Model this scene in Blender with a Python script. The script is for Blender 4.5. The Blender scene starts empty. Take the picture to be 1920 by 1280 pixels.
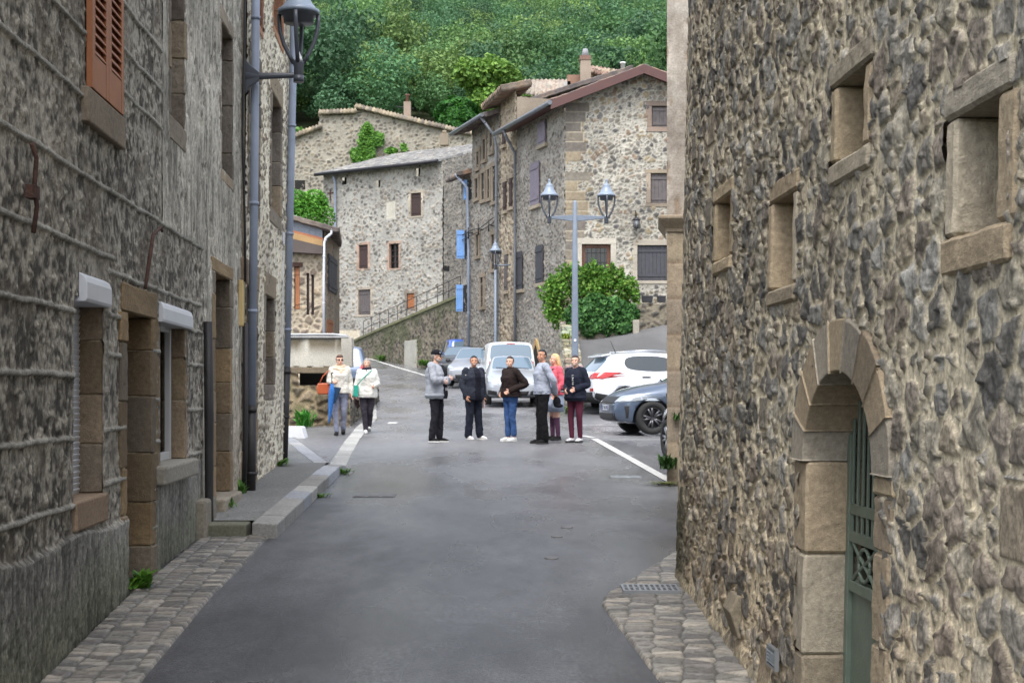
import bpy, bmesh, math, random
import numpy as np
from mathutils import Vector, Matrix, Euler
from mathutils.bvhtree import BVHTree
random.seed(7)
R = math.radians
scene = bpy.context.scene
COL = scene.collection

# ------------------------------------------------------------------ camera
F = 50.0 / 36.0 * 1920.0          # focal length in photo pixels
HZ = 738.0                        # horizon row in the photo
CH = 1.6
cam_d = bpy.data.cameras.new('camera')
cam = bpy.data.objects.new('camera', cam_d)
COL.objects.link(cam)
cam.location = (0, 0, CH)
cam.rotation_euler = (R(90), 0, 0)
cam_d.lens = 50.0
cam_d.sensor_width = 36.0
cam_d.shift_y = (HZ - 640.0) / 1920.0
cam_d.clip_start = 0.1
cam_d.clip_end = 3000
cam_d.dof.use_dof = True
cam_d.dof.focus_distance = 10.5
cam_d.dof.aperture_fstop = 10.0
scene.camera = cam

# ------------------------------------------------------------------ world, sun, exposure
SUN_EL, SUN_AZ = R(62), R(190)     # azimuth clockwise from +Y: behind the camera, to its left
world = bpy.data.worlds.new('World')
scene.world = world
world.use_nodes = True
wn = world.node_tree.nodes
wl = world.node_tree.links
bg = wn['Background']
sky = wn.new('ShaderNodeTexSky')
sky.sky_type = 'NISHITA'
sky.sun_disc = False
sky.sun_elevation = SUN_EL
sky.sun_rotation = SUN_AZ
sky.air_density = 1.0
sky.dust_density = 3.0
sky.ozone_density = 1.0
hs = wn.new('ShaderNodeHueSaturation')
hs.inputs['Saturation'].default_value = 0.42
wl.new(sky.outputs[0], hs.inputs['Color'])
wl.new(hs.outputs[0], bg.inputs['Color'])
bg.inputs['Strength'].default_value = 0.15
sun_d = bpy.data.lights.new('sun', 'SUN')
sun_d.energy = .8
sun_d.angle = R(28)
sun_d.color = (1.0, 0.98, 0.95)
sun = bpy.data.objects.new('sun', sun_d)
COL.objects.link(sun)
sd = Vector((math.sin(SUN_AZ) * math.cos(SUN_EL), math.cos(SUN_AZ) * math.cos(SUN_EL), math.sin(SUN_EL)))
sun.rotation_euler = (-sd).to_track_quat('-Z', 'Y').to_euler()
scene.view_settings.view_transform = 'Standard'
scene.view_settings.look = 'None'
scene.view_settings.gamma = 1.0
scene.view_settings.use_curve_mapping = False
scene.view_settings.exposure = 1.45
scene.cycles.max_bounces = 6
scene.cycles.transparent_max_bounces = 8
scene.cycles.use_denoising = True
scene.cycles.denoiser = 'OPENIMAGEDENOISE'
scene.cycles.denoising_input_passes = 'RGB_ALBEDO_NORMAL'
scene.cycles.denoising_prefilter = 'ACCURATE'
scene.cycles.sample_clamp_indirect = 3.0
scene.cycles.caustics_reflective = False
scene.cycles.caustics_refractive = False

# ------------------------------------------------------------------ helpers
def lin(r, g, b):
    f = lambda c: (c / 255.0 / 12.92) if c / 255.0 <= 0.04045 else ((c / 255.0 + 0.055) / 1.055) ** 2.4
    return (f(r), f(g), f(b))

def P(px, py, Y):
    return Vector(((px - 960.0) / F * Y, Y, CH + (HZ - py) / F * Y))

PROF_Y = [-30, 0, 7.5, 10, 20, 27, 30, 42, 51, 62, 72, 84, 92, 110]
PROF_Z = [-.60, -.30, .0, .17, .45, .68, .76, 1.15, 1.6, 2.2, 2.95, 3.9, 4.8, 11.0]
def gz(Y):
    return np.interp(Y, PROF_Y, PROF_Z)

def setp(o, label=None, cat=None, group=None, kind=None):
    if label: o['label'] = label
    if cat: o['category'] = cat
    if group: o['group'] = group
    if kind: o['kind'] = kind
    return o

def thing(name, label, cat, loc=(0, 0, 0), rz=0.0, group=None):
    o = bpy.data.objects.new(name, None)
    COL.objects.link(o)
    o.location = loc
    o.rotation_euler = (0, 0, rz)
    o.empty_display_size = 0.2
    return setp(o, label, cat, group)

def link(name, me, mat, parent=None, world=False):
    o = bpy.data.objects.new(name, me)
    COL.objects.link(o)
    if mat is not None:
        if isinstance(mat, (list, tuple)):
            for m in mat: me.materials.append(m)
        else:
            me.materials.append(mat)
    if parent is not None:
        o.parent = parent
        if world:
            o.matrix_parent_inverse = Matrix.LocRotScale(parent.location, parent.rotation_euler, None).inverted()
    return o

class MB:
    """collects shapes into one mesh"""
    def __init__(s): s.v = []; s.f = []; s.c = []; s.cc = None; s.sm = []
    def col(s, c): s.cc = c; return s
    def add(s, vs, fs, smooth=False):
        n = len(s.v)
        s.v += [tuple(x) for x in vs]
        s.f += [tuple(i + n for i in f) for f in fs]
        s.sm += [smooth] * len(fs)
        s.c += [s.cc or (1, 1, 1)] * len(vs)
        return s
    def box(s, lo, hi, M=None):
        x0, y0, z0 = lo; x1, y1, z1 = hi
        vs = [(x0,y0,z0),(x1,y0,z0),(x1,y1,z0),(x0,y1,z0),(x0,y0,z1),(x1,y0,z1),(x1,y1,z1),(x0,y1,z1)]
        if M is not None: vs = [M @ Vector(p) for p in vs]
        return s.add(vs, [(0,3,2,1),(4,5,6,7),(0,1,5,4),(1,2,6,5),(2,3,7,6),(3,0,4,7)])
    def quad(s, a, b, c, d): return s.add([a, b, c, d], [(0, 1, 2, 3)])
    def prism(s, pts, d):
        """pts: planar 3D polygon, d: extrusion vector"""
        n = len(pts); d = Vector(d)
        vs = [Vector(p) for p in pts] + [Vector(p) + d for p in pts]
        fs = [tuple(range(n))[::-1], tuple(range(n, 2 * n))]
        fs += [(i, (i + 1) % n, n + (i + 1) % n, n + i) for i in range(n)]
        return s.add(vs, fs)
    def tube(s, pts, r, seg=10, cap=True):
        pts = [Vector(p) for p in pts]; n = len(pts)
        rs = r if isinstance(r, (list, tuple)) else [r] * n
        vs = []; prev = None
        for i, p in enumerate(pts):
            t = (pts[min(i + 1, n - 1)] - pts[max(i - 1, 0)]).normalized()
            if prev is None:
                a = Vector((0, 0, 1)) if abs(t.z) < .9 else Vector((1, 0, 0))
                x = t.cross(a).normalized()
            else:
                x = (prev - t * prev.dot(t)).normalized()
            prev = x; y = t.cross(x)
            ri = rs[i]; rx, ry = ri if isinstance(ri, (tuple, list)) else (ri, ri)
            for k in range(seg):
                a = 2 * math.pi * k / seg
                vs.append(p + x * math.cos(a) * rx + y * math.sin(a) * ry)
        fs = [(i * seg + k, i * seg + (k + 1) % seg, (i + 1) * seg + (k + 1) % seg, (i + 1) * seg + k) for i in range(n - 1) for k in range(seg)]
        s.add(vs, fs, True)
        if cap:
            m = len(s.v)
            b = m - len(vs)
            s.f += [tuple(b + k for k in range(seg))[::-1], tuple(b + (n - 1) * seg + k for k in range(seg))]
            s.sm += [False, False]
        return s
    def loft(s, rings, seg=20, pw=2.0):
        """rings: (cx,cy,cz,rx,ry) horizontal super-ellipses, closed"""
        vs = []
        for cx, cy, cz, rx, ry in rings:
            for k in range(seg):
                a = 2 * math.pi * k / seg; c, q = math.cos(a), math.sin(a)
                vs.append((cx + rx * math.copysign(abs(c) ** (2 / pw), c), cy + ry * math.copysign(abs(q) ** (2 / pw), q), cz))
        n = len(rings)
        fs = [(i * seg + k, i * seg + (k + 1) % seg, (i + 1) * seg + (k + 1) % seg, (i + 1) * seg + k) for i in range(n - 1) for k in range(seg)]
        fs += [tuple(range(seg))[::-1], tuple((n - 1) * seg + k for k in range(seg))]
        return s.add(vs, fs, True)
    def lathe(s, prof, c=(0, 0, 0), seg=20):
        return s.loft([(c[0], c[1], c[2] + z, r, r) for r, z in prof], seg)
    def ball(s, c, r, M=None, nu=14, nv=10):
        rx, ry, rz = r if isinstance(r, (tuple, list)) else (r, r, r)
        vs = []
        for j in range(nv + 1):
            t = math.pi * j / nv
            for k in range(nu):
                a = 2 * math.pi * k / nu
                p = Vector((rx * math.sin(t) * math.cos(a), ry * math.sin(t) * math.sin(a), -rz * math.cos(t)))
                if M is not None: p = M @ p
                vs.append(Vector(c) + p)
        fs = [(j * nu + k, j * nu + (k + 1) % nu, (j + 1) * nu + (k + 1) % nu, (j + 1) * nu + k) for j in range(nv) for k in range(nu)]
        return s.add(vs, fs, True)
    def mesh(s, name='m'):
        me = bpy.data.meshes.new(name)
        me.from_pydata([tuple(v) for v in s.v], [], s.f)
        me.polygons.foreach_set('use_smooth', s.sm)
        if s.cc is not None:
            a = me.color_attributes.new('col', 'FLOAT_COLOR', 'POINT')
            a.data.foreach_set('color', np.hstack([np.array(s.c, dtype=np.float32), np.ones((len(s.c), 1), np.float32)]).ravel())
        me.validate()
        return me
    def build(s, name, mat, parent=None, world=False, bevel=0.0):
        o = link(name, s.mesh(name), mat, parent, world)
        if bevel:
            b = o.modifiers.new('bevel', 'BEVEL'); b.width = bevel; b.segments = 2; b.limit_method = 'ANGLE'
        return o

def np_mesh(name, verts, quads, col=None, smooth=True, extra=None):
    me = bpy.data.meshes.new(name)
    nv, nf = len(verts), len(quads)
    k = quads.shape[1]
    me.vertices.add(nv); me.vertices.foreach_set('co', verts.astype(np.float32).ravel())
    me.loops.add(nf * k); me.loops.foreach_set('vertex_index', quads.astype(np.int32).ravel())
    me.polygons.add(nf)
    me.polygons.foreach_set('loop_start', np.arange(0, nf * k, k, dtype=np.int32))
    me.polygons.foreach_set('use_smooth', np.full(nf, smooth, dtype=bool))
    me.update(calc_edges=True)
    if col is not None:
        a = me.color_attributes.new('col', 'FLOAT_COLOR', 'POINT')
        a.data.foreach_set('color', np.hstack([col, np.ones((nv, 1))]).astype(np.float32).ravel())
    for kx, val in (extra or {}).items():
        a = me.attributes.new(kx, 'FLOAT', 'POINT'); a.data.foreach_set('value', val.astype(np.float32))
    return me

# ------------------------------------------------------------------ noise in numpy
def hsh(ix, iy, seed=0):
    a = (ix.astype(np.int64) * 374761393 + iy.astype(np.int64) * 668265263 + seed * 974634777) & 0xFFFFFFFF
    a = ((a ^ (a >> 13)) * 1274126177) & 0xFFFFFFFF
    a = ((a ^ (a >> 15)) * 2246822519) & 0xFFFFFFFF
    return ((a ^ (a >> 16)) & 0xFFFFFF) / float(0x1000000)
def vn(x, y, seed=0):
    ix, iy = np.floor(x), np.floor(y)
    fx, fy = x - ix, y - iy
    fx = fx * fx * (3 - 2 * fx); fy = fy * fy * (3 - 2 * fy)
    a = hsh(ix, iy, seed); b = hsh(ix + 1, iy, seed); c = hsh(ix, iy + 1, seed); d = hsh(ix + 1, iy + 1, seed)
    return (a + (b - a) * fx) * (1 - fy) + (c + (d - c) * fx) * fy
def fbm(x, y, o=4, seed=0):
    t = 0; w = .5; n = 0
    for i in range(o):
        t = t + w * vn(x, y, seed + i * 17); n += w; x = x * 2.03 + 5.1; y = y * 2.03 + 3.7; w *= .5
    return t / n
def sst(a, b, x):
    t = np.clip((x - a) / (b - a), 0, 1); return t * t * (3 - 2 * t)
def voro(x, y, seed, jx=.85, jy=.7, sx=1.0, sy=1.0, border=True, rowshift=1.0):
    """nearest cell and true distance to its border; sx, sy turn cell units into metres"""
    ix, iy = np.floor(x - .25), np.floor(y)
    def site(cx, cy):
        return cx + .5 + jx * (hsh(cx, cy, seed) - .5) + .5 * (cy % 2) * rowshift, cy + .5 + jy * (hsh(cx, cy, seed + 1) - .5)
    bd = np.full(x.shape, 1e9); bx = np.zeros(x.shape); by = np.zeros(x.shape); ci = np.zeros(x.shape); cj = np.zeros(x.shape)
    for dj in (-1, 0, 1):
        for di in (-1, 0, 1, 2) if rowshift else (-1, 0, 1):
            cx, cy = ix + di, iy + dj
            px, py = site(cx, cy)
            d = ((px - x) * sx) ** 2 + ((py - y) * sy) ** 2
            m = d < bd
            bd = np.where(m, d, bd); bx = np.where(m, px, bx); by = np.where(m, py, by); ci = np.where(m, cx, ci); cj = np.where(m, cy, cj)
    if not border: return bd, ci, cj, (x - bx) * sx, (y - by) * sy
    b = np.full(x.shape, 1e9)
    for dj in (-2, -1, 0, 1, 2):
        for di in (-2, -1, 0, 1, 2):
            cx, cy = ci + di, cj + dj
            if di == 0 and dj == 0: continue
            px, py = site(cx, cy)
            vx, vy = (px - bx) * sx, (py - by) * sy
            L = np.sqrt(vx * vx + vy * vy) + 1e-9
            mx, my = ((px + bx) * .5 - x) * sx, ((py + by) * .5 - y) * sy
            b = np.minimum(b, (mx * vx + my * vy) / L)
    return b, ci, cj, (x - bx) * sx, (y - by) * sy

def pick(rnd, pal):
    pal = np.array(pal); k = np.minimum((rnd * len(pal)).astype(int), len(pal) - 1)
    return pal[k]
def mixc(a, b, t): return a + (b - a) * t[..., None]

# ------------------------------------------------------------------ materials
def newmat(name):
    m = bpy.data.materials.new(name); m.use_nodes = True
    nt = m.node_tree
    return m, nt, nt.nodes, nt.links, nt.nodes['Principled BSDF']
def plain(name, c, rough=.6, metal=0.0, bump=0.0, bscale=60, var=0.0, vscale=4.0, coat=0.0, spec=.5):
    m, nt, n, l, b = newmat(name)
    b.inputs['Base Color'].default_value = (*c, 1); b.inputs['Roughness'].default_value = rough
    b.inputs['Metallic'].default_value = metal; b.inputs['Coat Weight'].default_value = coat
    b.inputs['Specular IOR Level'].default_value = spec
    tc = n.new('ShaderNodeTexCoord')
    if var:
        no = n.new('ShaderNodeTexNoise'); no.inputs['Scale'].default_value = vscale; no.inputs['Detail'].default_value = 6
        l.new(tc.outputs['Object'], no.inputs['Vector'])
        mr = n.new('ShaderNodeMapRange'); mr.inputs[1].default_value = .3; mr.inputs[2].default_value = .7
        mr.inputs[3].default_value = 1 - var; mr.inputs[4].default_value = 1 + var
        l.new(no.outputs[0], mr.inputs[0])
        mx = n.new('ShaderNodeMix'); mx.data_type = 'RGBA'; mx.blend_type = 'MULTIPLY'; mx.inputs[0].default_value = 1
        mx.inputs[6].default_value = (*c, 1); l.new(mr.outputs[0], mx.inputs[7]); l.new(mx.outputs[2], b.inputs['Base Color'])
    if bump:
        no = n.new('ShaderNodeTexNoise'); no.inputs['Scale'].default_value = bscale; no.inputs['Detail'].default_value = 5
        l.new(tc.outputs['Object'], no.inputs['Vector'])
        bp = n.new('ShaderNodeBump'); bp.inputs['Strength'].default_value = bump; bp.inputs['Distance'].default_value = .02
        l.new(no.outputs[0], bp.inputs['Height']); l.new(bp.outputs[0], b.inputs['Normal'])
    return m
def attrmat(name, rough=.9, bump=.5, bscale=90, bdist=.012, var=.25, vscale=35, spec=.3, rvar=0.0, sz=1.0, stain=.16):
    """colour from the mesh's own per-stone attribute, broken up by fine noise"""
    m, nt, n, l, b = newmat(name)
    b.inputs['Roughness'].default_value = rough; b.inputs['Specular IOR Level'].default_value = spec
    at = n.new('ShaderNodeAttribute'); at.attribute_name = 'col'
    tc = n.new('ShaderNodeTexCoord')
    mp = n.new('ShaderNodeMapping'); mp.inputs['Scale'].default_value = (1, 1, sz); l.new(tc.outputs['Object'], mp.inputs[0])
    no = n.new('ShaderNodeTexNoise'); no.inputs['Scale'].default_value = vscale; no.inputs['Detail'].default_value = 8; no.inputs['Roughness'].default_value = .72
    l.new(mp.outputs[0], no.inputs['Vector'])
    mr = n.new('ShaderNodeMapRange'); mr.inputs[1].default_value = .3; mr.inputs[2].default_value = .7
    mr.inputs[3].default_value = 1 - var; mr.inputs[4].default_value = 1 + var; l.new(no.outputs[0], mr.inputs[0])
    mx = n.new('ShaderNodeMix'); mx.data_type = 'RGBA'; mx.blend_type = 'MULTIPLY'; mx.inputs[0].default_value = 1
    l.new(at.outputs['Color'], mx.inputs[6]); l.new(mr.outputs[0], mx.inputs[7])
    no3 = n.new('ShaderNodeTexNoise'); no3.inputs['Scale'].default_value = .9; no3.inputs['Detail'].default_value = 5
    l.new(tc.outputs['Object'], no3.inputs['Vector'])
    mr3 = n.new('ShaderNodeMapRange'); mr3.inputs[1].default_value = .3; mr3.inputs[2].default_value = .7
    mr3.inputs[3].default_value = 1 - stain; mr3.inputs[4].default_value = 1 + stain; l.new(no3.outputs[0], mr3.inputs[0])
    mx3 = n.new('ShaderNodeMix'); mx3.data_type = 'RGBA'; mx3.blend_type = 'MULTIPLY'; mx3.inputs[0].default_value = 1
    l.new(mx.outputs[2], mx3.inputs[6]); l.new(mr3.outputs[0], mx3.inputs[7]); l.new(mx3.outputs[2], b.inputs['Base Color'])
    no2 = n.new('ShaderNodeTexNoise'); no2.inputs['Scale'].default_value = bscale; no2.inputs['Detail'].default_value = 6; no2.inputs['Roughness'].default_value = .65
    l.new(mp.outputs[0], no2.inputs['Vector'])
    bp = n.new('ShaderNodeBump'); bp.inputs['Strength'].default_value = bump; bp.inputs['Distance'].default_value = bdist
    l.new(no2.outputs[0], bp.inputs['Height']); l.new(bp.outputs[0], b.inputs['Normal'])
    return m
def leafmat(name, rough=.5, trans=.25):
    m, nt, n, l, b = newmat(name)
    at = n.new('ShaderNodeAttribute'); at.attribute_name = 'col'
    l.new(at.outputs['Color'], b.inputs['Base Color']); b.inputs['Roughness'].default_value = rough
    b.inputs['Specular IOR Level'].default_value = .25
    tr = n.new('ShaderNodeBsdfTranslucent'); l.new(at.outputs['Color'], tr.inputs['Color'])
    ms = n.new('ShaderNodeMixShader'); ms.inputs[0].default_value = trans
    l.new(b.outputs[0], ms.inputs[1]); l.new(tr.outputs[0], ms.inputs[2]); l.new(ms.outputs[0], n['Material Output'].inputs[0])
    return m

M = {}
M['stone'] = attrmat('rubble stone', bump=.9, bscale=75, bdist=.018, var=.62, vscale=48, sz=.55)
M['farstone'] = attrmat('far rubble stone', bump=.4, bscale=25, bdist=.03, var=.25, vscale=9)
M['dressed'] = attrmat('dressed stone', bump=.8, bscale=110, bdist=.010, var=.34, vscale=34, stain=.22)
M['cement'] = attrmat('grey roughcast', bump=.95, bscale=95, bdist=.014, var=.55, vscale=60, sz=.5)
M['cobble'] = attrmat('cobble', rough=.55, bump=.5, bscale=90, bdist=.008, var=.25, vscale=30, spec=.5)
M['tile'] = attrmat('roof tile', rough=.85, bump=.3, bscale=30, bdist=.02, var=.3, vscale=7)
M['leaf'] = leafmat('foliage')
M['bark'] = plain('bark', (.09, .07, .05), .9, bump=.8, bscale=20, var=.3)
M['grey_metal'] = plain('blue grey painted metal', lin(112, 122, 136), .45, bump=.05, var=.08, vscale=9)
M['lamp_metal'] = plain('dark grey lamp paint', lin(72, 76, 84), .4, var=.08)
M['lamp_cap'] = plain('lamp cap paint', lin(128, 140, 156), .35, var=.08)
M['pipe'] = plain('grey pvc pipe', lin(140, 150, 168), .5, var=.12, vscale=3)
M['black_pipe'] = plain('black cast iron', lin(38, 36, 38), .55, bump=.2, var=.3)
M['white_lamp'] = plain('white lamp tip', (.8, .8, .78), .4)
M['white_shutter'] = plain('white roller shutter', lin(205, 208, 214), .4, var=.05)
M['pvc'] = plain('white pvc frame', lin(190, 190, 190), .4)
M['glass'] = plain('window glass', (.015, .017, .018), .08, spec=.7)
M['dark'] = plain('dark interior', (.012, .011, .010), .9)
M['brown_shutter'] = plain('brown painted wood', lin(156, 98, 60), .55, bump=.15, var=.14, vscale=6)
M['grey_shutter'] = plain('weathered grey wood', lin(92, 86, 86), .75, bump=.3, bscale=40, var=.2, vscale=8)
M['dark_shutter'] = plain('dark brown wood', lin(60, 44, 42), .7, bump=.25, bscale=40, var=.2, vscale=8)
M['charcoal_shutter'] = plain('charcoal painted wood', lin(64, 64, 70), .65, bump=.25, bscale=40, var=.15, vscale=8)
M['mauve_shutter'] = plain('mauve grey painted wood', lin(122, 114, 126), .65, bump=.2, bscale=40, var=.12, vscale=8)
M['blue_shutter'] = plain('sky blue painted wood', lin(112, 158, 216), .55, bump=.1, var=.08, vscale=6)
M['green_door'] = plain('grey green painted iron', lin(98, 110, 98), .5, bump=.1, var=.12, vscale=10)
M['wood_door'] = plain('varnished wood', lin(98, 60, 40), .45, bump=.15, var=.2, vscale=12)
M['brown_trim'] = plain('brown painted bargeboard', lin(84, 54, 50), .5, var=.1)
M['zinc'] = plain('zinc gutter', lin(112, 116, 122), .4, metal=.3, var=.12)
M['rust'] = plain('rusted iron', lin(74, 52, 44), .9, bump=.5, var=.35, vscale=20)
M['brick'] = plain('red brick', lin(150, 96, 74), .9, bump=.5, bscale=30, var=.3, vscale=18)
M['white_paint'] = plain('worn road paint', lin(196, 196, 192), .7, bump=.2, var=.14, vscale=7)
M['concrete'] = plain('pale concrete', lin(178, 176, 170), .85, bump=.3, var=.12, vscale=5)
M['plaster'] = plain('cream plaster', lin(188, 176, 156), .9, bump=.25, bscale=30, var=.12, vscale=3)
M['iron'] = plain('dark iron', lin(50, 50, 54), .5, metal=.5, var=.2)
M['tin'] = plain('galvanised metal', lin(150, 154, 158), .4, metal=.7, var=.15)
# ------------------------------------------------------------------ wall frame
class Wall:
    """a facade in plan from a to b; u runs along it in metres, the outside is on the side `out`"""
    def __init__(s, a, b, out):
        s.a = Vector((a[0], a[1])); s.b = Vector((b[0], b[1])); d = s.b - s.a; s.len = d.length; s.d = d / s.len
        n = Vector((-s.d.y, s.d.x)); s.n = n if n.dot(Vector(out)) > 0 else -n
        s.lean = 0.0
    def u(s, px, z=0.0):
        k = (px - 960.0) / F; ax = s.a.x - s.n.x * s.lean * z; return (k * s.a.y - ax) / (s.d.x - k * s.d.y)
    def Y(s, u): return s.a.y + s.d.y * u
    def X(s, u): return s.a.x + s.d.x * u
    def uy(s, Y): return (Y - s.a.y) / s.d.y
    def z(s, py, u): return CH + (HZ - py) / F * s.Y(u)
    def uz(s, px, py):
        z = 1.0
        for _ in range(4):
            u = s.u(px, z); z = s.z(py, u)
        return u, z
    def p(s, u, z, h=0.0):
        h = h - s.lean * max(z, 0)
        return Vector((s.a.x + s.d.x * u + s.n.x * h, s.a.y + s.d.y * u + s.n.y * h, z))
    def M(s):
        """local (u, h, z) to world"""
        l = -s.lean
        return Matrix(((s.d.x, s.n.x, s.n.x * l, s.a.x), (s.d.y, s.n.y, s.n.y * l, s.a.y), (0, 0, 1, 0), (0, 0, 0, 1)))

def wall_grid(name, W, u0, u1, z0, z1, du, dz, hf, holes=(), mat=None, parent=None, top=None, cuts=()):
    us = np.linspace(u0, u1, max(2, int(round((u1 - u0) / du)) + 1))
    zs = np.linspace(z0, z1, max(2, int(round((z1 - z0) / dz)) + 1))
    us = np.unique(np.round(np.concatenate([us] + [np.array([h[0], h[1]]) for h in holes]), 5)); us = us[(us >= u0 - 1e-6) & (us <= u1 + 1e-6)]
    zs = np.unique(np.round(np.concatenate([zs] + [np.array([h[2], h[3]]) for h in holes]), 5)); zs = zs[(zs >= z0 - 1e-6) & (zs <= z1 + 1e-6)]
    U, Z = np.meshgrid(us, zs)
    H, C = hf(U, Z)
    Hl = H - W.lean * np.maximum(Z, 0)
    V = np.stack([W.a.x + W.d.x * U + W.n.x * Hl, W.a.y + W.d.y * U + W.n.y * Hl, Z], -1).reshape(-1, 3)
    nu, nz = len(us), len(zs)
    idx = np.arange(nu * nz).reshape(nz, nu)
    Q = np.stack([idx[:-1, :-1], idx[:-1, 1:], idx[1:, 1:], idx[1:, :-1]], -1)
    uc = (U[:-1, :-1] + U[1:, 1:]) / 2; zc = (Z[:-1, :-1] + Z[1:, 1:]) / 2
    keep = np.ones(uc.shape, bool)
    for h in holes: keep &= ~((uc > h[0]) & (uc < h[1]) & (zc > h[2]) & (zc < h[3]))
    for c in cuts: keep &= ~c(uc, zc)
    if top is not None: keep &= zc < top(uc)
    Q = Q[keep]
    if W.d.x * W.n.y - W.d.y * W.n.x > 0: Q = Q[:, ::-1]
    used = np.unique(Q); remap = np.full(nu * nz, -1); remap[used] = np.arange(len(used))
    me = np_mesh(name, V[used], remap[Q], C.reshape(-1, 3)[used])
    return link(name, me, mat, parent, True)

L3 = lambda *c: np.array(lin(*c))

def rubble(seed, cw, ch, mortar, amp, pal, mcol, small=.35, edge=.02, warp=.035, rough=.012, squash=1.0, mvar=.5, chip=0.0, jit=(.9, .75), mott=.5, ragged=.010, blocks=0.0, bcol=((150, 136, 112), (142, 130, 112), (132, 124, 112))):
    """irregular rubble masonry: returns hf(u, z) -> height, colour"""
    pal = np.array([lin(*c) for c in pal]); mcol = L3(*mcol)
    def hf(u, z):
        wu = u + warp * 2 * (fbm(u / .22, z / .22, 3, seed + 5) - .5) + .15 * (vn(u / 1.3, z / .9, seed + 3) - .5)
        wz = z + warp * 1.6 * (fbm(u / .2, z / .2, 3, seed + 9) - .5) + .12 * (vn(u / 1.7, z / 1.1, seed + 4) - .5)
        b1, ci, cj, dx, dy = voro(wu / cw, wz / ch, seed, jit[0], jit[1], cw, ch)
        b2, di, dj, ex, ey = voro(wu / (cw * .52), wz / (ch * .55), seed + 50, jit[0], jit[1], cw * .52, ch * .55)
        sel = hsh(ci, cj, seed + 70) < small
        blk = np.zeros(u.shape, bool)
        b = np.where(sel, np.minimum(b1, b2), b1)
        ka = np.where(sel, di + 1000, ci); kb = np.where(sel, dj - 777, cj)
        lx = np.where(sel, ex, dx); ly = np.where(sel, ey, dy)
        r1, r2, r3, r4 = (hsh(ka, kb, seed + 100 + i) for i in range(4))
        mw = mortar * (1 - mvar + 2 * mvar * vn(u / .6, z / .6, seed + 21)) * (.6 + .8 * r4)
        bb = b + ragged * (fbm(u / .05, z / .05, 2, seed + 31) - .5) * 2
        s = sst(mw, mw + edge, bb)
        size = np.where(sel, .6, 1.0)
        dome = 1 - (1 - np.clip((bb - mw) / (min(cw, ch) * .36 * size), 0, 1)) ** 3
        tilt = (r1 - .5) * lx * .35 + (r2 - .5) * ly * .35
        fn = fbm(u / .045, z / .06, 4, seed + 41) - .5
        if chip:
            wx, wz_ = u + .03 * (fbm(u / .06, z / .06, 2, seed + 45) - .5), z + .03 * (fbm(u / .06, z / .06, 2, seed + 46) - .5)
            _, fi, fj, fx, fy = voro(wx / .075, wz_ / .085, seed + 47, .9, .9, .075, .085, False)
            q1, q2, q3 = (hsh(fi, fj, seed + 60 + i) for i in range(3))
            facet = chip * ((q3 - .5) * .010 + (q1 - .5) * fx * .45 + (q2 - .5) * fy * .45)
        else:
            facet = 0
        h = s * (amp * (.30 + .40 * dome + .5 * (r3 - .3)) + tilt * min(.5, amp / .05) + rough * 1.6 * fn + facet)
        h = h + (1 - s) * .006 * (fbm(u / .06, z / .06, 3, seed + 51) - .5)
        base = pick(r1 * .999, pal)
        br = 1 + (r2 - .5) * .45
        base = base * br[..., None]
        base = base * np.clip(1 + mott * 2 * (fbm(u / .05, z / .07, 4, seed + 61) - .5) + mott * .7 * (fbm(u / .017, z / .022, 2, seed + 62) - .5), .35, 1.8)[..., None]
        mc = mcol * (1 + .35 * (fbm(u / .12, z / .12, 3, seed + 63) - .5) + .3 * (vn(u / 1.1, z / 1.1, seed + 64) - .5))[..., None]
        c = mixc(mc, base, s)
        if blocks:      # here and there a squared block
            gu, gz_ = u / .34 + .5 * np.floor(z / .27), z / .27
            bi, bj = np.floor(gu), np.floor(gz_); q1, q2, q3 = (hsh(bi, bj, seed + 200 + i) for i in range(3))
            fu, fz = (gu - bi) * .34, (gz_ - bj) * .27
            x0, x1, y0, y1 = .02 + .10 * q2, .32 - .08 * q3, .015 + .05 * q3, .255 - .05 * q2
            e = np.minimum(np.minimum(fu - x0, x1 - fu), np.minimum(fz - y0, y1 - fz)) + .010 * (fbm(u / .05, z / .05, 3, seed + 210) - .5)
            m = (q1 < blocks) * sst(0, .008, e); mo_ = (q1 < blocks) * sst(-.016, -.008, e)
            h = h * (1 - mo_) + mo_ * (m * (.010 + .010 * q2 + .012 * fn))
            bc = pick(q2 * .999, [lin(*k) for k in bcol]) * (.75 + .5 * fbm(u / .06, z / .08, 4, seed + 211))[..., None]
            c = mixc(mixc(c, mc, mo_), bc, m)
        return h, c
    return hf

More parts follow.
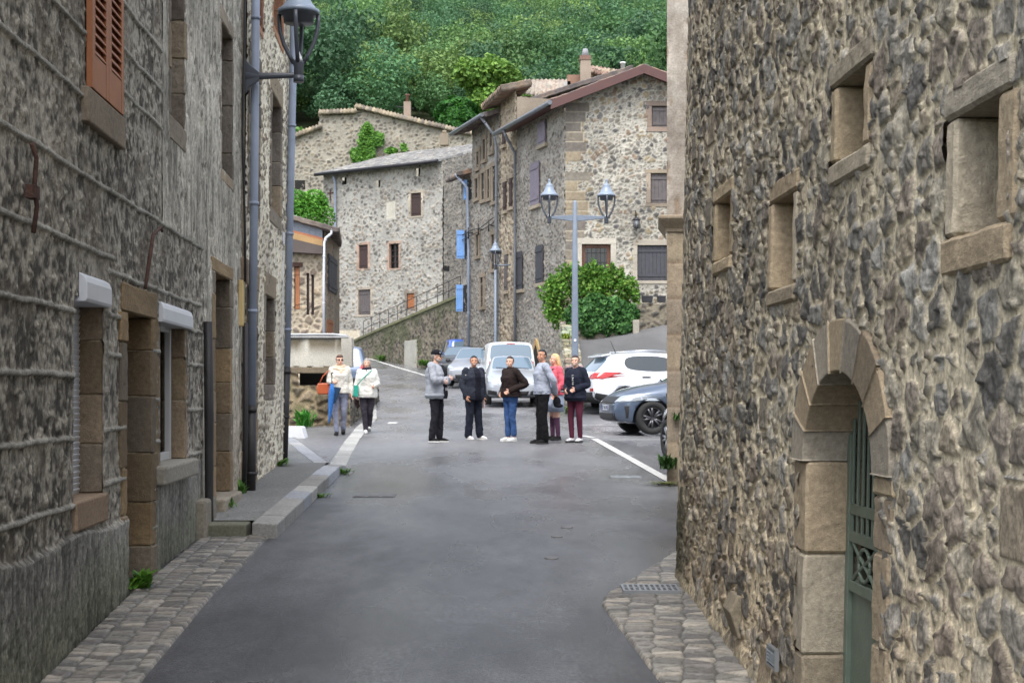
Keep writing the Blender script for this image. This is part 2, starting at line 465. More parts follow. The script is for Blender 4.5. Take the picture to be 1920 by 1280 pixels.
def blocks_surround(W, u0, u1, z0, z1, fw, depth, pal, seed, lintel=.22, sill=.0, proud=.012, zb=None, sill_proud=.0, fwvar=.5, sides=(0, 1)):
    """dressed-stone surround of stacked blocks, returns an MB in world space"""
    rnd = random.Random(seed); mb = MB(); MM = W.M()
    def c():
        k = rnd.choice(pal); f = rnd.uniform(.82, 1.15); return tuple(x * f for x in lin(*k))
    for side in sides:
        z = z0
        while z < z1 - .01:
            bh = rnd.uniform(.26, .52)
            ze = z1 if z1 - z - bh < .16 else z + bh
            w = fw * (1 + fwvar * rnd.uniform(-.5, .8)); pr = proud + rnd.uniform(-.004, .006); ins = rnd.uniform(0, .006)
            mb.col(c())
            if side == 0: mb.box((u0 - w, -depth, z + .003), (u0 + ins, pr, ze - .003), MM)
            else: mb.box((u1 - ins, -depth, z + .003), (u1 + w, pr, ze - .003), MM)
            z = ze
    mb.col(lin(176, 164, 140))
    if 0 in sides: mb.box((u0 - fw * .6, -depth + .01, z0), (u0 - .010, proud - .012, z1), MM)
    if 1 in sides: mb.box((u1 + .010, -depth + .01, z0), (u1 + fw * .6, proud - .012, z1), MM)
    if lintel:
        mb.col(c()); mb.box((u0 - fw * rnd.uniform(.9, 1.5), -depth, z1 + .002), (u1 + fw * rnd.uniform(.9, 1.5), proud + .003, z1 + lintel), MM)
    if sill:
        mb.col(c()); mb.box((u0 - fw * .9, -depth, z0 - sill), (u1 + fw * .9, proud + .004 + sill_proud, z0 - .002), MM)
    return mb

CLOUD = bpy.data.textures.new('weathering', 'CLOUDS'); CLOUD.noise_scale = .09; CLOUD.noise_depth = 4
def weather(o, strength=.02, levels=4):
    """chipped, uneven faces for dressed stone near the camera"""
    b = o.modifiers.get('bevel')
    if b: b.segments = 1
    r = o.modifiers.new('sub', 'SUBSURF'); r.subdivision_type = 'SIMPLE'; r.levels = r.render_levels = levels
    d = o.modifiers.new('weather', 'DISPLACE'); d.texture = CLOUD; d.strength = strength; d.mid_level = .5; d.texture_coords = 'GLOBAL'
    return o
def panel(W, u0, u1, z0, z1, h, th=.03):
    return MB().box((u0, h - th, z0), (u1, h, z1), W.M())

def plank_panel(W, u0, u1, z0, z1, h, th=.035, n=5, battens=True, vertical=True):
    mb = MB(); MM = W.M(); w = (u1 - u0) / n
    for i in range(n):
        mb.box((u0 + i * w + .003, h - th, z0), (u0 + (i + 1) * w - .003, h + random.uniform(-.002, .002), z1), MM)
    if battens:
        for f in (.14, .86):
            zz = z0 + (z1 - z0) * f
            mb.box((u0 + .01, h + .003, zz - .045), (u1 - .01, h + .024, zz + .045), MM)
    return mb

def roof_tiles(name, a, b, c, d, mat, parent, step=.2, amp=.04, pal=None, seed=1, du=.06, course=.38, th=.05):
    """canal-tile roof sheet over the corners a-b (eave) and d-c (ridge)"""
    a, b, c, d = (np.array(x, float) for x in (a, b, c, d))
    L = np.linalg.norm(b - a); S = np.linalg.norm(d - a)
    nu, nv = max(4, int(L / du)), max(4, int(S / .12))
    t, s = np.meshgrid(np.linspace(0, 1, nu + 1), np.linspace(0, 1, nv + 1))
    P0 = a + (b - a) * t[..., None]; P1 = d + (c - d) * t[..., None]
    V = P0 + (P1 - P0) * s[..., None]
    n = np.cross(b - a, d - a); n /= np.linalg.norm(n)
    if n[2] < 0: n = -n
    u = t * L; v = s * S
    col = np.floor(u / step); row = np.floor(v / course + .3 * hsh(col, col * 0, seed))
    h = amp * np.sin(u / step * 2 * np.pi) + .025 * (1 - (v / course) % 1) + .04 * (vn(u / .9, v / .9, seed) - .5) + .015 * (hsh(col, row, seed + 5) - .5)
    V = V + n * h[..., None]
    pal = [lin(*x) for x in (pal or [(122, 112, 104), (138, 124, 112), (104, 98, 94), (146, 122, 104)])]
    C = pick(hsh(col, row, seed + 2) * .999, pal) * (.75 + .5 * hsh(col, row, seed + 3))[..., None]
    idx = np.arange((nu + 1) * (nv + 1)).reshape(nv + 1, nu + 1)
    Q = np.stack([idx[:-1, :-1], idx[:-1, 1:], idx[1:, 1:], idx[1:, :-1]], -1).reshape(-1, 4)
    o = link(name, np_mesh(name, V.reshape(-1, 3), Q, C.reshape(-1, 3)), mat, parent, True)
    sol = o.modifiers.new('solid', 'SOLIDIFY'); sol.thickness = th; sol.offset = -1 if np.cross(b - a, d - a)[2] > 0 else 1
    return o

def downpipe(parent, pts, r, mat, brackets=(), name='downpipe'):
    mb = MB().tube(pts, r, 12)
    for i in range(len(pts) - 1):
        p, q = Vector(pts[i]), Vector(pts[i + 1])
        for f in brackets:
            m = p.lerp(q, f); dr = (q - p).normalized()
            mb.tube([m - dr * .02, m + dr * .02], r * 1.18, 12)
    return mb.build(name, mat, parent, True)
# ------------------------------------------------------------------ ground, road, pavement, hill
def ramp_z(X, Y):
    return gz(39.0) + np.maximum(Y - 39.0, 0) * .235 + np.maximum(X - 3.0, 0) * .18 * np.clip((Y - 43) / 6, 0, 1)

def inpoly(poly):
    def f(x, y):
        r = np.zeros(x.shape, bool); n = len(poly)
        for i in range(n):
            (x0, y0), (x1, y1) = poly[i], poly[(i + 1) % n]
            c = ((y0 > y) != (y1 > y)) & (x < (x1 - x0) * (y - y0) / (y1 - y0 + 1e-12) + x0)
            r ^= c
        return r
    return f

def snap(poly, X, Y):
    """grid points just outside the outline are pulled onto it, so that the edge is clean"""
    ins = inpoly(poly)(X, Y); bd = np.full(X.shape, 1e9); bx, by = X.copy(), Y.copy()
    for i in range(len(poly)):
        (x0, y0), (x1, y1) = poly[i], poly[(i + 1) % len(poly)]
        t = np.clip(((X - x0) * (x1 - x0) + (Y - y0) * (y1 - y0)) / ((x1 - x0) ** 2 + (y1 - y0) ** 2 + 1e-12), 0, 1)
        px, py = x0 + t * (x1 - x0), y0 + t * (y1 - y0); d = (px - X) ** 2 + (py - Y) ** 2
        m = d < bd; bd = np.where(m, d, bd); bx = np.where(m, px, bx); by = np.where(m, py, by)
    return np.where(ins, X, bx), np.where(ins, Y, by), ins, np.sqrt(bd)
def sheet(name, xs, ys, zf, mat, kind='structure', mask=None, col=None, poly=None):
    X, Y = np.meshgrid(xs, ys)
    if poly is not None:
        X, Y, ins, bd_ = snap(poly, X, Y)
        Z = zf(X, Y); edge = np.where(ins, np.clip(bd_ / .02, 0, 1), 0); Z = np.where(edge < 1, (gz(Y) - .02) * (1 - edge) + Z * edge, Z) if mask == 'skirt' else Z
        good = ins[:-1, :-1] | ins[1:, 1:] | ins[1:, :-1] | ins[:-1, 1:]
        mask = lambda x, y: good
    else:
        Z = zf(X, Y)
    idx = np.arange(X.size).reshape(X.shape)
    Q = np.stack([idx[:-1, :-1], idx[:-1, 1:], idx[1:, 1:], idx[1:, :-1]], -1)
    xc = (X[:-1, :-1] + X[1:, 1:]) / 2; yc = (Y[:-1, :-1] + Y[1:, 1:]) / 2
    Q = Q[mask(xc, yc)] if mask is not None else Q.reshape(-1, 4)
    used = np.unique(Q); rm = np.full(X.size, -1); rm[used] = np.arange(len(used))
    V = np.stack([X, Y, Z], -1).reshape(-1, 3)[used]
    C = None if col is None else col(X, Y).reshape(-1, 3)[used]
    o = link(name, np_mesh(name, V, rm[Q], C), mat)
    o['kind'] = kind
    return o

# asphalt: mottled and cracked
def asphalt(name, c0, c1, r0, r1, speck=.5, worn=None):
    m, nt, n, l, b = newmat(name)
    tc = n.new('ShaderNodeTexCoord')
    def noise(sc, det=6, rough=.6, stretch=None):
        q = n.new('ShaderNodeTexNoise'); q.inputs['Scale'].default_value = sc; q.inputs['Detail'].default_value = det; q.inputs['Roughness'].default_value = rough
        if stretch:
            mp = n.new('ShaderNodeMapping'); mp.inputs['Scale'].default_value = stretch; l.new(tc.outputs['Object'], mp.inputs[0]); l.new(mp.outputs[0], q.inputs['Vector'])
        else: l.new(tc.outputs['Object'], q.inputs['Vector'])
        return q
    def mr(src, a, b_, c, d):
        q = n.new('ShaderNodeMapRange'); q.inputs[1].default_value = a; q.inputs[2].default_value = b_; q.inputs[3].default_value = c; q.inputs[4].default_value = d
        l.new(src, q.inputs[0]); return q
    big = noise(.45, 5, .6, (1.0, .55, 1))
    mx = n.new('ShaderNodeMix'); mx.data_type = 'RGBA'; mx.inputs[6].default_value = (*c0, 1); mx.inputs[7].default_value = (*c1, 1)
    l.new(mr(big.outputs[0], .41, .59, 0, 1).outputs[0], mx.inputs[0])
    src = mx.outputs[2]
    if worn:      # paler further up the street: wet sky sheen put into the colour, uneven edge
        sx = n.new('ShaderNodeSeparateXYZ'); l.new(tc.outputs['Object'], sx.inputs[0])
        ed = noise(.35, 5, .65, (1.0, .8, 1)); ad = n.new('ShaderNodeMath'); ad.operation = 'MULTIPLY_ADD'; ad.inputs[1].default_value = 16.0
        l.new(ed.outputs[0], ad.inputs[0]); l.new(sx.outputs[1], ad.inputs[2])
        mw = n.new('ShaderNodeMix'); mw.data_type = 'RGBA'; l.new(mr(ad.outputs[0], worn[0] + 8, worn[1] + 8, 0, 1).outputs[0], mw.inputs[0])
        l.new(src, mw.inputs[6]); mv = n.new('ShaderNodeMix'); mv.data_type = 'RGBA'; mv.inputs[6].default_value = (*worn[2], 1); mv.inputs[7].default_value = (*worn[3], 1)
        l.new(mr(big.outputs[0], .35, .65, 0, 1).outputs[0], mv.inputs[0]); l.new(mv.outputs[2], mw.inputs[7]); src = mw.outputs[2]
    sp = noise(120, 3, .8)
    mm = n.new('ShaderNodeMix'); mm.data_type = 'RGBA'; mm.blend_type = 'MULTIPLY'; mm.inputs[0].default_value = 1
    gq = n.new('ShaderNodeMix'); gq.data_type = 'RGBA'; gq.blend_type = 'MULTIPLY'; gq.inputs[0].default_value = 1
    l.new(src, gq.inputs[6]); l.new(mr(noise(38, 5, .85).outputs[0], .36, .66, 1 - speck * .75, 1 + speck * .9).outputs[0], gq.inputs[7]); src = gq.outputs[2]
    l.new(src, mm.inputs[6]); l.new(mr(sp.outputs[0], .35, .68, 1 - speck, 1 + speck).outputs[0], mm.inputs[7])
    # hairline cracks, only here and there
    vo = n.new('ShaderNodeTexVoronoi'); vo.feature = 'DISTANCE_TO_EDGE'; vo.inputs['Scale'].default_value = .55
    wv = n.new('ShaderNodeVectorMath'); wv.operation = 'MULTIPLY_ADD'; wv.inputs[1].default_value = (.7, .7, 0); nz = noise(1.6, 4, .6); l.new(nz.outputs[1], wv.inputs[0]); l.new(tc.outputs['Object'], wv.inputs[2]); l.new(wv.outputs[0], vo.inputs['Vector'])
    ck = mr(vo.outputs['Distance'], .0015, .006, .55, 1.0); ms = mr(noise(.28, 3, .5).outputs[0], .5, .6, 0, 1)
    cm = n.new('ShaderNodeMix'); cm.data_type = 'RGBA'; cm.blend_type = 'MULTIPLY'; l.new(ms.outputs[0], cm.inputs[0]); l.new(mm.outputs[2], cm.inputs[6]); l.new(ck.outputs[0], cm.inputs[7])
    l.new(cm.outputs[2], b.inputs['Base Color'])
    wet = noise(.6, 4, .55, (1.2, .4, 1))
    l.new(mr(wet.outputs[0], .38, .62, r0, r1).outputs[0], b.inputs['Roughness'])
    bp = n.new('ShaderNodeBump'); bp.inputs['Strength'].default_value = .45; bp.inputs['Distance'].default_value = .008
    l.new(noise(60, 5, .8).outputs[0], bp.inputs['Height']); l.new(bp.outputs[0], b.inputs['Normal'])
    b.inputs['Specular IOR Level'].default_value = .5
    return m
M['asphalt'] = asphalt('damp asphalt', (.031, .031, .034), (.086, .088, .095), .13, .52, .75, worn=(13.0, 26.0, (.13, .13, .135), (.20, .20, .206)))  # pale bluish patches and far tones: sky sheen in the colour; dark ones wet
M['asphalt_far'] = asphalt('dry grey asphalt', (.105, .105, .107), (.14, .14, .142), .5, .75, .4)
M['pavement'] = asphalt('gritty pavement', (.14, .14, .135), (.21, .21, .20), .6, .85, .6)

W_LEFT = ((-2.403, 4.0), (-3.355, 21.0))
XL = lambda Y: -2.75 - .056 * (Y - 10.2)
XR = lambda Y: 1.24 - .035 * (Y - 10.8)

# the far ground everything stands on, out to the horizon
def hill_z(X, Y):
    z = np.where(Y < 92, gz(Y) - .35 - .25 * np.clip((np.abs(X) - 3) / 20, 0, 1), 4.8 - .35 + (Y - 92) * .335)
    z = z + np.where(Y > 120, 9 * (fbm(X / 90, Y / 90, 3, 4) - .5), 0)
    return z
M['hillside'] = plain('leaf litter and grass', (.05, .065, .025), .95, var=.4, vscale=.3)
sheet('hillside', np.linspace(-260, 260, 66), np.concatenate([np.linspace(-40, 120, 41), np.linspace(125, 640, 60)]), hill_z, M['hillside'])

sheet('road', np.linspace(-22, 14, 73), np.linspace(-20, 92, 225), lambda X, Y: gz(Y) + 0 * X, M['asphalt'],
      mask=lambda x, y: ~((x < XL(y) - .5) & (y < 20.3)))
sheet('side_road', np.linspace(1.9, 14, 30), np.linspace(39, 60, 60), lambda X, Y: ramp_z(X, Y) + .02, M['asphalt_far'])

# cobbled gutters: long setts laid across the strip, each stone its own hump
def sett_patch(name, poly, seed, cw, ch, ang, lift, res=.011, pal=None):
    poly = [Vector(p) for p in poly]
    xs = np.arange(min(p[0] for p in poly), max(p[0] for p in poly) + res, res)
    ys = np.arange(min(p[1] for p in poly), max(p[1] for p in poly) + res * 1.6, res * 1.6)
    pal = pal or [(118, 116, 110), (134, 130, 122), (102, 100, 97), (142, 136, 126), (110, 106, 102)]
    ca, sa = math.cos(ang), math.sin(ang)
    def fields(X, Y):
        u = X * ca + Y * sa; v = -X * sa + Y * ca
        v = v + .05 * np.sin(u * 2.2 + seed) + .03 * (fbm(u / .4, v / .4, 2, seed) - .5)
        col = np.floor(u / cw)
        vv = v + hsh(col, col * 0, seed) * ch
        row = np.floor(vv / ch)
        b, ci, cj, ex, ey = voro(u / cw, vv / ch, seed + 5, .28, .40, cw, ch, rowshift=0)
        b = b + .004 * (fbm(X / .03, Y / .03, 2, seed + 8) - .5)
        s = sst(.002, .010, b)
        r = hsh(ci, cj, seed + 9)
        h = s * (.007 + .008 * (1 - (1 - np.clip(b / .04, 0, 1)) ** 2) + .007 * (r - .5)) + .004 * (fbm(X / .05, Y / .05, 3, seed + 11) - .5)
        c = pick(r * .999, [lin(*p) for p in pal]) * (.7 + .55 * hsh(ci, cj, seed + 12))[..., None] * (1 + .35 * (fbm(X / .04, Y / .02, 3, seed + 13) - .5))[..., None]
        return h, mixc(L3(74, 72, 66) * (1 + 0 * r[..., None]), c, s)
    return sheet(name, xs, ys, lambda X, Y: gz(Y) + lift + fields(X, Y)[0], M['cobble'], mask='skirt', poly=[tuple(p) for p in poly], col=lambda X, Y: fields(X, Y)[1])
sett_patch('cobbled_gutter', [(-1.9, 4.6), (-2.02, 7.7), (-2.08, 9.3), (-2.16, 11.5), (-2.27, 13.35), (XL(13.35) + .03, 13.35), (XL(4.6) + .03, 4.6)], 11, .165, .068, .06, .010)
sett_patch('cobbled_apron', [(1.03, 4.0), (.81, 7.7), (.68, 9.0), (.60, 9.75), (.64, 10.0), (.9, 10.75), (1.38, 12.2), (2.3, 12.4), (2.3, 10.82), (XR(10.6) + .02, 10.82), (XR(4) - .0, 4.0)], 23, .18, .066, -.12, .012)

# raised pavement on the left, with its stone kerb
kx = lambda Y: -2.18 - .037 * (Y - 13.2)
def pave_z(X, Y):
    return gz(Y) + .13 - .12 * np.clip((Y - 20.5) / 1.5, 0, 1) + .012
pv_poly = [(XL(13.5) - .1, 13.42), (kx(13.42) - .22, 13.42), (kx(20.9) - .22, 20.9), (-2.75, 21.6), (-4.55, 29.3), (-9, 29.3), (-9, 21.3), (XL(21) - .3, 21.3)]
sheet('pavement', np.linspace(-9, -2.2, 120), np.linspace(13.42, 29.4, 200), pave_z, M['pavement'], poly=pv_poly)

def kerb_run(name, pts, w, top, seed, pal, drop=.2, blk=.75, flush=False, mat='dressed'):
    """kerb stones end to end along pts (outer edge); one object"""
    rnd = random.Random(seed); mb = MB()
    for (x0, y0), (x1, y1) in zip(pts[:-1], pts[1:]):
        a, b = Vector((x0, y0)), Vector((x1, y1)); L = (b - a).length; d = (b - a) / L; nrm = Vector((-d.y, d.x))
        t = 0
        while t < L - .02:
            bl = min(L - t, blk * rnd.uniform(.7, 1.4))
            if L - t - bl < .2: bl = L - t
            p, q = a + d * (t + .006), a + d * (t + bl - .006)
            k = rnd.choice(pal); f = rnd.uniform(.85, 1.12); mb.col(tuple(c * f for c in lin(*k)))
            j = rnd.uniform(-.006, .006)
            zp, zq = float(gz(p.y)) + top(p.y) + j, float(gz(q.y)) + top(q.y) + j
            pi, qi = p + nrm * w, q + nrm * w
            lo = [Vector((p.x, p.y, zp - drop)), Vector((q.x, q.y, zq - drop)), Vector((qi.x, qi.y, zq - drop)), Vector((pi.x, pi.y, zp - drop))]
            hi = [Vector((p.x - 0, p.y, zp - .012)), Vector((q.x, q.y, zq - .012)), Vector((qi.x, qi.y, zq)), Vector((pi.x, pi.y, zp))]
            mb.add(lo + hi, [(0,3,2,1),(4,5,6,7),(0,1,5,4),(1,2,6,5),(2,3,7,6),(3,0,4,7)])
            t += bl
    o = mb.build(name, M[mat], bevel=.015); o['kind'] = 'structure'
    return o
KP = [(138, 137, 134), (152, 151, 148), (122, 121, 118), (146, 149, 155)]
kerb_run('kerb', [(kx(13.2), 13.2), (kx(17), 17.0), (kx(21.2), 21.2)], .235, lambda y: .145 - .10 * min(1, max(0, (y - 20.3) / 1)), 3, KP)
kerb_run('kerb', [(XL(13.2) + .04, 13.2), (kx(13.2) - .28, 13.2)], .24, lambda y: .135, 5, [(96, 98, 82), (112, 112, 98)], blk=.6)
kerb_run('kerb_line', [(-2.50, 21.3), (-2.95, 27.5), (-3.25, 32), (-3.42, 36), (-4.3, 45)], .26, lambda y: .032, 7, [(166, 166, 162), (152, 152, 148), (176, 176, 172)], blk=1.0)
kerb_run('kerb_line', [(-2.72, 21.5), (-4.6, 29.3)], .24, lambda y: .036, 8, [(150, 152, 156), (164, 164, 164), (138, 140, 144)], blk=.9)

def flat_mark(name, quads, mat, lift=.006):
    mb = MB()
    for q in quads:
        n = 8
        for i in range(n):
            t0, t1 = i / n, (i + 1) / n
            a, b, c, d = (Vector(p) for p in q)
            pts = [a.lerp(b, t0), a.lerp(b, t1), d.lerp(c, t1), d.lerp(c, t0)]
            mb.add([(p.x, p.y, float(gz(p.y)) + lift) for p in pts], [(0, 1, 2, 3)])
    o = mb.build(name, mat); o['kind'] = 'structure'; return o
def stripe(a, b, w):
    a, b = Vector(a), Vector(b); n = (b - a).normalized(); n = Vector((-n.y, n.x)) * w / 2
    return (a - n, b - n, b + n, a + n)
flat_mark('road_marking', [stripe((1.62, 28.1), (2.14, 19.0), .14)], M['white_paint'])
flat_mark('parking_marking', [stripe((1.9, 27.7), (7.5, 28.3), .08), stripe((1.75, 30.5), (7.5, 31.2), .08), stripe((1.55, 33.2), (7.5, 34.2), .09), stripe((1.45, 29.2), (1.62, 28.5), .14)], M['white_paint'])
flat_mark('road_marking', [stripe((-1.2, 38.6), (-.9, 38.6), 1.1)][:0] + [stripe((-3.25, 62.5), (-8.2, 80.5), .16)], M['white_paint'])
flat_mark('road_marking', [stripe((-2.98, 34.2), (-2.76, 34.2), .7)], M['white_paint'])

# forest on the hillside: one mass of leaf clumps
def crown_leaves(rng, n, lobes, size, flat=.75, inner=.35):
    """leaf-sized faces through a crown of lobes [(c, r)]: verts (n,4,3)"""
    lobes_c = np.array([l[0] for l in lobes], float); lobes_r = np.array([np.broadcast_to(l[1], 3) for l in lobes], float)
    vol = lobes_r.prod(1) ** (2 / 3); k = rng.choice(len(lobes), n, p=vol / vol.sum())
    d = rng.normal(size=(n, 3)); d /= np.linalg.norm(d, axis=1)[:, None]
    rad = 1 - inner * rng.random(n) ** 2
    rad *= 1 + .22 * (vn(d[:, 0] * 3 + k * 7.1, d[:, 2] * 3 + d[:, 1] * 2, 3) - .5) * 2
    c = lobes_c[k] + d * lobes_r[k] * rad[:, None]
    nn = d * flat + rng.normal(size=(n, 3)) * (1 - flat) + np.array([0, 0, .25]); nn /= np.linalg.norm(nn, axis=1)[:, None]
    t = np.cross(nn, rng.normal(size=(n, 3))); t /= np.linalg.norm(t, axis=1)[:, None] + 1e-9
    b = np.cross(nn, t)
    s = size * (.6 + .8 * rng.random(n))[:, None]
    q = np.stack([c - t * s, c - b * s * .62 + nn * s * .18, c + t * s, c + b * s * .62 + nn * s * .18], 1)
    return q, k
def leaf_mesh(name, quads, cols):
    n = len(quads)
    V = quads.reshape(-1, 3); Q = np.arange(n * 4).reshape(n, 4)
    return np_mesh(name, V, Q, np.repeat(cols, 4, axis=0), smooth=False)
def tree_lobes(rng, h, r, n=9):
    L = [((0, 0, h * .58), (r * .55, r * .55, h * .28))]
    for i in range(n):
        a = rng.random() * 6.283; q = rng.random() ** .6 * r * .8; z = h * (.38 + .5 * rng.random())
        f = 1 - .5 * abs(z / h - .6)
        rr = r * (.20 + .24 * rng.random()) * f
        L.append(((q * math.cos(a), q * math.sin(a), z), (rr, rr, rr * .8)))
    return L
rng = np.random.default_rng(5)
protos = []
for i in range(7):
    L = tree_lobes(rng, 11 + 2.5 * rng.random(), 4.4 + 1.6 * rng.random(), 17)
    q, k = crown_leaves(rng, 2700, L, .25, .6, .34)
    protos.append((q, k))
FP = np.array([lin(*c) for c in [(88, 126, 78), (78, 116, 78), (106, 140, 82), (82, 118, 84), (96, 130, 80), (72, 106, 74), (118, 146, 84)]])
allq, allc = [], []
Yt = 170.0
while Yt < 470:
    step = 5.0 + (Yt - 170) * .007
    x = -.19 * Yt - 8 + rng.random() * step
    while x < .15 * Yt + 8:
        xx, yy = x + (rng.random() - .5) * step * .8, Yt + (rng.random() - .5) * step * .9
        q, k = protos[rng.integers(len(protos))]
        a = rng.random() * 6.283; sc = .52 + .46 * rng.random() + (.25 if rng.random() < .12 else 0)
        ca, sa = math.cos(a) * sc, math.sin(a) * sc
        z0 = float(hill_z(np.array([xx]), np.array([yy]))[0])
        w = q.copy(); X_, Y_ = q[..., 0], q[..., 1]
        w[..., 0] = X_ * ca - Y_ * sa + xx; w[..., 1] = X_ * sa + Y_ * ca + yy; w[..., 2] = q[..., 2] * sc * (.9 + .3 * rng.random()) + z0 - 1.0
        keepn = len(w) if Yt < 235 else int(len(w) * .42)
        w = w[:keepn]
        base = FP[rng.integers(len(FP))] * (.75 + .5 * rng.random())
        c = base * (.8 + .4 * rng.random((keepn, 1))) * (1 + .18 * (hsh(k[:keepn].astype(float), k[:keepn] * 0., int(xx * 10) + 99) - .5))[:, None]
        allq.append(w); allc.append(c)
        x += step * (.75 + .5 * rng.random())
    Yt += step * .86
o = link('forest', leaf_mesh('forest', np.concatenate(allq), np.concatenate(allc)), M['leaf'])
setp(o, 'dense green wood covering the steep hillside behind the village', 'forest', None, 'stuff')
del allq, allc
# ------------------------------------------------------------------ left side: roughcast house, rendered house, rubble house
TAN = [(138, 118, 90), (144, 124, 96), (128, 112, 90), (120, 110, 96), (136, 120, 100)]
GREYTAN = [(140, 130, 116), (128, 120, 110), (150, 136, 116), (120, 110, 100)]
WL = Wall(*W_LEFT, (1, 0))
uy = WL.uy
HA = thing('roughcast_house', 'grey roughcast house with raised cement joints and white shutter boxes, nearest on the left', 'house', (XL(10), 10, 0))
HB = thing('rendered_house', 'pale streaked rendered house between the grey roughcast house and the grey downpipe', 'house', (XL(14.5), 14.5, 0))
HC = thing('rubble_house', 'beige rubble stone house at the corner, carrying the two grey downpipes', 'house', (XL(19), 19, 0))

# openings (u0, u1, z0, z1)
oWa = (uy(8.63), uy(9.40), .945, 2.20)
oDo = (uy(10.08), uy(10.95), .02, 2.18)
oWb = (uy(11.3), uy(12.5), 1.03, 2.20)
oSh = (uy(8.93), uy(9.8), 3.52, 5.1)
oU2 = (uy(11.85), uy(12.5), 3.92, 5.5)
oPw = (uy(14.7), uy(15.5), 3.93, 5.46)
oPd = (uy(14.25), uy(15.3), .55, 2.82)
oSd = (uy(16.45), uy(17.35), .45, 2.86)
oSw = (uy(18.35), uy(19.25), 1.72, 2.88)
oS1 = (uy(16.6), uy(17.4), 3.9, 5.4)
oS2 = (uy(18.8), uy(19.9), 4.07, 5.6)
oS3 = (uy(18.9), uy(20.0), 6.5, 7.9)
oS4 = (uy(16.7), uy(17.6), 6.1, 7.6)

STR = [(0, uy(8.9), 3.45), (uy(9.8), uy(11.4), 4.34), (uy(9.8), uy(11.4), 4.02), (uy(9.8), uy(11.4), 3.72), (0, uy(8.9), 3.85), (0, uy(8.9), 4.25),
       (0, uy(13.45), 2.965), (0, uy(9.7), 2.52), (uy(9.55), uy(13.35), 2.42), (0, uy(8.62), 2.10), (0, uy(8.62), 1.71), (0, uy(8.62), 1.33), (0, uy(8.62), .92),
       (uy(9.5), uy(10.0), 2.13), (uy(9.5), uy(9.9), 1.86), (uy(9.45), uy(10.05), 1.36), (uy(9.45), uy(10.05), 1.0),
       (uy(11.0), uy(11.3), 1.93), (uy(11.0), uy(11.28), 1.55), (uy(11.0), uy(11.3), 1.22), (uy(11.0), uy(11.3), .85), (uy(11.0), uy(11.28), .55),
       (uy(12.6), uy(13.4), 2.17), (uy(12.6), uy(13.4), 1.86), (uy(12.6), uy(13.4), 1.45), (uy(12.6), uy(13.4), 1.05), (uy(9.8), uy(11.4), 4.75), (0, uy(8.9), 4.7)]
VST = [(uy(8.55), 2.55, 2.95), (uy(9.98), 2.42, 2.95), (uy(11.15), 2.42, 2.95), (uy(12.25), 2.42, 2.95), (uy(11.3), .5, 2.42), (uy(12.62), 1.05, 2.17), (uy(13.1), 1.05, 2.4), (uy(9.5), .95, 2.5), (uy(9.55), 2.96, 3.4)]
def hf_rough(u, z):
    lum = fbm(u / .12, z / .10, 3, 71); fine = fbm(u / .035, z / .045, 4, 72); pit = fbm(u / .05, z / .11, 3, 73)
    rough = sst(.35, .6, fbm(u / .5, z / .5, 3, 77) + .1)
    h = (.030 * (lum - .5) + .034 * (fine - .5) - .040 * sst(.56, .75, pit) * (.4 + .6 * rough))
    g = fbm(u / .075, z / .06, 4, 75); g2 = fbm(u / .7, z / .6, 3, 76)
    C = mixc(L3(82, 78, 72), L3(182, 176, 163), np.clip(.52 + 2.2 * (g - .5) + 1.0 * (g2 - .5) + 2.0 * (fine - .5), 0, 1))
    warm = sst(.55, .7, fbm(u / .3, z / .3, 3, 79)); C = mixc(C, L3(128, 120, 108), warm * .5)
    zw = z + .014 * (fbm(u / .25, z * 0 + 3, 3, 80) - .5) * 2
    for a, b, zz in STR:
        inn = ((u > a) & (u < b)).astype(float) * (1 - sst(.012, .019, np.abs(zw - zz) + .006 * (fbm(u / .04, z / .04, 2, 81) - .5)))
        h = np.maximum(h, inn * (.016 + .008 * fine)); C = mixc(C, L3(164, 162, 154) * (.75 + .5 * fine)[..., None], inn * .85)
    for uu, a, b in VST:
        inn = ((z > a) & (z < b)).astype(float) * (1 - sst(.005, .012, np.abs(u - uu)))
        h = h + inn * .012; C = mixc(C, L3(132, 130, 124) * np.ones_like(C), inn * .5)
    # rendered plinth and the smooth apron under the second window
    st = fbm(u / .03, z / .35, 3, 83); pl_top = .73 + .02 * np.sin(u * 3) + .03 * (fbm(u / .2, z * 0, 2, 84) - .5)
    pm = (u < uy(10.07)) * (1 - sst(-.02, .015, z - pl_top))
    Cp = mixc(L3(92, 91, 87), L3(170, 168, 160), np.clip(.5 + .9 * (st - .5) + 1.0 * (g2 - .5) + 1.0 * (fine - .5), 0, 1))
    h = h * (1 - pm) + pm * (.03 + .012 * (st - .5) + .014 * (fine - .5)); C = mixc(C, Cp, pm)
    am = ((u > uy(11.2)) & (u < uy(13.5))) * (1 - sst(-.01, .01, z - .98))
    h = h * (1 - am) + am * (.004 + .01 * (st - .5) + .01 * (fine - .5)); C = mixc(C, Cp * .93, am)
    damp = 1 - sst(.15, .55, z - gz(4 + u) + .25 * (fbm(u / .3, z / .3, 3, 88) - .5)); C = mixc(C, C * L3(200, 205, 185), damp * .8)
    return h, C
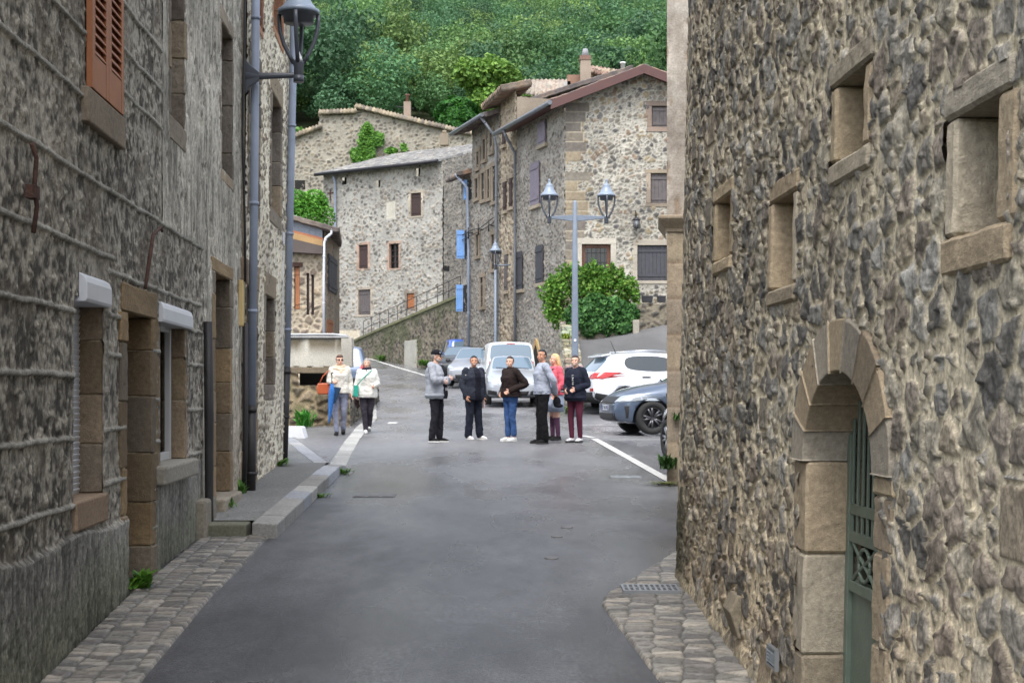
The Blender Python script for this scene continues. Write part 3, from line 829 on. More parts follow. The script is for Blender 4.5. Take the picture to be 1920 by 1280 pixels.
def hf_render(u, z):
    st = fbm(u / .05, z / .5, 3, 91); fine = fbm(u / .03, z / .05, 4, 92); g = fbm(u / .5, z / .9, 4, 93)
    h = .012 * (fine - .5) + .02 * (fbm(u / .6, z / .6, 3, 94) - .5) - .02 * sst(.6, .72, fbm(u / .12, z / .22, 3, 95))
    C = mixc(L3(134, 130, 120), L3(216, 210, 196), np.clip(.55 + 1.4 * (st - .5) + 1.3 * (g - .5) + .8 * (fine - .5), 0, 1))
    d = sst(.58, .7, fbm(u / .05, z / .09, 3, 96)); C = mixc(C, L3(98, 95, 90), d * .6)
    lo = 1 - sst(1.2, 2.6, z); C = mixc(C, L3(160, 140, 112) * np.ones_like(C), lo * .3)
    return h, C
RUB_C = rubble(31, .16, .095, .022, .026, [(140, 131, 120), (112, 106, 100), (168, 154, 132), (152, 143, 130), (124, 111, 99)], (230, 221, 200), .3, warp=.03)
Hh = 8.6
WLb = Wall(*W_LEFT, (1, 0)); WLc = Wall(*W_LEFT, (1, 0)); WLc.lean = -.010
grow = lambda o, s=.02: (o[0] - s, o[1] + s, o[2] - s, o[3] + s)
wall_grid('wall', WL, 0, uy(13.5), -.4, Hh, .0125, .0078, hf_rough, [oWa, oDo, oWb, oSh], M['cement'], HA,
          cuts=[lambda u, z: (z > 2.98) & (u > uy(11.45)), lambda u, z: (z > 5.7) & (u > 99)])
wall_grid('wall', WLb, uy(11.45), uy(16.25), -.3, Hh, .022, .016, hf_render, [oU2, oPw, oPd], M['cement'], HB,
          cuts=[lambda u, z: (z < 2.98) & (u < uy(13.5))])
wall_grid('wall', WLc, uy(16.25), uy(21.0), -.2, Hh, .024, .014, RUB_C, [grow(o, .1) for o in (oSd, oSw, oS1, oS2, oS3, oS4)], M['stone'], HC)
# unseen flanks and roofs, so that the houses are whole
def house_rest(parent, W, u0, u1, depth, top, seed, rise=1.6):
    """back walls and a tiled roof behind a facade"""
    mb = MB().col(lin(150, 140, 124)); d = -depth; e = .35
    q = lambda u, h, z: W.p(u, z, h)
    mb.quad(q(u1, -.02, -.4), q(u1, d, -.4), q(u1, d, top), q(u1, -.02, top)); mb.quad(q(u0, d, -.4), q(u0, -.02, -.4), q(u0, -.02, top), q(u0, d, top))
    mb.quad(q(u1, d, -.4), q(u0, d, -.4), q(u0, d, top), q(u1, d, top))
    mb.build('back_wall', M['dressed'], parent, True)
    roof_tiles('roof', q(u0 - .02, e, top - .1), q(u1 + .02, e, top - .1), q(u1 + .02, d, top + rise), q(u0 - .02, d, top + rise), M['tile'], parent, seed=seed, du=.1)
house_rest(HA, WL, 0, uy(11.45), 7, Hh, 1); house_rest(HB, WLb, uy(11.5), uy(16.25), 7, Hh + .02, 2); house_rest(HC, WLc, uy(16.3), uy(21.0), 7, Hh + .04, 3)

def back(W, o, h, mat, name, parent, th=.03):
    return panel(W, o[0] - .05, o[1] + .05, o[2] - .05, o[3] + .05, h, th).build(name, mat, parent, True)
def surround(W, o, fw, depth, pal, seed, parent, mat='dressed', **k):
    if k.get('lintel') == 0:      # no lintel: two separate jambs
        for sd in (0, 1):
            ob = blocks_surround(W, *o, fw, depth, pal, seed + sd * 50, sides=(sd,), **k).build('stone_jamb', M[mat], parent, True, bevel=.010)
            weather(ob, .02, 3)
        return ob
    ob = blocks_surround(W, *o, fw, depth, pal, seed, **k).build('stone_surround', M[mat], parent, True, bevel=.010)
    return weather(ob, .02, 3) if W.a.y < 10 else ob
# roughcast house
surround(WL, oWa, .10, .24, TAN[2:] + [(126, 120, 112)], 1, HA, lintel=0, proud=-.004, fwvar=.2)
o = MB().col(lin(146, 126, 106)).box((oWa[0] - .02, -.2, .76), (oWa[1] + .04, .03, .945), WL.M()).build('sill', M['dressed'], HA, True, bevel=.015)
slat = MB()
for i in range(34):
    z = oWa[2] + i * .038
    slat.prism([WL.p(oWa[0], z, -.155), WL.p(oWa[0], z + .03, -.145), WL.p(oWa[0], z + .037, -.155)], WL.p(oWa[1], z, -.155) - WL.p(oWa[0], z, -.155))
shA = slat.build('roller_shutter', M['white_shutter'], HA, True)
back(WL, oWa, -.17, M['dark'], 'window_back', HA)
def shutter_box(u0, u1, z0, z1, out):
    mb = MB(); pts = [(-.15, z1), (out - .05, z1), (out - .015, z1 - .02), (out, z1 - .06), (out, z0 + .02), (out - .01, z0), (-.15, z0)]
    mb.prism([WL.p(u0, z, h) for h, z in pts], WL.p(u1, 0, 0) - WL.p(u0, 0, 0))
    return mb.build('shutter_box', M['white_shutter'], HA, True, bevel=.006)
shutter_box(uy(8.77), uy(9.45), 2.17, 2.35, .05)
shutter_box(uy(11.28), uy(12.66), 2.17, 2.34, .05)
surround(WL, oDo, .17, .34, TAN, 4, HA, lintel=.2, proud=.02)
back(WL, oDo, -.36, M['dark_shutter'], 'door', HA, .05)
surround(WL, oWb, .13, .22, TAN, 6, HA, lintel=0, proud=.006)
MB().col(lin(150, 146, 136)).box((oWb[0] - .18, -.2, .88), (oWb[1] + .16, .10, 1.03), WL.M()).build('sill', M['dressed'], HA, True, bevel=.02)
back(WL, oWb, -.19, M['glass'], 'window_pane', HA)
fr = MB(); MM = WL.M(); a, b, c, d = oWb
for x in (a + .02, b - .08, (a + b) / 2 - .04): fr.box((x, -.16, c), (x + (.06 if x != (a + b) / 2 - .04 else .08), -.11, d), MM)
fr.box((a + .06, -.155, c), (b - .06, -.115, c + .07), MM).box((a + .06, -.155, d - .07), (b - .06, -.115, d), MM)
fr.build('window_frame', M['pvc'], HA, True, bevel=.005)
# brown shutter on the first floor, with its sill
sh = MB(); a, b, c, d = oSh
for x0, x1 in ((a - .02, (a + b) / 2 - .003), ((a + b) / 2 + .003, b + .02)):
    w = .075
    sh.box((x0, .01, c), (x0 + w, .05, d), MM).box((x1 - w, .01, c), (x1, .05, d), MM)
    sh.box((x0 + w, .012, c), (x1 - w, .048, c + .22), MM).box((x0 + w, .012, d - .1), (x1 - w, .048, d), MM)
    z = c + .22
    while z < d - .1:
        sh.prism([WL.p(x0 + w, z + .004, .046), WL.p(x0 + w, z + .052, .016), WL.p(x0 + w, z + .06, .022), WL.p(x0 + w, z + .012, .052)], WL.p(x1 - w, 0, 0) - WL.p(x0 + w, 0, 0)); z += .058
    sh.box((x0 + w, .008, c + .2), (x1 - w, .016, d - .1), MM)
sh.build('shutter', M['brown_shutter'], HA, True, bevel=.003)
MB().col(lin(140, 128, 112)).box((a - .12, -.1, c - .23), (b + .08, .05, c - .01), MM).build('sill', M['dressed'], HA, True, bevel=.012)
back(WL, oSh, -.05, M['dark'], 'window_back', HA)
# iron ties on the wall
t = MB(); u0 = WL.uz(45, 340)[0]
t.tube([WL.p(u0 - .03, 2.93, .05), WL.p(u0 + .02, 2.86, .06), WL.p(u0 - .02, 2.7, .06), WL.p(u0 + .03, 2.6, .06), WL.p(u0, 2.46, .05)], .013, 8)
t.box((u0 - .05, .02, 2.64), (u0 + .05, .07, 2.71), MM).build('wall_tie', M['rust'], HA, True)
u0, u1 = WL.u(262, 2), WL.u(292, 2)
MB().tube([WL.p(u1, 2.88, .05), WL.p(u1 - .1, 2.9, .06), WL.p(u0 + .15, 2.8, .07), WL.p(u0 + .02, 2.62, .07), WL.p(u0, 2.45, .05), WL.p(u0 - .04, 2.38, .05)], [.011, .012, .013, .016, .014, .01], 8).build('wall_tie', M['rust'], HA, True)
# short black pipe before the pavement
uq = WL.uy(13.42)
MB().tube([WL.p(uq, .12, .07), WL.p(uq - .02, .6, .075), WL.p(uq + .01, 1.4, .07), WL.p(uq, 2.28, .06)], [.045, .04, .045, .042], 10).build('drain_pipe', M['black_pipe'], HA, True)
MB().col(lin(140, 134, 122)).box((uy(13.1), -.05, -.1), (uy(13.7), .10, .62), MM).build('corner_stone', M['dressed'], HA, True, bevel=.03)

# rendered house
surround(WLb, oU2, .07, .2, GREYTAN, 11, HB, lintel=.2, sill=.2, proud=.004); back(WLb, oU2, -.2, M['dark'], 'window_back', HB)
surround(WLb, oPw, .05, .24, GREYTAN, 12, HB, lintel=.16, sill=.12, proud=.002); back(WLb, oPw, -.24, M['dark'], 'window_back', HB)
surround(WLb, oPd, .16, .32, TAN, 13, HB, lintel=.14, proud=.01); back(WLb, oPd, -.3, M['dark_shutter'], 'door', HB, .05)
MB().col(lin(150, 142, 128)).box((oPd[0] - .1, -.3, .2), (oPd[1] + .1, .12, .55), MM).build('doorstep', M['dressed'], HB, True, bevel=.02)
# rubble house
for i, (o_, wd) in enumerate(((oSd, .2), (oSw, .16), (oS1, .16), (oS2, .16))):
    surround(WLc, o_, wd, .3, GREYTAN + TAN[3:], 20 + i, HC, lintel=.3, sill=0 if i == 0 else .2, proud=.012)
    back(WLc, o_, -.26, M['dark_shutter'] if i == 0 else M['dark'], 'door' if i == 0 else 'window_back', HC)
for i, o_ in enumerate((oS3, oS4)):
    surround(WLc, o_, .12, .3, [(160, 118, 92), (148, 106, 84), (170, 128, 100)], 30 + i, HC, lintel=.3, sill=.1); back(WLc, o_, -.26, M['dark'], 'window_back', HC)
# downpipes, service cable and meter boxes
yp = 16.35
downpipe(HC, [WLc.p(uy(yp), 8.5, .08), WLc.p(uy(yp), 4.2, .09), WLc.p(uy(yp), 1.45, .085)], .048, M['pipe'], (.15, .6))
downpipe(HC, [WLc.p(uy(yp), 1.47, .085), WLc.p(uy(yp) + .02, .35, .085)], .055, M['black_pipe'], (.05, .7), 'cast_iron_pipe')
MB().box((uy(15.98), .0, 2.36), (uy(16.12), .05, 2.88), MM).build('cable_box', plain('yellowed plastic', lin(196, 172, 118), .5), HC, True, bevel=.01)
MB().tube([WLc.p(uy(16.1), 2.4, .04), WLc.p(uy(16.12), 1.2, .05), WLc.p(uy(16.1), .35, .04)], .03, 8).tube([WLc.p(uy(15.75), 8.4, .03), WLc.p(uy(15.85), 5.6, .03), WLc.p(uy(15.75), 4.5, .03), WLc.p(uy(16.02), 3.4, .035), WLc.p(uy(16.02), 2.86, .04)], .014, 8).build('cable', M['black_pipe'], HC, True)
pt, pm_, pb = Vector((-.153 * 20.75, 20.75, 8.5)), P(537, 690, 20.75), P(531, 862, 20.75)
pt = P(553, 0, 20.75) + Vector((.02, 0, 1.1))
downpipe(HC, [pt, P(545, 330, 20.75), pm_], .055, M['pipe'], (.3, .8))
downpipe(HC, [pm_ + Vector((0, 0, .02)), pb - Vector((0, 0, .1))], .062, M['black_pipe'], (.05, .5), 'cast_iron_pipe')
downpipe(HC, [P(527, 470, 20.3), P(523, 690, 20.3), P(519, 858, 20.3)], .05, M['concrete'], (), 'cable_duct')
MB().box((-.04, -.06, -.09), (.04, .06, .09), Matrix.Translation(P(528, 447, 20.3))).build('cable_cap', M['white_shutter'], HC, True, bevel=.012)

# ------------------------------------------------------------------ right side: the big rubble wall with the arched door
WR = Wall((1.24 + .035 * 7.8, 3.0), (1.24, 10.8), (-1, 0)); WR.lean = .022
HR = thing('stone_house', 'large brown rubble stone house with small deep windows and an arched green door', 'house', (1.3, 7, 0))
def ow(px0, px1, pyt, pyb):
    pm = (pyt + pyb) / 2; a, b = WR.uz(px0, pm)[0], WR.uz(px1, pm)[0]
    u0, u1 = min(a, b), max(a, b); um = (u0 + u1) / 2
    return (u0, u1, WR.z(pyb, um), WR.z(pyt, um))
rw = [ow(1345, 1371, 372, 485), ow(1452, 1490, 370, 538), ow(1573, 1624, 140, 290), ow(1797, 1876, 198, 432)]
dn, df = WR.uz(1646, 860)[0], WR.uz(1516, 845)[0]           # near and far edge of the arched opening
d0, d1 = min(dn, df), max(dn, df)
dc, da = (d0 + d1) / 2, (d1 - d0) / 2
SPR, RISE = 1.28, .42
RING = .23
def arch_cut(u, z):
    e = ((u - dc) / (da + RING * .5)) ** 2 + (np.maximum(z - SPR, 0) / (RISE + RING * .5)) ** 2
    return (e < 1) & (np.abs(u - dc) < da + RING * .5)
RUB_R0 = rubble(101, .205, .140, .0125, .016, [(134, 130, 122), (118, 115, 109), (148, 144, 135), (126, 118, 108), (150, 140, 123), (108, 106, 102), (133, 124, 113), (143, 141, 135), (152, 146, 132)],
               (206, 195, 170), .27, edge=.007, warp=.020, rough=.013, mvar=.45, chip=.85, blocks=.045, jit=(.85, .6), mott=.55, ragged=.006, bcol=((140, 130, 114), (132, 126, 114), (124, 119, 110)))
def RUB_R(u, z):
    h, c = RUB_R0(u, z)
    # lower courses are warmer and browner, damp at the foot
    lo = 1 - sst(.5, 1.5, z + .5 * (fbm(u / .8, z / .8, 3, 5) - .5))
    c = mixc(c, c * np.array([1.02, .92, .82]), lo * .6)
    moss = (1 - sst(.1, .75, 7.8 - u + .25 * (fbm(u / .2, z / .2, 3, 7) - .5))) * (1 - sst(.6, 1.05, z + .4 * (fbm(u / .2, z / .15, 3, 8) - .5)))
    c = mixc(c, L3(50, 54, 34) * np.ones_like(c), moss * .8)
    foot = 1 - sst(.0, .13, z - gz(3 + u) + .1 * (fbm(u / .15, z / .1, 3, 9) - .5))
    c = mixc(c, L3(150, 140, 118) * np.ones_like(c) * (.7 + .5 * fbm(u / .04, z / .04, 3, 10))[..., None], foot * .8)
    h = h * (1 - foot) + foot * (.035 + .015 * (fbm(u / .08, z / .06, 3, 11) - .5))
    h = h * (.35 + .65 * (1 - sst(7.2, 7.75, u)))
    return h, c
wall_grid('wall', WR, 0, WR.len, -.4, 5.2, .0105, .0068, RUB_R, [grow(o, .09) for o in rw], M['stone'], HR, cuts=[arch_cut])
wall_grid('upper_wall', WR, 0, WR.len, 5.2, 8.2, .04, .04, RUB_R, [], M['stone'], HR)
mb = MB().col(lin(140, 126, 104))
q = lambda u, h, z: WR.p(u, z, h)
mb.quad(q(WR.len, 0, -.2), q(WR.len, -7, -.2), q(WR.len, -7, 8.2), q(WR.len, 0, 8.2)); mb.quad(q(0, -7, -.2), q(0, 0, -.2), q(0, 0, 8.2), q(0, -7, 8.2)); mb.quad(q(0, -7, -.2), q(WR.len, -7, -.2), q(WR.len, -7, 8.2), q(0, -7, 8.2))
mb.build('back_wall', M['dressed'], HR, True)
roof_tiles('roof', q(-.1, .4, 8.1), q(WR.len + .2, .4, 8.1), q(WR.len + .2, -7, 9.8), q(-.1, -7, 9.8), M['tile'], HR, seed=9, du=.1)
RT = [(164, 148, 124), (172, 156, 130), (156, 144, 124), (154, 146, 132), (166, 156, 138)]
for i, o_ in enumerate(rw):
    fw = (.07, .09, .11, .12)[i]
    mb = blocks_surround(WR, *o_, fw, .34, RT, 40 + i, lintel=(.10, .11, .11, .11)[i], sill=(.09, .09, .10, .13)[i], proud=.014, sill_proud=.004)
    weather(mb.build('stone_surround', M['dressed'], HR, True, bevel=.014), .016)
    back(WR, o_, -.33, M['dark'], 'window_back', HR)
# door surround: jamb blocks and voussoirs
mb = MB(); rnd = random.Random(77); MR = WR.M()
def cc():
    k = rnd.choice(RT + [(146, 132, 112)]); f = rnd.uniform(.85, 1.1); return tuple(x * f for x in lin(*k))
jm_ = {0: MB(), 1: MB()}
for side, zz in ((1, [-.4, .36, .84, SPR]), (0, [-.4, .3, .62, .98, 1.2, SPR])):
    for z0, z1 in zip(zz[:-1], zz[1:]):
        w = RING * rnd.uniform(.75, 1.25); mb = jm_[side]; mb.col(cc()); pr = .014 + rnd.uniform(-.005, .005)
        if side: mb.box((d1 - rnd.uniform(0, .012), -.42, z0 + .003), (d1 + w, pr, z1 - .003), MR)
        else: mb.box((d0 - w, -.42, z0 + .003), (d0 + rnd.uniform(0, .012), pr, z1 - .003), MR)
jm_[0].col(lin(170, 158, 134)).box((d0 - RING * .5, -.40, -.4), (d0 - .012, .0, SPR), MR)
jm_[1].col(lin(170, 158, 134)).box((d1 + .012, -.40, -.4), (d1 + RING * .5, .0, SPR), MR)
for k_ in (0, 1): weather(jm_[k_].build('door_jamb', M['dressed'], HR, True, bevel=.012), .014)
ma = MB()
nv = 9
for k in range(nv):
    t0, t1 = math.pi * k / nv + .004, math.pi * (k + 1) / nv - .004
    ma.col(cc()); pr = .028 + rnd.uniform(-.002, .002); ro = RING * rnd.uniform(.97, 1.06)
    na = 7; vs = []
    for j in range(na):
        a_ = t0 + (t1 - t0) * j / (na - 1); c_, s_ = math.cos(a_), math.sin(a_)
        i_ = (dc + da * c_, SPR + RISE * s_); o_ = (dc + (da + ro) * c_, SPR + (RISE + ro) * s_)
        vs += [MR @ Vector((i_[0], pr, i_[1])), MR @ Vector((o_[0], pr, o_[1])), MR @ Vector((o_[0], -.42, o_[1])), MR @ Vector((i_[0], -.42, i_[1]))]
    fs = [(4 * j + q_, 4 * j + (q_ + 1) % 4, 4 * j + 4 + (q_ + 1) % 4, 4 * j + 4 + q_) for j in range(na - 1) for q_ in range(4)] + [(0, 1, 2, 3), (4 * na - 1, 4 * na - 2, 4 * na - 3, 4 * na - 4)]
    ma.add(vs, fs)
ma.build('arch_ring', M['dressed'], HR, True, bevel=.006)
# the iron door
dh = -.20
iron = MB()
door = MB(); zt = lambda u: SPR + RISE * math.sqrt(max(0, 1 - ((u - dc) / da) ** 2))
door.box((d0 - .02, dh - .05, -.3), (d1 + .02, dh - .01, .72), MR)
for x in np.linspace(d0 + .02, d1 - .02, 3):
    door.box((x - .035, dh - .012, -.1), (x + .035, dh + .015, zt(x) + .02 if 0 < x - d0 < 2 * da else 1.2), MR)
for z in (.06, .70, .93, 1.06):
    door.box((d0, dh - .008, z - .025), (d1, dh + .011, z + .025), MR)
for x in np.linspace(d0 + .07, d1 - .07, 13):
    door.box((x - .009, dh - .006, .95), (x + .009, dh + .007, zt(x)), MR)
for c0 in (d0 + da * .5, d0 + da * 1.5):
    for k in range(16):
        a0, a1 = k / 16 * 6.283, (k + 1) / 16 * 6.283
        door.tube([MR @ Vector((c0 + .09 * math.cos(a0) * (1 + .0), dh, .815 + .075 * math.sin(a0))), MR @ Vector((c0 + .09 * math.cos(a1), dh, .815 + .075 * math.sin(a1)))], .010, 6)
    for sx in (-1, 1):
        for sz in (-1, 1):
            door.tube([MR @ Vector((c0, dh, .815)), MR @ Vector((c0 + sx * .12, dh, .815 + sz * .05)), MR @ Vector((c0 + sx * .2, dh, .815 + sz * .1))], .010, 6)
door.build('iron_door', M['green_door'], HR, True, bevel=.003)
MB().box((d0 - .03, dh - .10, -.1), (d1 + .03, dh - .06, SPR + RISE), MR).build('door_glass', M['glass'], HR, True)
# vent grille near the foot, a niche by the door, a sloping ledge stone
g = MB(); ua, ub = sorted((WR.uz(1455, 1230)[0], WR.uz(1472, 1230)[0])); za, zb = WR.z(1258, ua), WR.z(1205, ub)
g.box((ua, .03, za), (ub, .052, za + .012), MR).box((ua, .03, zb - .012), (ub, .052, zb), MR).box((ua, .03, za + .012), (ua + .012, .052, zb - .012), MR).box((ub - .012, .03, za + .012), (ub, .052, zb - .012), MR)
z = za + .02
while z < zb - .02:
    g.prism([WR.p(ua + .012, z, .048), WR.p(ua + .012, z + .012, .034), WR.p(ua + .012, z + .015, .038), WR.p(ua + .012, z + .003, .052)], WR.p(ub - .012, 0, 0) - WR.p(ua + .012, 0, 0)); z += .017
g.build('vent_grille', M['tin'], HR, True)
uc, zc = WR.uz(1385, 1128)
MB().col(lin(138, 128, 110)).prism([WR.p(uc - .12, zc - .2, .02), WR.p(uc - .12, zc - .04, .075), WR.p(uc - .12, zc + .05, .03), WR.p(uc - .12, zc + .06, -.03), WR.p(uc - .12, zc - .2, -.03)], WR.p(uc + .12, 0, 0) - WR.p(uc - .12, 0, 0)).build('ledge_stone', M['dressed'], HR, True, bevel=.01)

# ------------------------------------------------------------------ the plastered corner house beyond it
HP = thing('plastered_house', 'pink-cream plastered house corner with a moulded stone capital, seen edge-on behind the big rubble wall', 'house', (2.4, 19.5, 0))
WP = Wall((2.07, 19.0), (7.0, 19.0), (0, -1))
WPl = Wall((2.07, 19.0), (2.26, 20.2), (-1, 0))
def hf_pl(u, z):
    g = fbm(u / .3, z / .5, 4, 201); f = fbm(u / .05, z / .07, 3, 202)
    C = mixc(L3(146, 136, 124), L3(196, 188, 176), np.clip(.5 + 1.6 * (g - .5) + .8 * (f - .5), 0, 1))
    cr = sst(.62, .7, fbm(u / .15, z / .4, 4, 203)); C = mixc(C, L3(140, 120, 100) * np.ones_like(C), cr * .7)
    h = .01 * (f - .5) - .012 * cr
    bl = np.floor((z + .1 * np.floor(u / .4)) / .48); lower = 1 - sst(3.75, 3.8, z)
    blk = pick(hsh(bl, np.floor(u / .6), 6) * .999, [lin(*c) for c in [(160, 146, 124), (150, 136, 116), (170, 158, 138), (142, 130, 114)]]) * (.8 + .4 * f)[..., None]
    jz = np.abs((z / .48) % 1 - .5); jm = sst(.47, .492, jz)
    C = mixc(C, mixc(blk, L3(120, 100, 80) * np.ones_like(C), jm * .7), lower); h = h - lower * jm * .012
    return h, C
wall_grid('wall', WP, 0, 4.9, -.1, 8.4, .03, .03, hf_pl, [], M['dressed'], HP)
wall_grid('side_wall', WPl, 0, 1.2, -.1, 8.4, .04, .04, hf_pl, [], M['dressed'], HP)
MB().col(lin(170, 150, 124)).quad((7, 19, -.1), (7, 20.2, -.1), (7, 20.2, 8.4), (7, 19, 8.4)).quad((7, 20.2, -.1), (2.27, 20.2, -.1), (2.27, 20.2, 8.4), (7, 20.2, 8.4)).quad((2.07, 19, 8.4), (7, 19, 8.4), (7, 20.2, 8.4), (2.27, 20.2, 8.4)).build('back_wall', M['dressed'], HP, True)
zc = CH + (HZ - 415) / F * 19
cap = MB().col(lin(150, 136, 116))
prof = [(.02, -.14), (.03, -.10), (.07, -.05), (.11, 0), (.13, .03), (.13, .06), (.09, .075), (.02, .08)]
pts = [Vector((2.07 - e, 19 - e, zc + z)) for e, z in prof]
ptr = [Vector((4.0, 19 - e, zc + z)) for e, z in prof]
ptb = [Vector((2.2 - e, 20.15, zc + z)) for e, z in prof]
n = len(prof); vs = ptb + pts + ptr
cap.add(vs, [(i, i + 1, n + i + 1, n + i) for i in range(n - 1)] + [(n + i, n + i + 1, 2 * n + i + 1, 2 * n + i) for i in range(n - 1)])
cap.build('capital', M['dressed'], HP, True)
# ------------------------------------------------------------------ row of tall stone houses on the right of the street
RIGHT = [(112, 106, 98), (128, 118, 106), (98, 92, 88), (140, 126, 106), (120, 112, 104), (104, 98, 94)]
RUB_G = rubble(301, .24, .15, .011, .04, [(112, 108, 102), (126, 120, 110), (92, 90, 87), (140, 128, 106), (118, 112, 104), (84, 82, 82), (132, 116, 100)], (170, 166, 155), .45, edge=.022, warp=.06, rough=.012)
RUB_S = rubble(331, .30, .14, .016, .04, [(118, 112, 104), (132, 124, 114), (106, 100, 94), (142, 133, 120), (124, 116, 108)], (152, 148, 140), .3, edge=.03, warp=.05)
RUB_T = rubble(361, .36, .22, .026, .05, [(124, 114, 102), (138, 126, 110), (112, 100, 90), (148, 132, 112)], (172, 160, 140), .35, edge=.03, warp=.05)
RUB_M = rubble(391, .33, .19, .028, .05, [(124, 118, 110), (138, 130, 120), (108, 104, 98), (148, 138, 124), (158, 150, 138)], (160, 158, 151), .4, edge=.03, warp=.07)
RUB_K = rubble(421, .40, .26, .030, .06, [(108, 102, 92), (122, 114, 102), (92, 88, 82), (132, 122, 106)], (154, 149, 136), .4, edge=.05, warp=.07)
RUB_D = rubble(451, .38, .20, .022, .06, [(84, 80, 74), (98, 92, 84), (70, 68, 64), (112, 104, 94)], (128, 120, 104), .35, edge=.03, warp=.06)

def rect_px(W, x0, x1, y0, y1):
    ym = (y0 + y1) / 2; a, b = sorted((W.uz(x0, ym)[0], W.uz(x1, ym)[0])); um = (a + b) / 2
    return (a, b, W.z(y1, um), W.z(y0, um))
def opening(parent, W, o, kind, depth=.3, frame=None, fw=.14, lintel=.18, sill=.14, seed=0, mat=None, name=None, planks=5):
    """stone surround with a recessed shutter / pane / dark room"""
    if frame: surround(W, o, fw, depth, frame, seed, parent, lintel=lintel, sill=sill, proud=.03)
    if kind == 'shutter':
        plank_panel(W, o[0] + .02, o[1] - .02, o[2] + .02, o[3] - .02, -.06, .05, planks).build('shutter', mat, parent, True)
        back(W, o, -.16, M['dark'], 'window_back', parent)
    elif kind == 'pane':
        back(W, o, -depth + .06, M['glass'], 'window_pane', parent)
        fr = MB(); MM = W.M(); a, b, c, d = o; t = .05
        for x in np.linspace(a, b - t, 3): fr.box((x, -.2, c), (x + t, -.15, d), MM)
        for z in np.linspace(c, d - t, 5): fr.box((a, -.19, z), (b, -.155, z + t * .7), MM)
        fr.build('window_frame', mat or M['dark_shutter'], parent, True)
    else:
        back(W, o, -depth + .05, M['dark'], 'window_back', parent)
def side_walls(parent, W, u0, u1, depth, z0, top, mat='dressed', col=(140, 130, 116)):
    mb = MB().col(lin(*col)); q = lambda u, h, z: W.p(u, z, h)
    mb.quad(q(u1, -.02, z0), q(u1, -depth, z0), q(u1, -depth, top), q(u1, -.02, top)); mb.quad(q(u0, -depth, z0), q(u0, -.02, z0), q(u0, -.02, top), q(u0, -depth, top)); mb.quad(q(u1, -depth, z0), q(u0, -depth, z0), q(u0, -depth, top), q(u1, -depth, top))
    return mb.build('back_wall', M[mat], parent, True)

# gabled house on the corner
RD = Vector((-.334, 1.0)).normalized()
c0 = Vector((1.95, 52.0)); rowp = lambda t: c0 + RD * t
tY = lambda Y: (Y - 52.0) / RD.y
HG = thing('gabled_house', 'gabled grey rubble house behind the big bush, with a brown bargeboard and dark shutters', 'house', (4.8, 54, 3.4))
WG = Wall((1.95, 52), (9.0, 52), (0, -1))
e1 = rowp(tY(57.3)); WGl = Wall((1.95, 52), (e1.x, e1.y), (-1, -.3))
RX, RZ, SL = 4.78, CH + (HZ - 133) / F * 52, .385
topG = lambda u: RZ - np.abs(u + 1.95 - RX) * SL - .12
EZ = RZ - (RX - 1.95) * SL
gd = rect_px(WG, 1091, 1145, 458, 600); gw1 = rect_px(WG, 1195, 1250, 460, 526); gw2 = rect_px(WG, 1220, 1252, 325, 381); gw3 = rect_px(WG, 1222, 1252, 199, 238)
gd = (gd[0], gd[1], gd[3] - 2.25, gd[3]); gw1 = (gw1[0], gw1[0] + 1.15, gw1[2], gw1[3]); gw2 = (gw2[0], gw2[0] + .72, gw2[2], gw2[3]); gw3 = (gw3[0], gw3[0] + .72, gw3[2], gw3[3])
QP = [(142, 130, 110), (122, 116, 106), (142, 130, 110), (112, 106, 99), (134, 125, 111), (126, 118, 106)]
def hf_gable(u, z):
    h, c = RUB_G(u, z)
    row = np.floor(z / .36); w = .45 + .5 * hsh(row, row * 0, 5); m = (u < w) & (hsh(row, row * 0, 6) < .92)
    jz = np.abs((z / .36) % 1 - .5); j = np.maximum(sst(.44, .49, jz), sst(w - .035, w, u))
    q = mixc(pick(hsh(row, row * 0, 7) * .999, [lin(*x) for x in QP]) * (.8 + .4 * fbm(u / .1, z / .1, 3, 8))[..., None], L3(176, 166, 146) * np.ones_like(c), j)
    h = np.where(m, .02 - .02 * j, h); return h, np.where(m[..., None], q, c)
wall_grid('gable_wall', WG, 0, 7.05, .8, RZ, .045, .035, hf_gable, [grow(o, .1) for o in (gd, gw1, gw2, gw3)], M['farstone'], HG, top=topG)
lw = [rect_px(WGl, 1012, 1026, 228, 270), rect_px(WGl, 998, 1014, 305, 384), rect_px(WGl, 1008, 1021, 460, 530), rect_px(WGl, 971, 982, 472, 542)]
wall_grid('street_wall', WGl, 0, WGl.len, .8, EZ, .05, .035, RUB_S, [grow(o, .05) for o in lw[:0]], M['farstone'], HG)
for i, (o_, mt) in enumerate(zip(lw, ('mauve_shutter', 'mauve_shutter', 'charcoal_shutter', 'charcoal_shutter'))):
    plank_panel(WGl, o_[0], o_[1], o_[2], o_[3], .10, .04, 4).build('shutter', M[mt], HG, True)
    MB().col(lin(150, 140, 124)).box((o_[0] - .1, -.05, o_[2] - .16), (o_[1] + .1, .14, o_[2] - .02), WGl.M()).build('sill', M['dressed'], HG, True, bevel=.01)
fr = [(152, 148, 140), (150, 142, 130)]
MB().col(lin(172, 166, 154)).box((gd[0] - .2, -.25, gd[2]), (gd[0], .035, gd[3]), WG.M()).box((gd[1], -.25, gd[2]), (gd[1] + .2, .035, gd[3]), WG.M()).box((gd[0] - .2, -.25, gd[3] + .002), (gd[1] + .2, .04, gd[3] + .22), WG.M()).build('door_surround', M['dressed'], HG, True, bevel=.01)
dr = panel(WG, gd[0], gd[1], gd[2], gd[3], -.16, .05).build('door', M['wood_door'], HG, True)
MG = WG.M(); a, b, c, d = gd
db = MB()
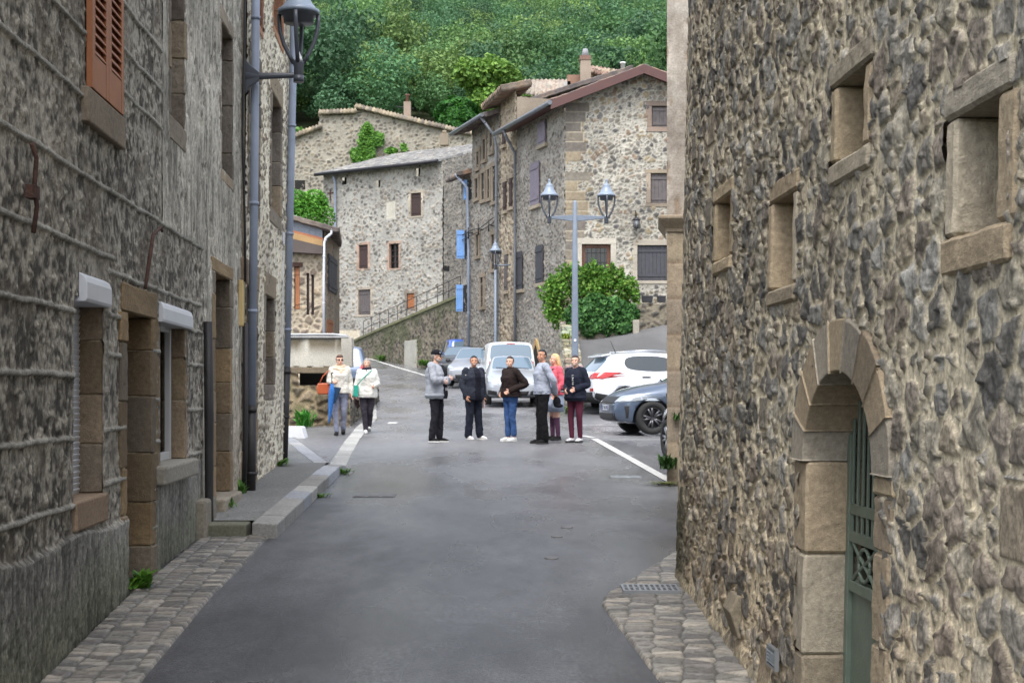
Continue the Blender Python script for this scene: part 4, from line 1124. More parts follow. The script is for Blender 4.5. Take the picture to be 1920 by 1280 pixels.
for lo, hi in (((a, -.17, c), (a + .13, -.12, d)), ((b - .13, -.17, c), (b, -.12, d)), ((a + .13, -.17, d - .13), (b - .13, -.12, d)), ((a + .13, -.17, c), (b - .13, -.12, c + .7))): db.box(lo, hi, MG)
db.build('door_frame', M['wood_door'], HG, True, bevel=.01)
panel(WG, a + .13, b - .13, c + .7, d - .13, -.15, .01).build('door_glass', M['glass'], HG, True)
gr = MB()
for x in np.linspace(a + .2, b - .2, 5): gr.box((x - .01, -.135, c + .7), (x + .01, -.115, d - .13), MG)
for z in np.linspace(c + .9, d - .3, 4): gr.box((a + .13, -.137, z - .01), (b - .13, -.117, z + .01), MG)
gr.build('door_grille', M['iron'], HG, True)
opening(HG, WG, gw1, 'shutter', .25, [(168, 160, 146)], .16, .2, .12, 61, M['charcoal_shutter'], planks=8)
opening(HG, WG, gw2, 'shutter', .25, [(150, 138, 120), (140, 128, 114)], .2, .14, .14, 62, M['grey_shutter'], planks=5)
opening(HG, WG, gw3, 'shutter', .25, [(138, 122, 110), (132, 118, 108)], .18, .18, .18, 63, M['grey_shutter'], planks=5)
# roof: left and right slopes, bargeboard, gutter
ov = .55; v3 = lambda p, z: (p.x, p.y, z)
fy = 51.45
def roofpt(x, s, z): p = Vector((x, fy)) + RD * s; return (p.x, p.y, z)
lx, rx_ = 1.95 - ov, 2 * RX - 1.95 + ov
roof_tiles('roof', roofpt(lx, 0, EZ - ov * SL + .1), roofpt(lx, 6.6, EZ - ov * SL + .1), roofpt(RX, 6.6, RZ + .1), roofpt(RX, 0, RZ + .1), M['tile'], HG, seed=21, du=.05, pal=[(112, 100, 96), (128, 110, 100), (98, 90, 88)])
roof_tiles('roof', roofpt(rx_, 0, EZ - ov * SL + .1), roofpt(rx_, 6.6, EZ - ov * SL + .1), roofpt(RX, 6.6, RZ + .1), roofpt(RX, 0, RZ + .1), M['tile'], HG, seed=22, du=.05)
bb = MB()
for x0, x1 in ((lx, RX), (RX, rx_)):
    z0 = (EZ - ov * SL) if x0 == lx else RZ; z1 = RZ if x0 == lx else EZ - ov * SL
    bb.prism([(x0, fy - .05, z0 + .10), (x1, fy - .05, z1 + .10), (x1, fy - .05, z1 - .22), (x0, fy - .05, z0 - .22)], (0, .05, 0))
bb.build('bargeboard', M['brown_trim'], HG, True)
sf = MB()
for x0, x1 in ((lx + .02, RX), (RX, rx_ - .02)):
    z0 = (EZ - ov * SL) if x0 < RX else RZ; z1 = RZ if x0 < RX else EZ - ov * SL
    sf.quad((x0, fy, z0 - .12), (x1, fy, z1 - .12), (x1, 52.0, z1 - .12), (x0, 52.0, z0 - .12))
p0, p1 = Vector(roofpt(lx, .55, EZ - ov * SL - .05)), Vector(roofpt(lx, 6.4, EZ - ov * SL - .05))
q0, q1 = Vector(v3(rowp(0), EZ - .08)), Vector(v3(rowp(5.9), EZ - .08))
sf.quad(p0, p1, q1, q0)
sf.build('soffit', M['brown_trim'], HG, True)
gx = Vector(roofpt(lx - .06, -.1, EZ - ov * SL + .02)); gy = Vector(roofpt(lx - .06, 6.6, EZ - ov * SL + .02))
MB().tube([gx, gx.lerp(gy, .5), gy], .085, 10).build('gutter', M['zinc'], HG, True)
dpt = rowp(5.25) + Vector((-.17, -.06))
g_end = gx.lerp(gy, .80)
downpipe(HG, [g_end - Vector((0, 0, .08)), g_end + Vector((.1, 0, -.35)), Vector((dpt.x, dpt.y, EZ - 1.1)), Vector((dpt.x, dpt.y, 7.0)), Vector((dpt.x, dpt.y, 1.5))], .055, M['zinc'], (.2, .7))
side_walls(HG, WG, 1.2, 7.05, 6.3, .8, EZ - .3)
# pointed-arch doorway low in the street wall
ad = rect_px(WGl, 1000, 1014, 632, 700); uc_ = (ad[0] + ad[1]) / 2; hw = .52
mb = MB(); mo = MB(); zs_ = 2.55; rr_ = .95
prev = None
arc = [(-hw, 1.2), (-hw, zs_)] + [(-hw + hw * t, zs_ + rr_ * math.sin(t * 1.35) / math.sin(1.35)) for t in np.linspace(.15, 1, 6)]
arc = arc + [(-x, z) for x, z in arc[-2::-1]]
for (x0, z0), (x1, z1) in zip(arc[:-1], arc[1:]):
    k = 1.38; zb = 1.6; up = lambda z: z + max(0, z - zs_) * .25
    mb.col(tuple(c * random.uniform(.85, 1.1) for c in lin(166, 136, 100)))
    mb.prism([WGl.p(uc_ + x0, z0, .07), WGl.p(uc_ + x1, z1, .07), WGl.p(uc_ + x1 * k, up(z1), .07), WGl.p(uc_ + x0 * k, up(z0), .07)], WGl.p(0, 0, -.2) - WGl.p(0, 0, .07))
mb.build('arch_surround', M['dressed'], HG, True)
mo.add([WGl.p(uc_ + x, z, .055) for x, z in arc], [tuple(range(len(arc)))]).build('doorway', M['dark'], HG, True)
# wall lantern on the gable
LW = thing('wall_lantern', 'small black wrought iron lantern on a bracket above the dark shutters of the gabled house', 'wall lantern', tuple(P(1193, 418, 51.7)))
MB().tube([(0, .3, .42), (0, .12, .42), (0, .02, .36), (0, 0, .25)], .014, 6).tube([(0, .28, .16), (0, .28, .5)], .02, 6).tube([(0, .28, .2), (0, .16, .28), (0, .1, .4)], .01, 6).build('bracket', M['iron'], LW)
lb = MB().lathe([(.02, .26), (.03, .22), (.15, .12), (.16, .10)], seg=6).lathe([(.08, -.20), (.09, -.18), (.02, -.22)][::-1], seg=6)
for k in range(6):
    a = k * math.pi / 3; lb.tube([(.14 * math.cos(a), .14 * math.sin(a), .1), (.085 * math.cos(a), .085 * math.sin(a), -.18)], .009, 5)
lb.build('lantern_frame', M['iron'], LW)
MB().lathe([(.075, -.17), (.125, .09)], seg=6).build('lantern_glass', plain('lantern glass', (.25, .26, .27), .15), LW)

# narrow house and the long house beyond it
e2, e3, e4 = rowp(tY(57.3)), rowp(tY(59.3)), rowp(tY(63.1))
HN = thing('narrow_house', 'narrow tall stone house squeezed between the gabled house and the long grey one', 'house', (e2.x, e2.y, 2))
WN = Wall((e2.x, e2.y), (e3.x, e3.y), (-1, -.3))
NZ = CH + (HZ - 192) / F * 58.4
wall_grid('wall', WN, 0, WN.len, 1.2, NZ + .3, .05, .035, RUB_T, [], M['farstone'], HN)
for i, (x0, x1, y0, y1, mt) in enumerate(((946, 951, 342, 395, 'dark_shutter'), (957, 962, 335, 388, 'dark_shutter'), (944, 949, 242, 272, 'dark_shutter'), (948, 953, 478, 545, 'grey_shutter'))):
    o_ = rect_px(WN, x0, x1, y0, y1); opening(HN, WN, (o_[0], o_[1], o_[2], o_[3]), 'x', .2) if 0 else None
    plank_panel(WN, o_[0], o_[1], o_[2], o_[3], .07, .05, 3).build('shutter', M[mt], HN, True)
    MB().col(lin(160, 148, 130)).box((o_[0] - .1, -.05, o_[2] - .14), (o_[1] + .1, .13, o_[2] - .01), WN.M()).build('sill', M['dressed'], HN, True)
    MB().col(lin(160, 148, 130)).box((o_[0] - .1, -.05, o_[3] + .01), (o_[1] + .1, .08, o_[3] + .18), WN.M()).build('lintel', M['dressed'], HN, True)
side_walls(HN, WN, 0, WN.len, 5, 1.2, NZ)
q = lambda W, u, h, z: W.p(u, z, h)
roof_tiles('roof', q(WN, -.1, .7, NZ + .35), q(WN, WN.len + .45, .7, NZ + .1), q(WN, WN.len + .45, -.6, NZ + .45), q(WN, -.1, -.6, NZ + .7), M['tile'], HN, seed=31, du=.05, pal=[(132, 116, 100), (146, 126, 108), (112, 102, 92)], th=.22)
HL = thing('long_house', 'tall grey stone house with many narrow windows beside the blue-shuttered cottage', 'house', (e3.x, e3.y, 2.3))
WL3 = Wall((e3.x, e3.y), (e4.x, e4.y), (-1, -.3))
LZ = CH + (HZ - 240) / F * 61.6
low = [(896, 900, 285, 315), (908, 912, 262, 300), (921, 925, 250, 285), (893, 898, 335, 372), (905, 910, 325, 375), (916, 920, 318, 372), (926, 931, 312, 378), (895, 899, 440, 480), (924, 929, 440, 505), (903, 908, 520, 575)]
low = [rect_px(WL3, *x) for x in low]
wall_grid('wall', WL3, 0, WL3.len, 1.6, LZ + .4, .05, .035, RUB_S, [], M['farstone'], HL)
for o_ in low:
    MB().box((o_[0], -.02, o_[2]), (o_[1], .03, o_[3]), WL3.M()).build('window', M['dark'], HL, True)
    MB().col(lin(140, 128, 112)).box((o_[0] - .16, -.05, o_[2]), (o_[0], .075, o_[3]), WL3.M()).box((o_[1], -.05, o_[2]), (o_[1] + .16, .075, o_[3]), WL3.M()).box((o_[0] - .2, -.05, o_[3] + .002), (o_[1] + .2, .085, o_[3] + .2), WL3.M()).box((o_[0] - .2, -.05, o_[2] - .14), (o_[1] + .2, .12, o_[2] - .002), WL3.M()).build('window_frame', M['dressed'], HL, True)
side_walls(HL, WL3, 0, WL3.len, 6, 1.6, LZ)
roof_tiles('roof', q(WL3, -.05, .75, LZ + .1), q(WL3, WL3.len + .6, .75, LZ + .1), q(WL3, WL3.len + .6, -6, LZ + 2.6), q(WL3, -.05, -6, LZ + 2.6), M['tile'], HL, seed=33, du=.06, pal=[(104, 96, 92), (118, 106, 98), (94, 88, 86)], th=.16)
g0, g1 = q(WL3, -.1, .83, LZ + .05), q(WL3, WL3.len + .6, .83, LZ + .05)
MB().tube([g0, g0.lerp(g1, .5), g1], .085, 8).build('gutter', M['zinc'], HL, True)
downpipe(HL, [q(WL3, .15, .8, LZ), q(WL3, .12, .25, LZ - .7), q(WL3, .12, .14, LZ - 1.2), q(WL3, .12, .14, 5.0), q(WL3, .12, .14, 2.0)], .06, M['zinc'], (.3,))
mb = MB()
for dz, sg in ((0, .0), (.22, .08)):
    mb.tube([q(WL3, .3, .2, 8.75 + dz), q(WL3, 2, .22, 8.6 + dz - sg), q(WL3, 3.4, .25, 8.55 + dz), q(WL3, 4.9, .2, 8.5 + dz)], .02, 5)
for u_ in (.9, 2.4, 3.9): mb.tube([q(WL3, u_, 0, 8.7), q(WL3, u_, .25, 8.72)], .03, 6).tube([q(WL3, u_, .22, 8.45), q(WL3, u_, .22, 8.95)], .03, 6)
mb.build('overhead_cable', M['black_pipe'], HL, True)

# blue-shuttered cottage at the end of the row
e5 = rowp(tY(64.7))
HBl = thing('blue_shuttered_cottage', 'small stone cottage with sky blue shutters at the end of the row', 'house', (e4.x, e4.y, 2.6))
WB = Wall((e4.x, e4.y), (e5.x, e5.y), (-1, -.3))
BZ = CH + (HZ - 338) / F * 65
wall_grid('wall', WB, 0, WB.len, 2, BZ + .2, .06, .04, RUB_S, [], M['farstone'], HBl)
WBf = Wall((e5.x, e5.y), (e5.x + 5, e5.y + 1.7), (-.3, 1))
side_walls(HBl, WB, 0, WB.len, 5, 2, BZ)
for x0, x1, y0, y1 in ((856, 871, 432, 485), (855, 868, 534, 584), (869, 876, 341, 378)):
    zc0, zc1 = CH + (HZ - y1) / F * 64.0, CH + (HZ - y0) / F * 64.0
    ys = 63.9 if x0 < 860 else 63.4
    xa = (x0 - 960) / F * ys; xb = min((x1 - 960) / F * ys, 1.95 - .334 * (ys - 52) + .02)
    # an open leaf standing out from the wall, hinged on it
    mb = MB(); pl = 4
    for i in range(pl):
        t0, t1 = i / pl, (i + 1) / pl
        mb.box((xa + (xb - xa) * t0 + .004, ys - .02, zc0), (xa + (xb - xa) * t1 - .004, ys + .02, zc1))
    for f in (.12, .88):
        zz = zc0 + (zc1 - zc0) * f; mb.box((xa + .01, ys - .045, zz - .05), (xb - .01, ys - .015, zz + .05))
    mb.build('shutter', M['blue_shutter'], HBl, True)
    um = WB.uz(x1 + 5, (y0 + y1) / 2)[0]; um = min(max(um, .3), WB.len - .2)
    MB().box((um - .3, -.02, zc0), (um + .3, .03, zc1), WB.M()).build('window', M['dark'], HBl, True)
roof_tiles('roof', q(WB, -.0, .7, BZ + .0), q(WB, WB.len + .3, .7, BZ + .0), q(WB, WB.len + .3, -5, BZ + 1.9), q(WB, 0, -5, BZ + 1.9), M['tile'], HBl, seed=35, du=.06, th=.15)
downpipe(HBl, [q(WB, .25, .72, BZ), q(WB, .15, .2, BZ - .6), q(WB, .15, .13, 8), q(WB, .15, .13, 2.4)], .06, M['pipe'], (.5,))

# roofs, stack and back building seen over the row
HT = thing('tiled_back_house', 'house with an orange tiled roof and a tall chimney rising behind the row', 'house', (3, 68, 6))
ZT = lambda py, Y=68.0: CH + (HZ - py) / F * Y
XT = lambda px, Y=68.0: (px - 960) / F * Y
WT = Wall((XT(975), 68), (XT(1262), 68), (0, -1))
topT = lambda u: np.where(u < WT.u(1105), ZT(190) + (u - WT.u(985)) * -.06 * 0 + .25, ZT(128) - np.abs(u - WT.u(1130)) * .10)
wall_grid('wall', WT, 0, WT.len, 6, ZT(122), .07, .06, RUB_T, [], M['farstone'], HT, top=topT)
roof_tiles('roof', (XT(982), 67.6, ZT(168)), (XT(1080), 67.6, ZT(192)), (XT(1090), 72, ZT(150, 72)), (XT(984), 72, ZT(150, 72)), M['tile'], HT, seed=41, du=.06, pal=[(152, 142, 130), (140, 126, 114), (136, 130, 120), (148, 134, 120)], th=.3)
roof_tiles('roof', (XT(1105), 67.6, ZT(134)), (XT(1180), 67.6, ZT(146)), (XT(1180), 70, ZT(134, 70)), (XT(1107), 70, ZT(122, 70)), M['tile'], HT, seed=42, du=.06, pal=[(146, 128, 114), (136, 112, 100)], th=.2)
MB().col(lin(148, 118, 102)).box((XT(1062), 66.9, ZT(178)), (XT(1106), 67.5, ZT(150))).build('brick_parapet', M['dressed'], HT, True)
ch = MB().col(lin(150, 136, 122)).box((XT(1085), 66.2, ZT(185, 66.2)), (XT(1104), 66.9, ZT(112, 66.2)))
ch.col(lin(124, 98, 88)).box((XT(1085) - .03, 66.17, ZT(112, 66.2)), (XT(1104) + .0, 66.93, ZT(104, 66.2)))
ch.col(lin(150, 152, 156)).lathe([(.20, 0), (.12, .35), (.10, .38)], (XT(1094.5), 66.55, ZT(104, 66.2)), 10)
ch.build('chimney', M['dressed'], HT, True)
MB().lathe([(.10, 0), (.10, .35), (.14, .36), (.14, .42)], (XT(1166), 67.4, ZT(139)), 10).build('vent_pipe', M['white_lamp'], HT, True)
MB().box((XT(1055), 66.9, ZT(176)), (XT(1068), 67.4, ZT(162))).build('vent_box', M['concrete'], HT, True)

# ------------------------------------------------------------------ big house facing the street end
HM = thing('big_stone_house', 'big pale rubble stone house at the street end with a grey tiled roof', 'house', (-7.5, 83, 4))
WM = Wall((-11.4, 86.0), (-3.9, 81.0), (-.3, -1))
MZ = CH + (HZ - 322) / F * 84
mw_ = [((770, 790, 362, 405), 'shutter', 'dark_shutter', [(176, 166, 150)]), ((673, 690, 459, 503), 'shutter', 'dark_shutter', [(172, 148, 132)]), ((730, 748, 457, 503), 'pane', 'dark_shutter', [(172, 148, 132)]),
       ((672, 695, 543, 590), 'shutter', 'grey_shutter', [(170, 160, 146)]), ((763, 777, 550, 578), 'shutter', 'brown_shutter', [(140, 128, 116)]),
       ((642, 650, 333, 346), 'x', None, None), ((706, 713, 338, 351), 'x', None, None), ((781, 788, 316, 331), 'x', None, None)]
mo_ = [rect_px(WM, *w[0]) for w in mw_]
blind = rect_px(WM, 724, 741, 378, 410)
def hf_mid(u, z):
    h, c = RUB_M(u, z); b = blind
    m = ((u > b[0]) & (u < b[1]) & (z > b[2]) & (z < b[3])); h = np.where(m, .0, h); c = np.where(m[..., None], L3(188, 184, 170) * np.ones_like(c), c)
    lo = (1 - sst(5.35, 5.45, z)) * (u < WM.u(674)); c = mixc(c, L3(196, 186, 166) * np.ones_like(c), lo); h = h * (1 - lo)
    return h, c
wall_grid('wall', WM, 0, WM.len, 3, MZ + .25, .055, .05, hf_mid, mo_, M['farstone'], HM)
for i, ((r_, kind, mt, frm), o_) in enumerate(zip(mw_, mo_)):
    opening(HM, WM, o_, kind, .3, frm, .16, .16, .1 if frm else 0, 70 + i, M[mt] if mt else None, planks=3)
nM = WM.n; sd_ = Vector((WM.d.y, -WM.d.x)); sd_ = sd_ if sd_.y > 0 else -sd_
pe = Vector((-3.9, 81.0)); WMs = Wall((pe.x, pe.y), (pe.x + sd_.x * 7, pe.y + sd_.y * 7), (1, -.5))
topS = lambda u: MZ + .2 + u * .3
so = rect_px(WMs, 832, 842, 498, 508)
wall_grid('side_wall', WMs, 0, 7, 3, MZ + 2.4, .07, .05, RUB_S, [], M['farstone'], HM, top=topS)
MB().box((so[0], -.02, so[2]), (so[1], .03, so[3]), WMs.M()).build('window', M['dark'], HM, True)
q0, q1, q2, q3 = WM.p(-.25, MZ + .12, .5), WM.p(WM.len - .05, MZ + .12, .5), WM.p(WM.len - .05, MZ + 2.4, -7.2), WM.p(-.25, MZ + 2.4, -7.2)
roof_tiles('roof', q0, q1, q2, q3, M['tile'], HM, seed=51, du=.05, step=.24, amp=.05, pal=[(122, 122, 120), (136, 134, 130), (108, 108, 108), (126, 122, 116)], th=.12)
MB().tube([q0 + Vector((0, -.08, -.05)), q0.lerp(q1, .5) + Vector((0, -.08, -.05)), q1 + Vector((0, -.08, -.05))], .10, 8).build('gutter', M['iron'], HM, True)
downpipe(HM, [WM.p(WM.u(631), MZ, .3), WM.p(WM.u(631), MZ - .5, .12), WM.p(WM.u(631), 8, .12), WM.p(WM.u(631), 4, .12)], .07, M['pipe'], (.5,))
side_walls(HM, WM, 0, WM.len, 7, 3, MZ)
mb = MB(); uc_, zc_ = WM.uz(620, 364)
mb.box((uc_ - .22, .0, zc_ + .03), (uc_ + .22, .06, zc_ + .09), WM.M()).box((uc_ - .03, .01, zc_ - .35), (uc_ + .03, .07, zc_ + .3), WM.M()).build('wall_cross', M['rust'], HM, True)
uc_, zc_ = WM.uz(636, 564)
MB().box((uc_ - .14, .0, zc_ - .13), (uc_ + .14, .05, zc_ + .13), WM.M()).build('plaque', M['dark_shutter'], HM, True, bevel=.01)

# ramp wall with its railing in front of it
RWt = thing('ramp_wall', 'mossy dark stone retaining wall of the sloping ramp below the big stone house', 'stone wall', (-5, 72, 3))
WRa = Wall(((860 - 960) / F * 66, 66.0), ((664 - 960) / F * 83, 83.0), (-.6, -1))
def ramp_top(u):
    px = 960 + F * WRa.X(u) / WRa.Y(u); py = np.interp(px, [664, 690, 720, 860], [640, 628, 615, 556]); return CH + (HZ - py) / F * WRa.Y(u)
def hf_ramp(u, z):
    h, c = RUB_D(u, z); m = sst(.45, .65, fbm(u / 1.2, z / .8, 4, 61)) + sst(-.35, -.05, z - ramp_top(u)); m = np.clip(m, 0, 1)
    return h, mixc(c, L3(80, 84, 60) * (.6 + .8 * fbm(u / .2, z / .2, 3, 62))[..., None], m * .75)
wall_grid('wall', WRa, 0, WRa.len, 2, 9, .07, .05, hf_ramp, [], M['farstone'], RWt, top=ramp_top)
mb = MB().col(lin(112, 112, 84))
us_ = np.linspace(0, WRa.len, 30)
for a, b in zip(us_[:-1], us_[1:]):
    za, zb = float(ramp_top(a)), float(ramp_top(b))
    mb.prism([WRa.p(a, za - .04, .08), WRa.p(b, zb - .04, .08), WRa.p(b, zb + .09, .08), WRa.p(a, za + .09, .08)], WRa.p(0, 0, -.5) - WRa.p(0, 0, .08))
mb.build('coping', M['dressed'], RWt, True)
mb = MB()
for k in np.linspace(WRa.u(860) + .3, WRa.u(675), 11):
    zt_ = float(ramp_top(k)); mb.tube([WRa.p(k, zt_, -.2), WRa.p(k, zt_ + 1.0, -.2)], .02, 6)
for dz in (.55, 1.0):
    mb.tube([WRa.p(k, float(ramp_top(k)) + dz, -.2) for k in np.linspace(WRa.u(860) + .3, WRa.u(675), 11)], .018, 6)
mb.build('railing', M['iron'], RWt, True)
MB().col(lin(170, 168, 158)).box((WRa.u(783), -.05, 2.6), (WRa.u(762), .12, CH + (HZ - 640) / F * 74), WRa.M()).build('meter_cabinet', M['dressed'], RWt, True, bevel=.02)

# ------------------------------------------------------------------ old building up behind, with ivy
HK = thing('old_back_building', 'ochre rubble building with a long sloping roof edge and ivy, behind the big stone house', 'building', (-10, 112, 9))
WK = Wall(((535 - 960) / F * 112, 112), ((892 - 960) / F * 112, 112), (0, -1))
ZK = lambda py: CH + (HZ - py) / F * 112
kpx = [535, 597, 600, 665, 667, 880, 892]; kpy = [262, 238, 212, 210, 200, 252, 256]
topK = lambda u: ZK(np.interp(960 + F * WK.X(u) / 112.0, kpx, kpy))
ko = rect_px(WK, 695, 709, 249, 269)
wall_grid('wall', WK, 0, WK.len, 6, ZK(190), .09, .07, RUB_K, [ko], M['farstone'], HK, top=topK)
back(WK, ko, -.3, M['dark'], 'window_back', HK, .05)
opk = rect_px(WK, 553, 572, 338, 355); MB().box((opk[0], -.02, opk[2]), (opk[1], .04, opk[3]), WK.M()).build('window', M['dark'], HK, True)
for i, (x0, y0, x1, y1) in enumerate(((667, 196, 884, 248), (598, 208, 667, 206), (535, 258, 600, 234))):
    roof_tiles('roof', (XT(x0, 111.6), 111.6, ZK(y0)), (XT(x1, 111.6), 111.6, ZK(y1)), (XT(x1, 118), 118, ZK(y1) + 1.0), (XT(x0, 118), 118, ZK(y0) + 1.0), M['tile'], HK, seed=61 + i, du=.07, pal=[(138, 128, 112), (150, 138, 118), (120, 112, 102)], th=.35, step=.28, amp=.06)
mb = MB().col(lin(150, 134, 120)).box((XT(756, 112), 112.5, ZK(220)), (XT(769, 112), 113.1, ZK(188))).col(lin(132, 100, 88)).lathe([(.16, 0), (.12, .5), (.2, .55), (.2, .62)], (XT(762.5, 112), 112.8, ZK(188)), 8)
mb.build('chimney', M['dressed'], HK, True)
MB().tube([(XT(740, 112), 112.8, ZK(196)), (XT(775, 112), 112.8, ZK(200))], .05, 5).build('aerial', M['iron'], HK, True)
mb = MB().col(lin(140, 128, 112)).box((XT(827, 112), 110.5, ZK(278)), (XT(842, 112), 111.1, ZK(256))).lathe([(.2, 0), (.15, .25)], (XT(834.5, 112), 110.8, ZK(256)), 8)
mb.build('chimney', M['dressed'], HK, True)

# ------------------------------------------------------------------ side building on the left with the slatted cornice
HS = thing('side_building', 'small left-hand building with a pale blue gable band, orange cornice and tall slit windows', 'building', (-8, 56, 2))
Zs = lambda py, Y=55.0: CH + (HZ - py) / F * Y
WS = Wall((-11.5, 55), (XT(607, 55), 55), (0, -1))
so_ = [(552, 562, 500, 580), (575, 580, 512, 590), (584, 589, 515, 590)]
so_ = [rect_px(WS, *x) for x in so_]
def hf_side(u, z):
    h, c = RUB_T(u, z); px = 960 + F * WS.X(u) / 55.0
    m = sst(-.02, .02, z - Zs(446) - (578 - px) * .0); h = h * (1 - m); c = mixc(c, L3(158, 168, 182) * (.9 + .2 * fbm(u / .3, z / .3, 3, 63))[..., None], m)
    return h, c
topSb = lambda u: Zs(np.interp(960 + F * WS.X(u) / 55.0, [480, 548, 637], [377, 402, 434]))
wall_grid('wall', WS, 0, WS.len, 1, Zs(380), .05, .035, hf_side, so_, M['farstone'], HS, top=topSb)
for i, o_ in enumerate(so_): opening(HS, WS, o_, 'shutter', .25, None, mat=M['brown_shutter'] if i == 0 else M['dark_shutter'], planks=2)
MB().box((so_[0][0] - .12, -.05, so_[0][3]), (so_[0][1] + .12, .07, so_[0][3] + .16), WS.M()).build('lintel', M['rust'], HS, True)
WSs = Wall((XT(607, 55), 55), (XT(629, 59), 59), (1, -.3))
wall_grid('side_wall', WSs, 0, WSs.len, 1, Zs(436), .06, .04, RUB_T, [], M['farstone'], HS)
ss = rect_px(WSs, 613, 628, 482, 548); plank_panel(WSs, ss[0], ss[1], ss[2], ss[3], .1, .05, 4).build('shutter', M['charcoal_shutter'], HS, True)
ss = rect_px(WSs, 612, 622, 600, 632); plank_panel(WSs, ss[0], ss[1], ss[2], ss[3], .06, .05, 3).build('shutter', M['brown_shutter'], HS, True)
WSv = Vector((0, -.35))
rz = lambda px, Y=54.6: Zs(np.interp(px, [480, 548, 637], [377, 402, 432]), 55)
roof_tiles('roof', (XT(637, 54.6), 54.5, rz(637)), (XT(641, 60), 60, rz(637)), (-12, 60, rz(480) + .4), (-12, 54.5, rz(480) + .4), M['tile'], HS, seed=71, du=.06, pal=[(96, 88, 84), (110, 100, 92)], th=.14)
for zz, mt, dp in ((436, 'brick', .16), (445, None, .24)):
    pass
co = MB().col(lin(164, 112, 86)).prism([(XT(540, 55), 54.98, Zs(430)), (XT(607, 55), 54.98, Zs(447)), (XT(607, 55), 54.98, Zs(452)), (XT(540, 55), 54.98, Zs(435))], (0, -.22, 0))
co.col(lin(166, 136, 96)).prism([(XT(540, 55), 54.98, Zs(435)), (XT(607, 55), 54.98, Zs(452)), (XT(607, 55), 54.98, Zs(464)), (XT(540, 55), 54.98, Zs(447))], (0, -.34, 0))
co.col(lin(92, 84, 80)).prism([(XT(540, 55), 54.98, Zs(447)), (XT(610, 55), 54.98, Zs(464)), (XT(610, 55), 54.98, Zs(478)), (XT(540, 55), 54.98, Zs(474))], (0, -.42, 0))
co.build('cornice', M['dressed'], HS, True)
downpipe(HS, [P(622, 430, 54.6), P(621, 438, 54.6), P(611, 446, 54.6), P(608, 455, 54.6), P(607, 520, 54.6), P(607, 640, 54.6)], .05, M['white_shutter'], (.4,))
side_walls(HS, WS, 0, WS.len, 5, 1, Zs(430))

# ------------------------------------------------------------------ culvert wall and parapet where the women walk
HV = thing('culvert_wall', 'old rubble wall with a dark culvert opening below a stained white parapet', 'stone wall', (-4.5, 33, .85))
WV = Wall((-8.5, 33), (XT(656, 33), 33), (0, -1))
Zv = lambda py: CH + (HZ - py) / F * 33
hole = rect_px(WV, 560, 612, 698, 722)
def hf_cul(u, z):
    h, c = RUB_D(u, z); c = c * np.array([1.25, 1.15, .98]); px = 960 + F * WV.X(u) / 33.0
    pl = sst(-.02, .02, (px - 590) * .011 - .05 + .1 * (fbm(u / .4, z / .4, 3, 4) - .5)) * (1 - sst(1.9, 2.1, z))
    r = fbm(u / .06, z / .25, 4, 66); c2 = mixc(L3(70, 62, 50), L3(122, 108, 86), r)
    c = mixc(c, c2, pl * .8)
    m = sst(.55, .7, fbm(u / .3, z / .3, 3, 67)) * (1 - sst(1.6, 2.2, z)); c = mixc(c, L3(70, 84, 44) * np.ones_like(c), m * .5)
    return h, c
wall_grid('wall', WV, 0, WV.len, .4, Zv(686), .03, .025, hf_cul, [hole], M['stone'], HV)
back(WV, hole, -.5, M['dark'], 'culvert', HV)
MB().col(lin(120, 108, 90)).box((hole[0] - .2, -.1, hole[3] - .02), (hole[1] + .4, .05, hole[3] + .12), WV.M()).build('slab', M['dressed'], HV, True, bevel=.015)
WVs = Wall((XT(656, 33), 33.0), (-4.35, 46), (1, -.1))
wall_grid('return_wall', WVs, 0, WVs.len, .4, 1.75, .04, .03, RUB_D, [], M['stone'], HV)
MB().col(lin(150, 140, 122)).box((0, -.45, 1.74), (WVs.len, .04, 1.84), WVs.M()).build('coping', M['dressed'], HV, True, bevel=.02)
def hf_par(u, z):
    t = (z - Zv(686)) / (Zv(634) - Zv(686)); s_ = fbm(u / .25, z / 1.4, 3, 68); d = np.clip(sst(.25, .9, t) * 1.1 * sst(.28, .52, s_) , 0, 1)
    c = mixc(L3(186, 182, 170), L3(106, 98, 82), d); dark = sst(.86, 1.0, t + .3 * (fbm(u / .2, z / .2, 2, 69) - .5)); c = mixc(c, L3(84, 82, 78) * np.ones_like(c), dark * .6)
    return .006 * (fbm(u / .1, z / .1, 3, 70) - .5) + .03, c
wall_grid('parapet', WV, 0, WV.len - .02, Zv(688), Zv(634), .03, .02, hf_par, [], M['dressed'], HV)
MB().col(lin(166, 162, 152)).box((WV.u(640), -.3, Zv(688)), (WV.len + .06, .06, Zv(632)), WV.M()).build('end_post', M['dressed'], HV, True, bevel=.02)
MB().col(lin(150, 150, 150)).box((0, -.28, Zv(634) + .002), (WV.len - .02, .07, Zv(630)), WV.M()).build('coping', M['dressed'], HV, True, bevel=.015)
MB().tube([WV.p(0, Zv(628), .02), WV.p(2, Zv(628), .02), WV.p(WV.len - .4, Zv(627), .02), WV.p(WV.len - .1, Zv(629), .02), WV.p(WV.len + .02, Zv(636), .02)], .03, 8).build('rail', M['tin'], HV, True)
t = thing('concrete_block', 'white tapered concrete block on the pavement beside the house corner pipe', 'concrete block', (XT(556, 28.3), 28.3, gz(28.3) + .03))
MB().prism([(-.32, 0, -.05), (.17, 0, -.05), (.10, 0, .2), (-.28, 0, .2)], (0, .5, 0)).build('block', plain('white paint on concrete', lin(222, 224, 226), .8, bump=.2, var=.06), t, bevel=.02)

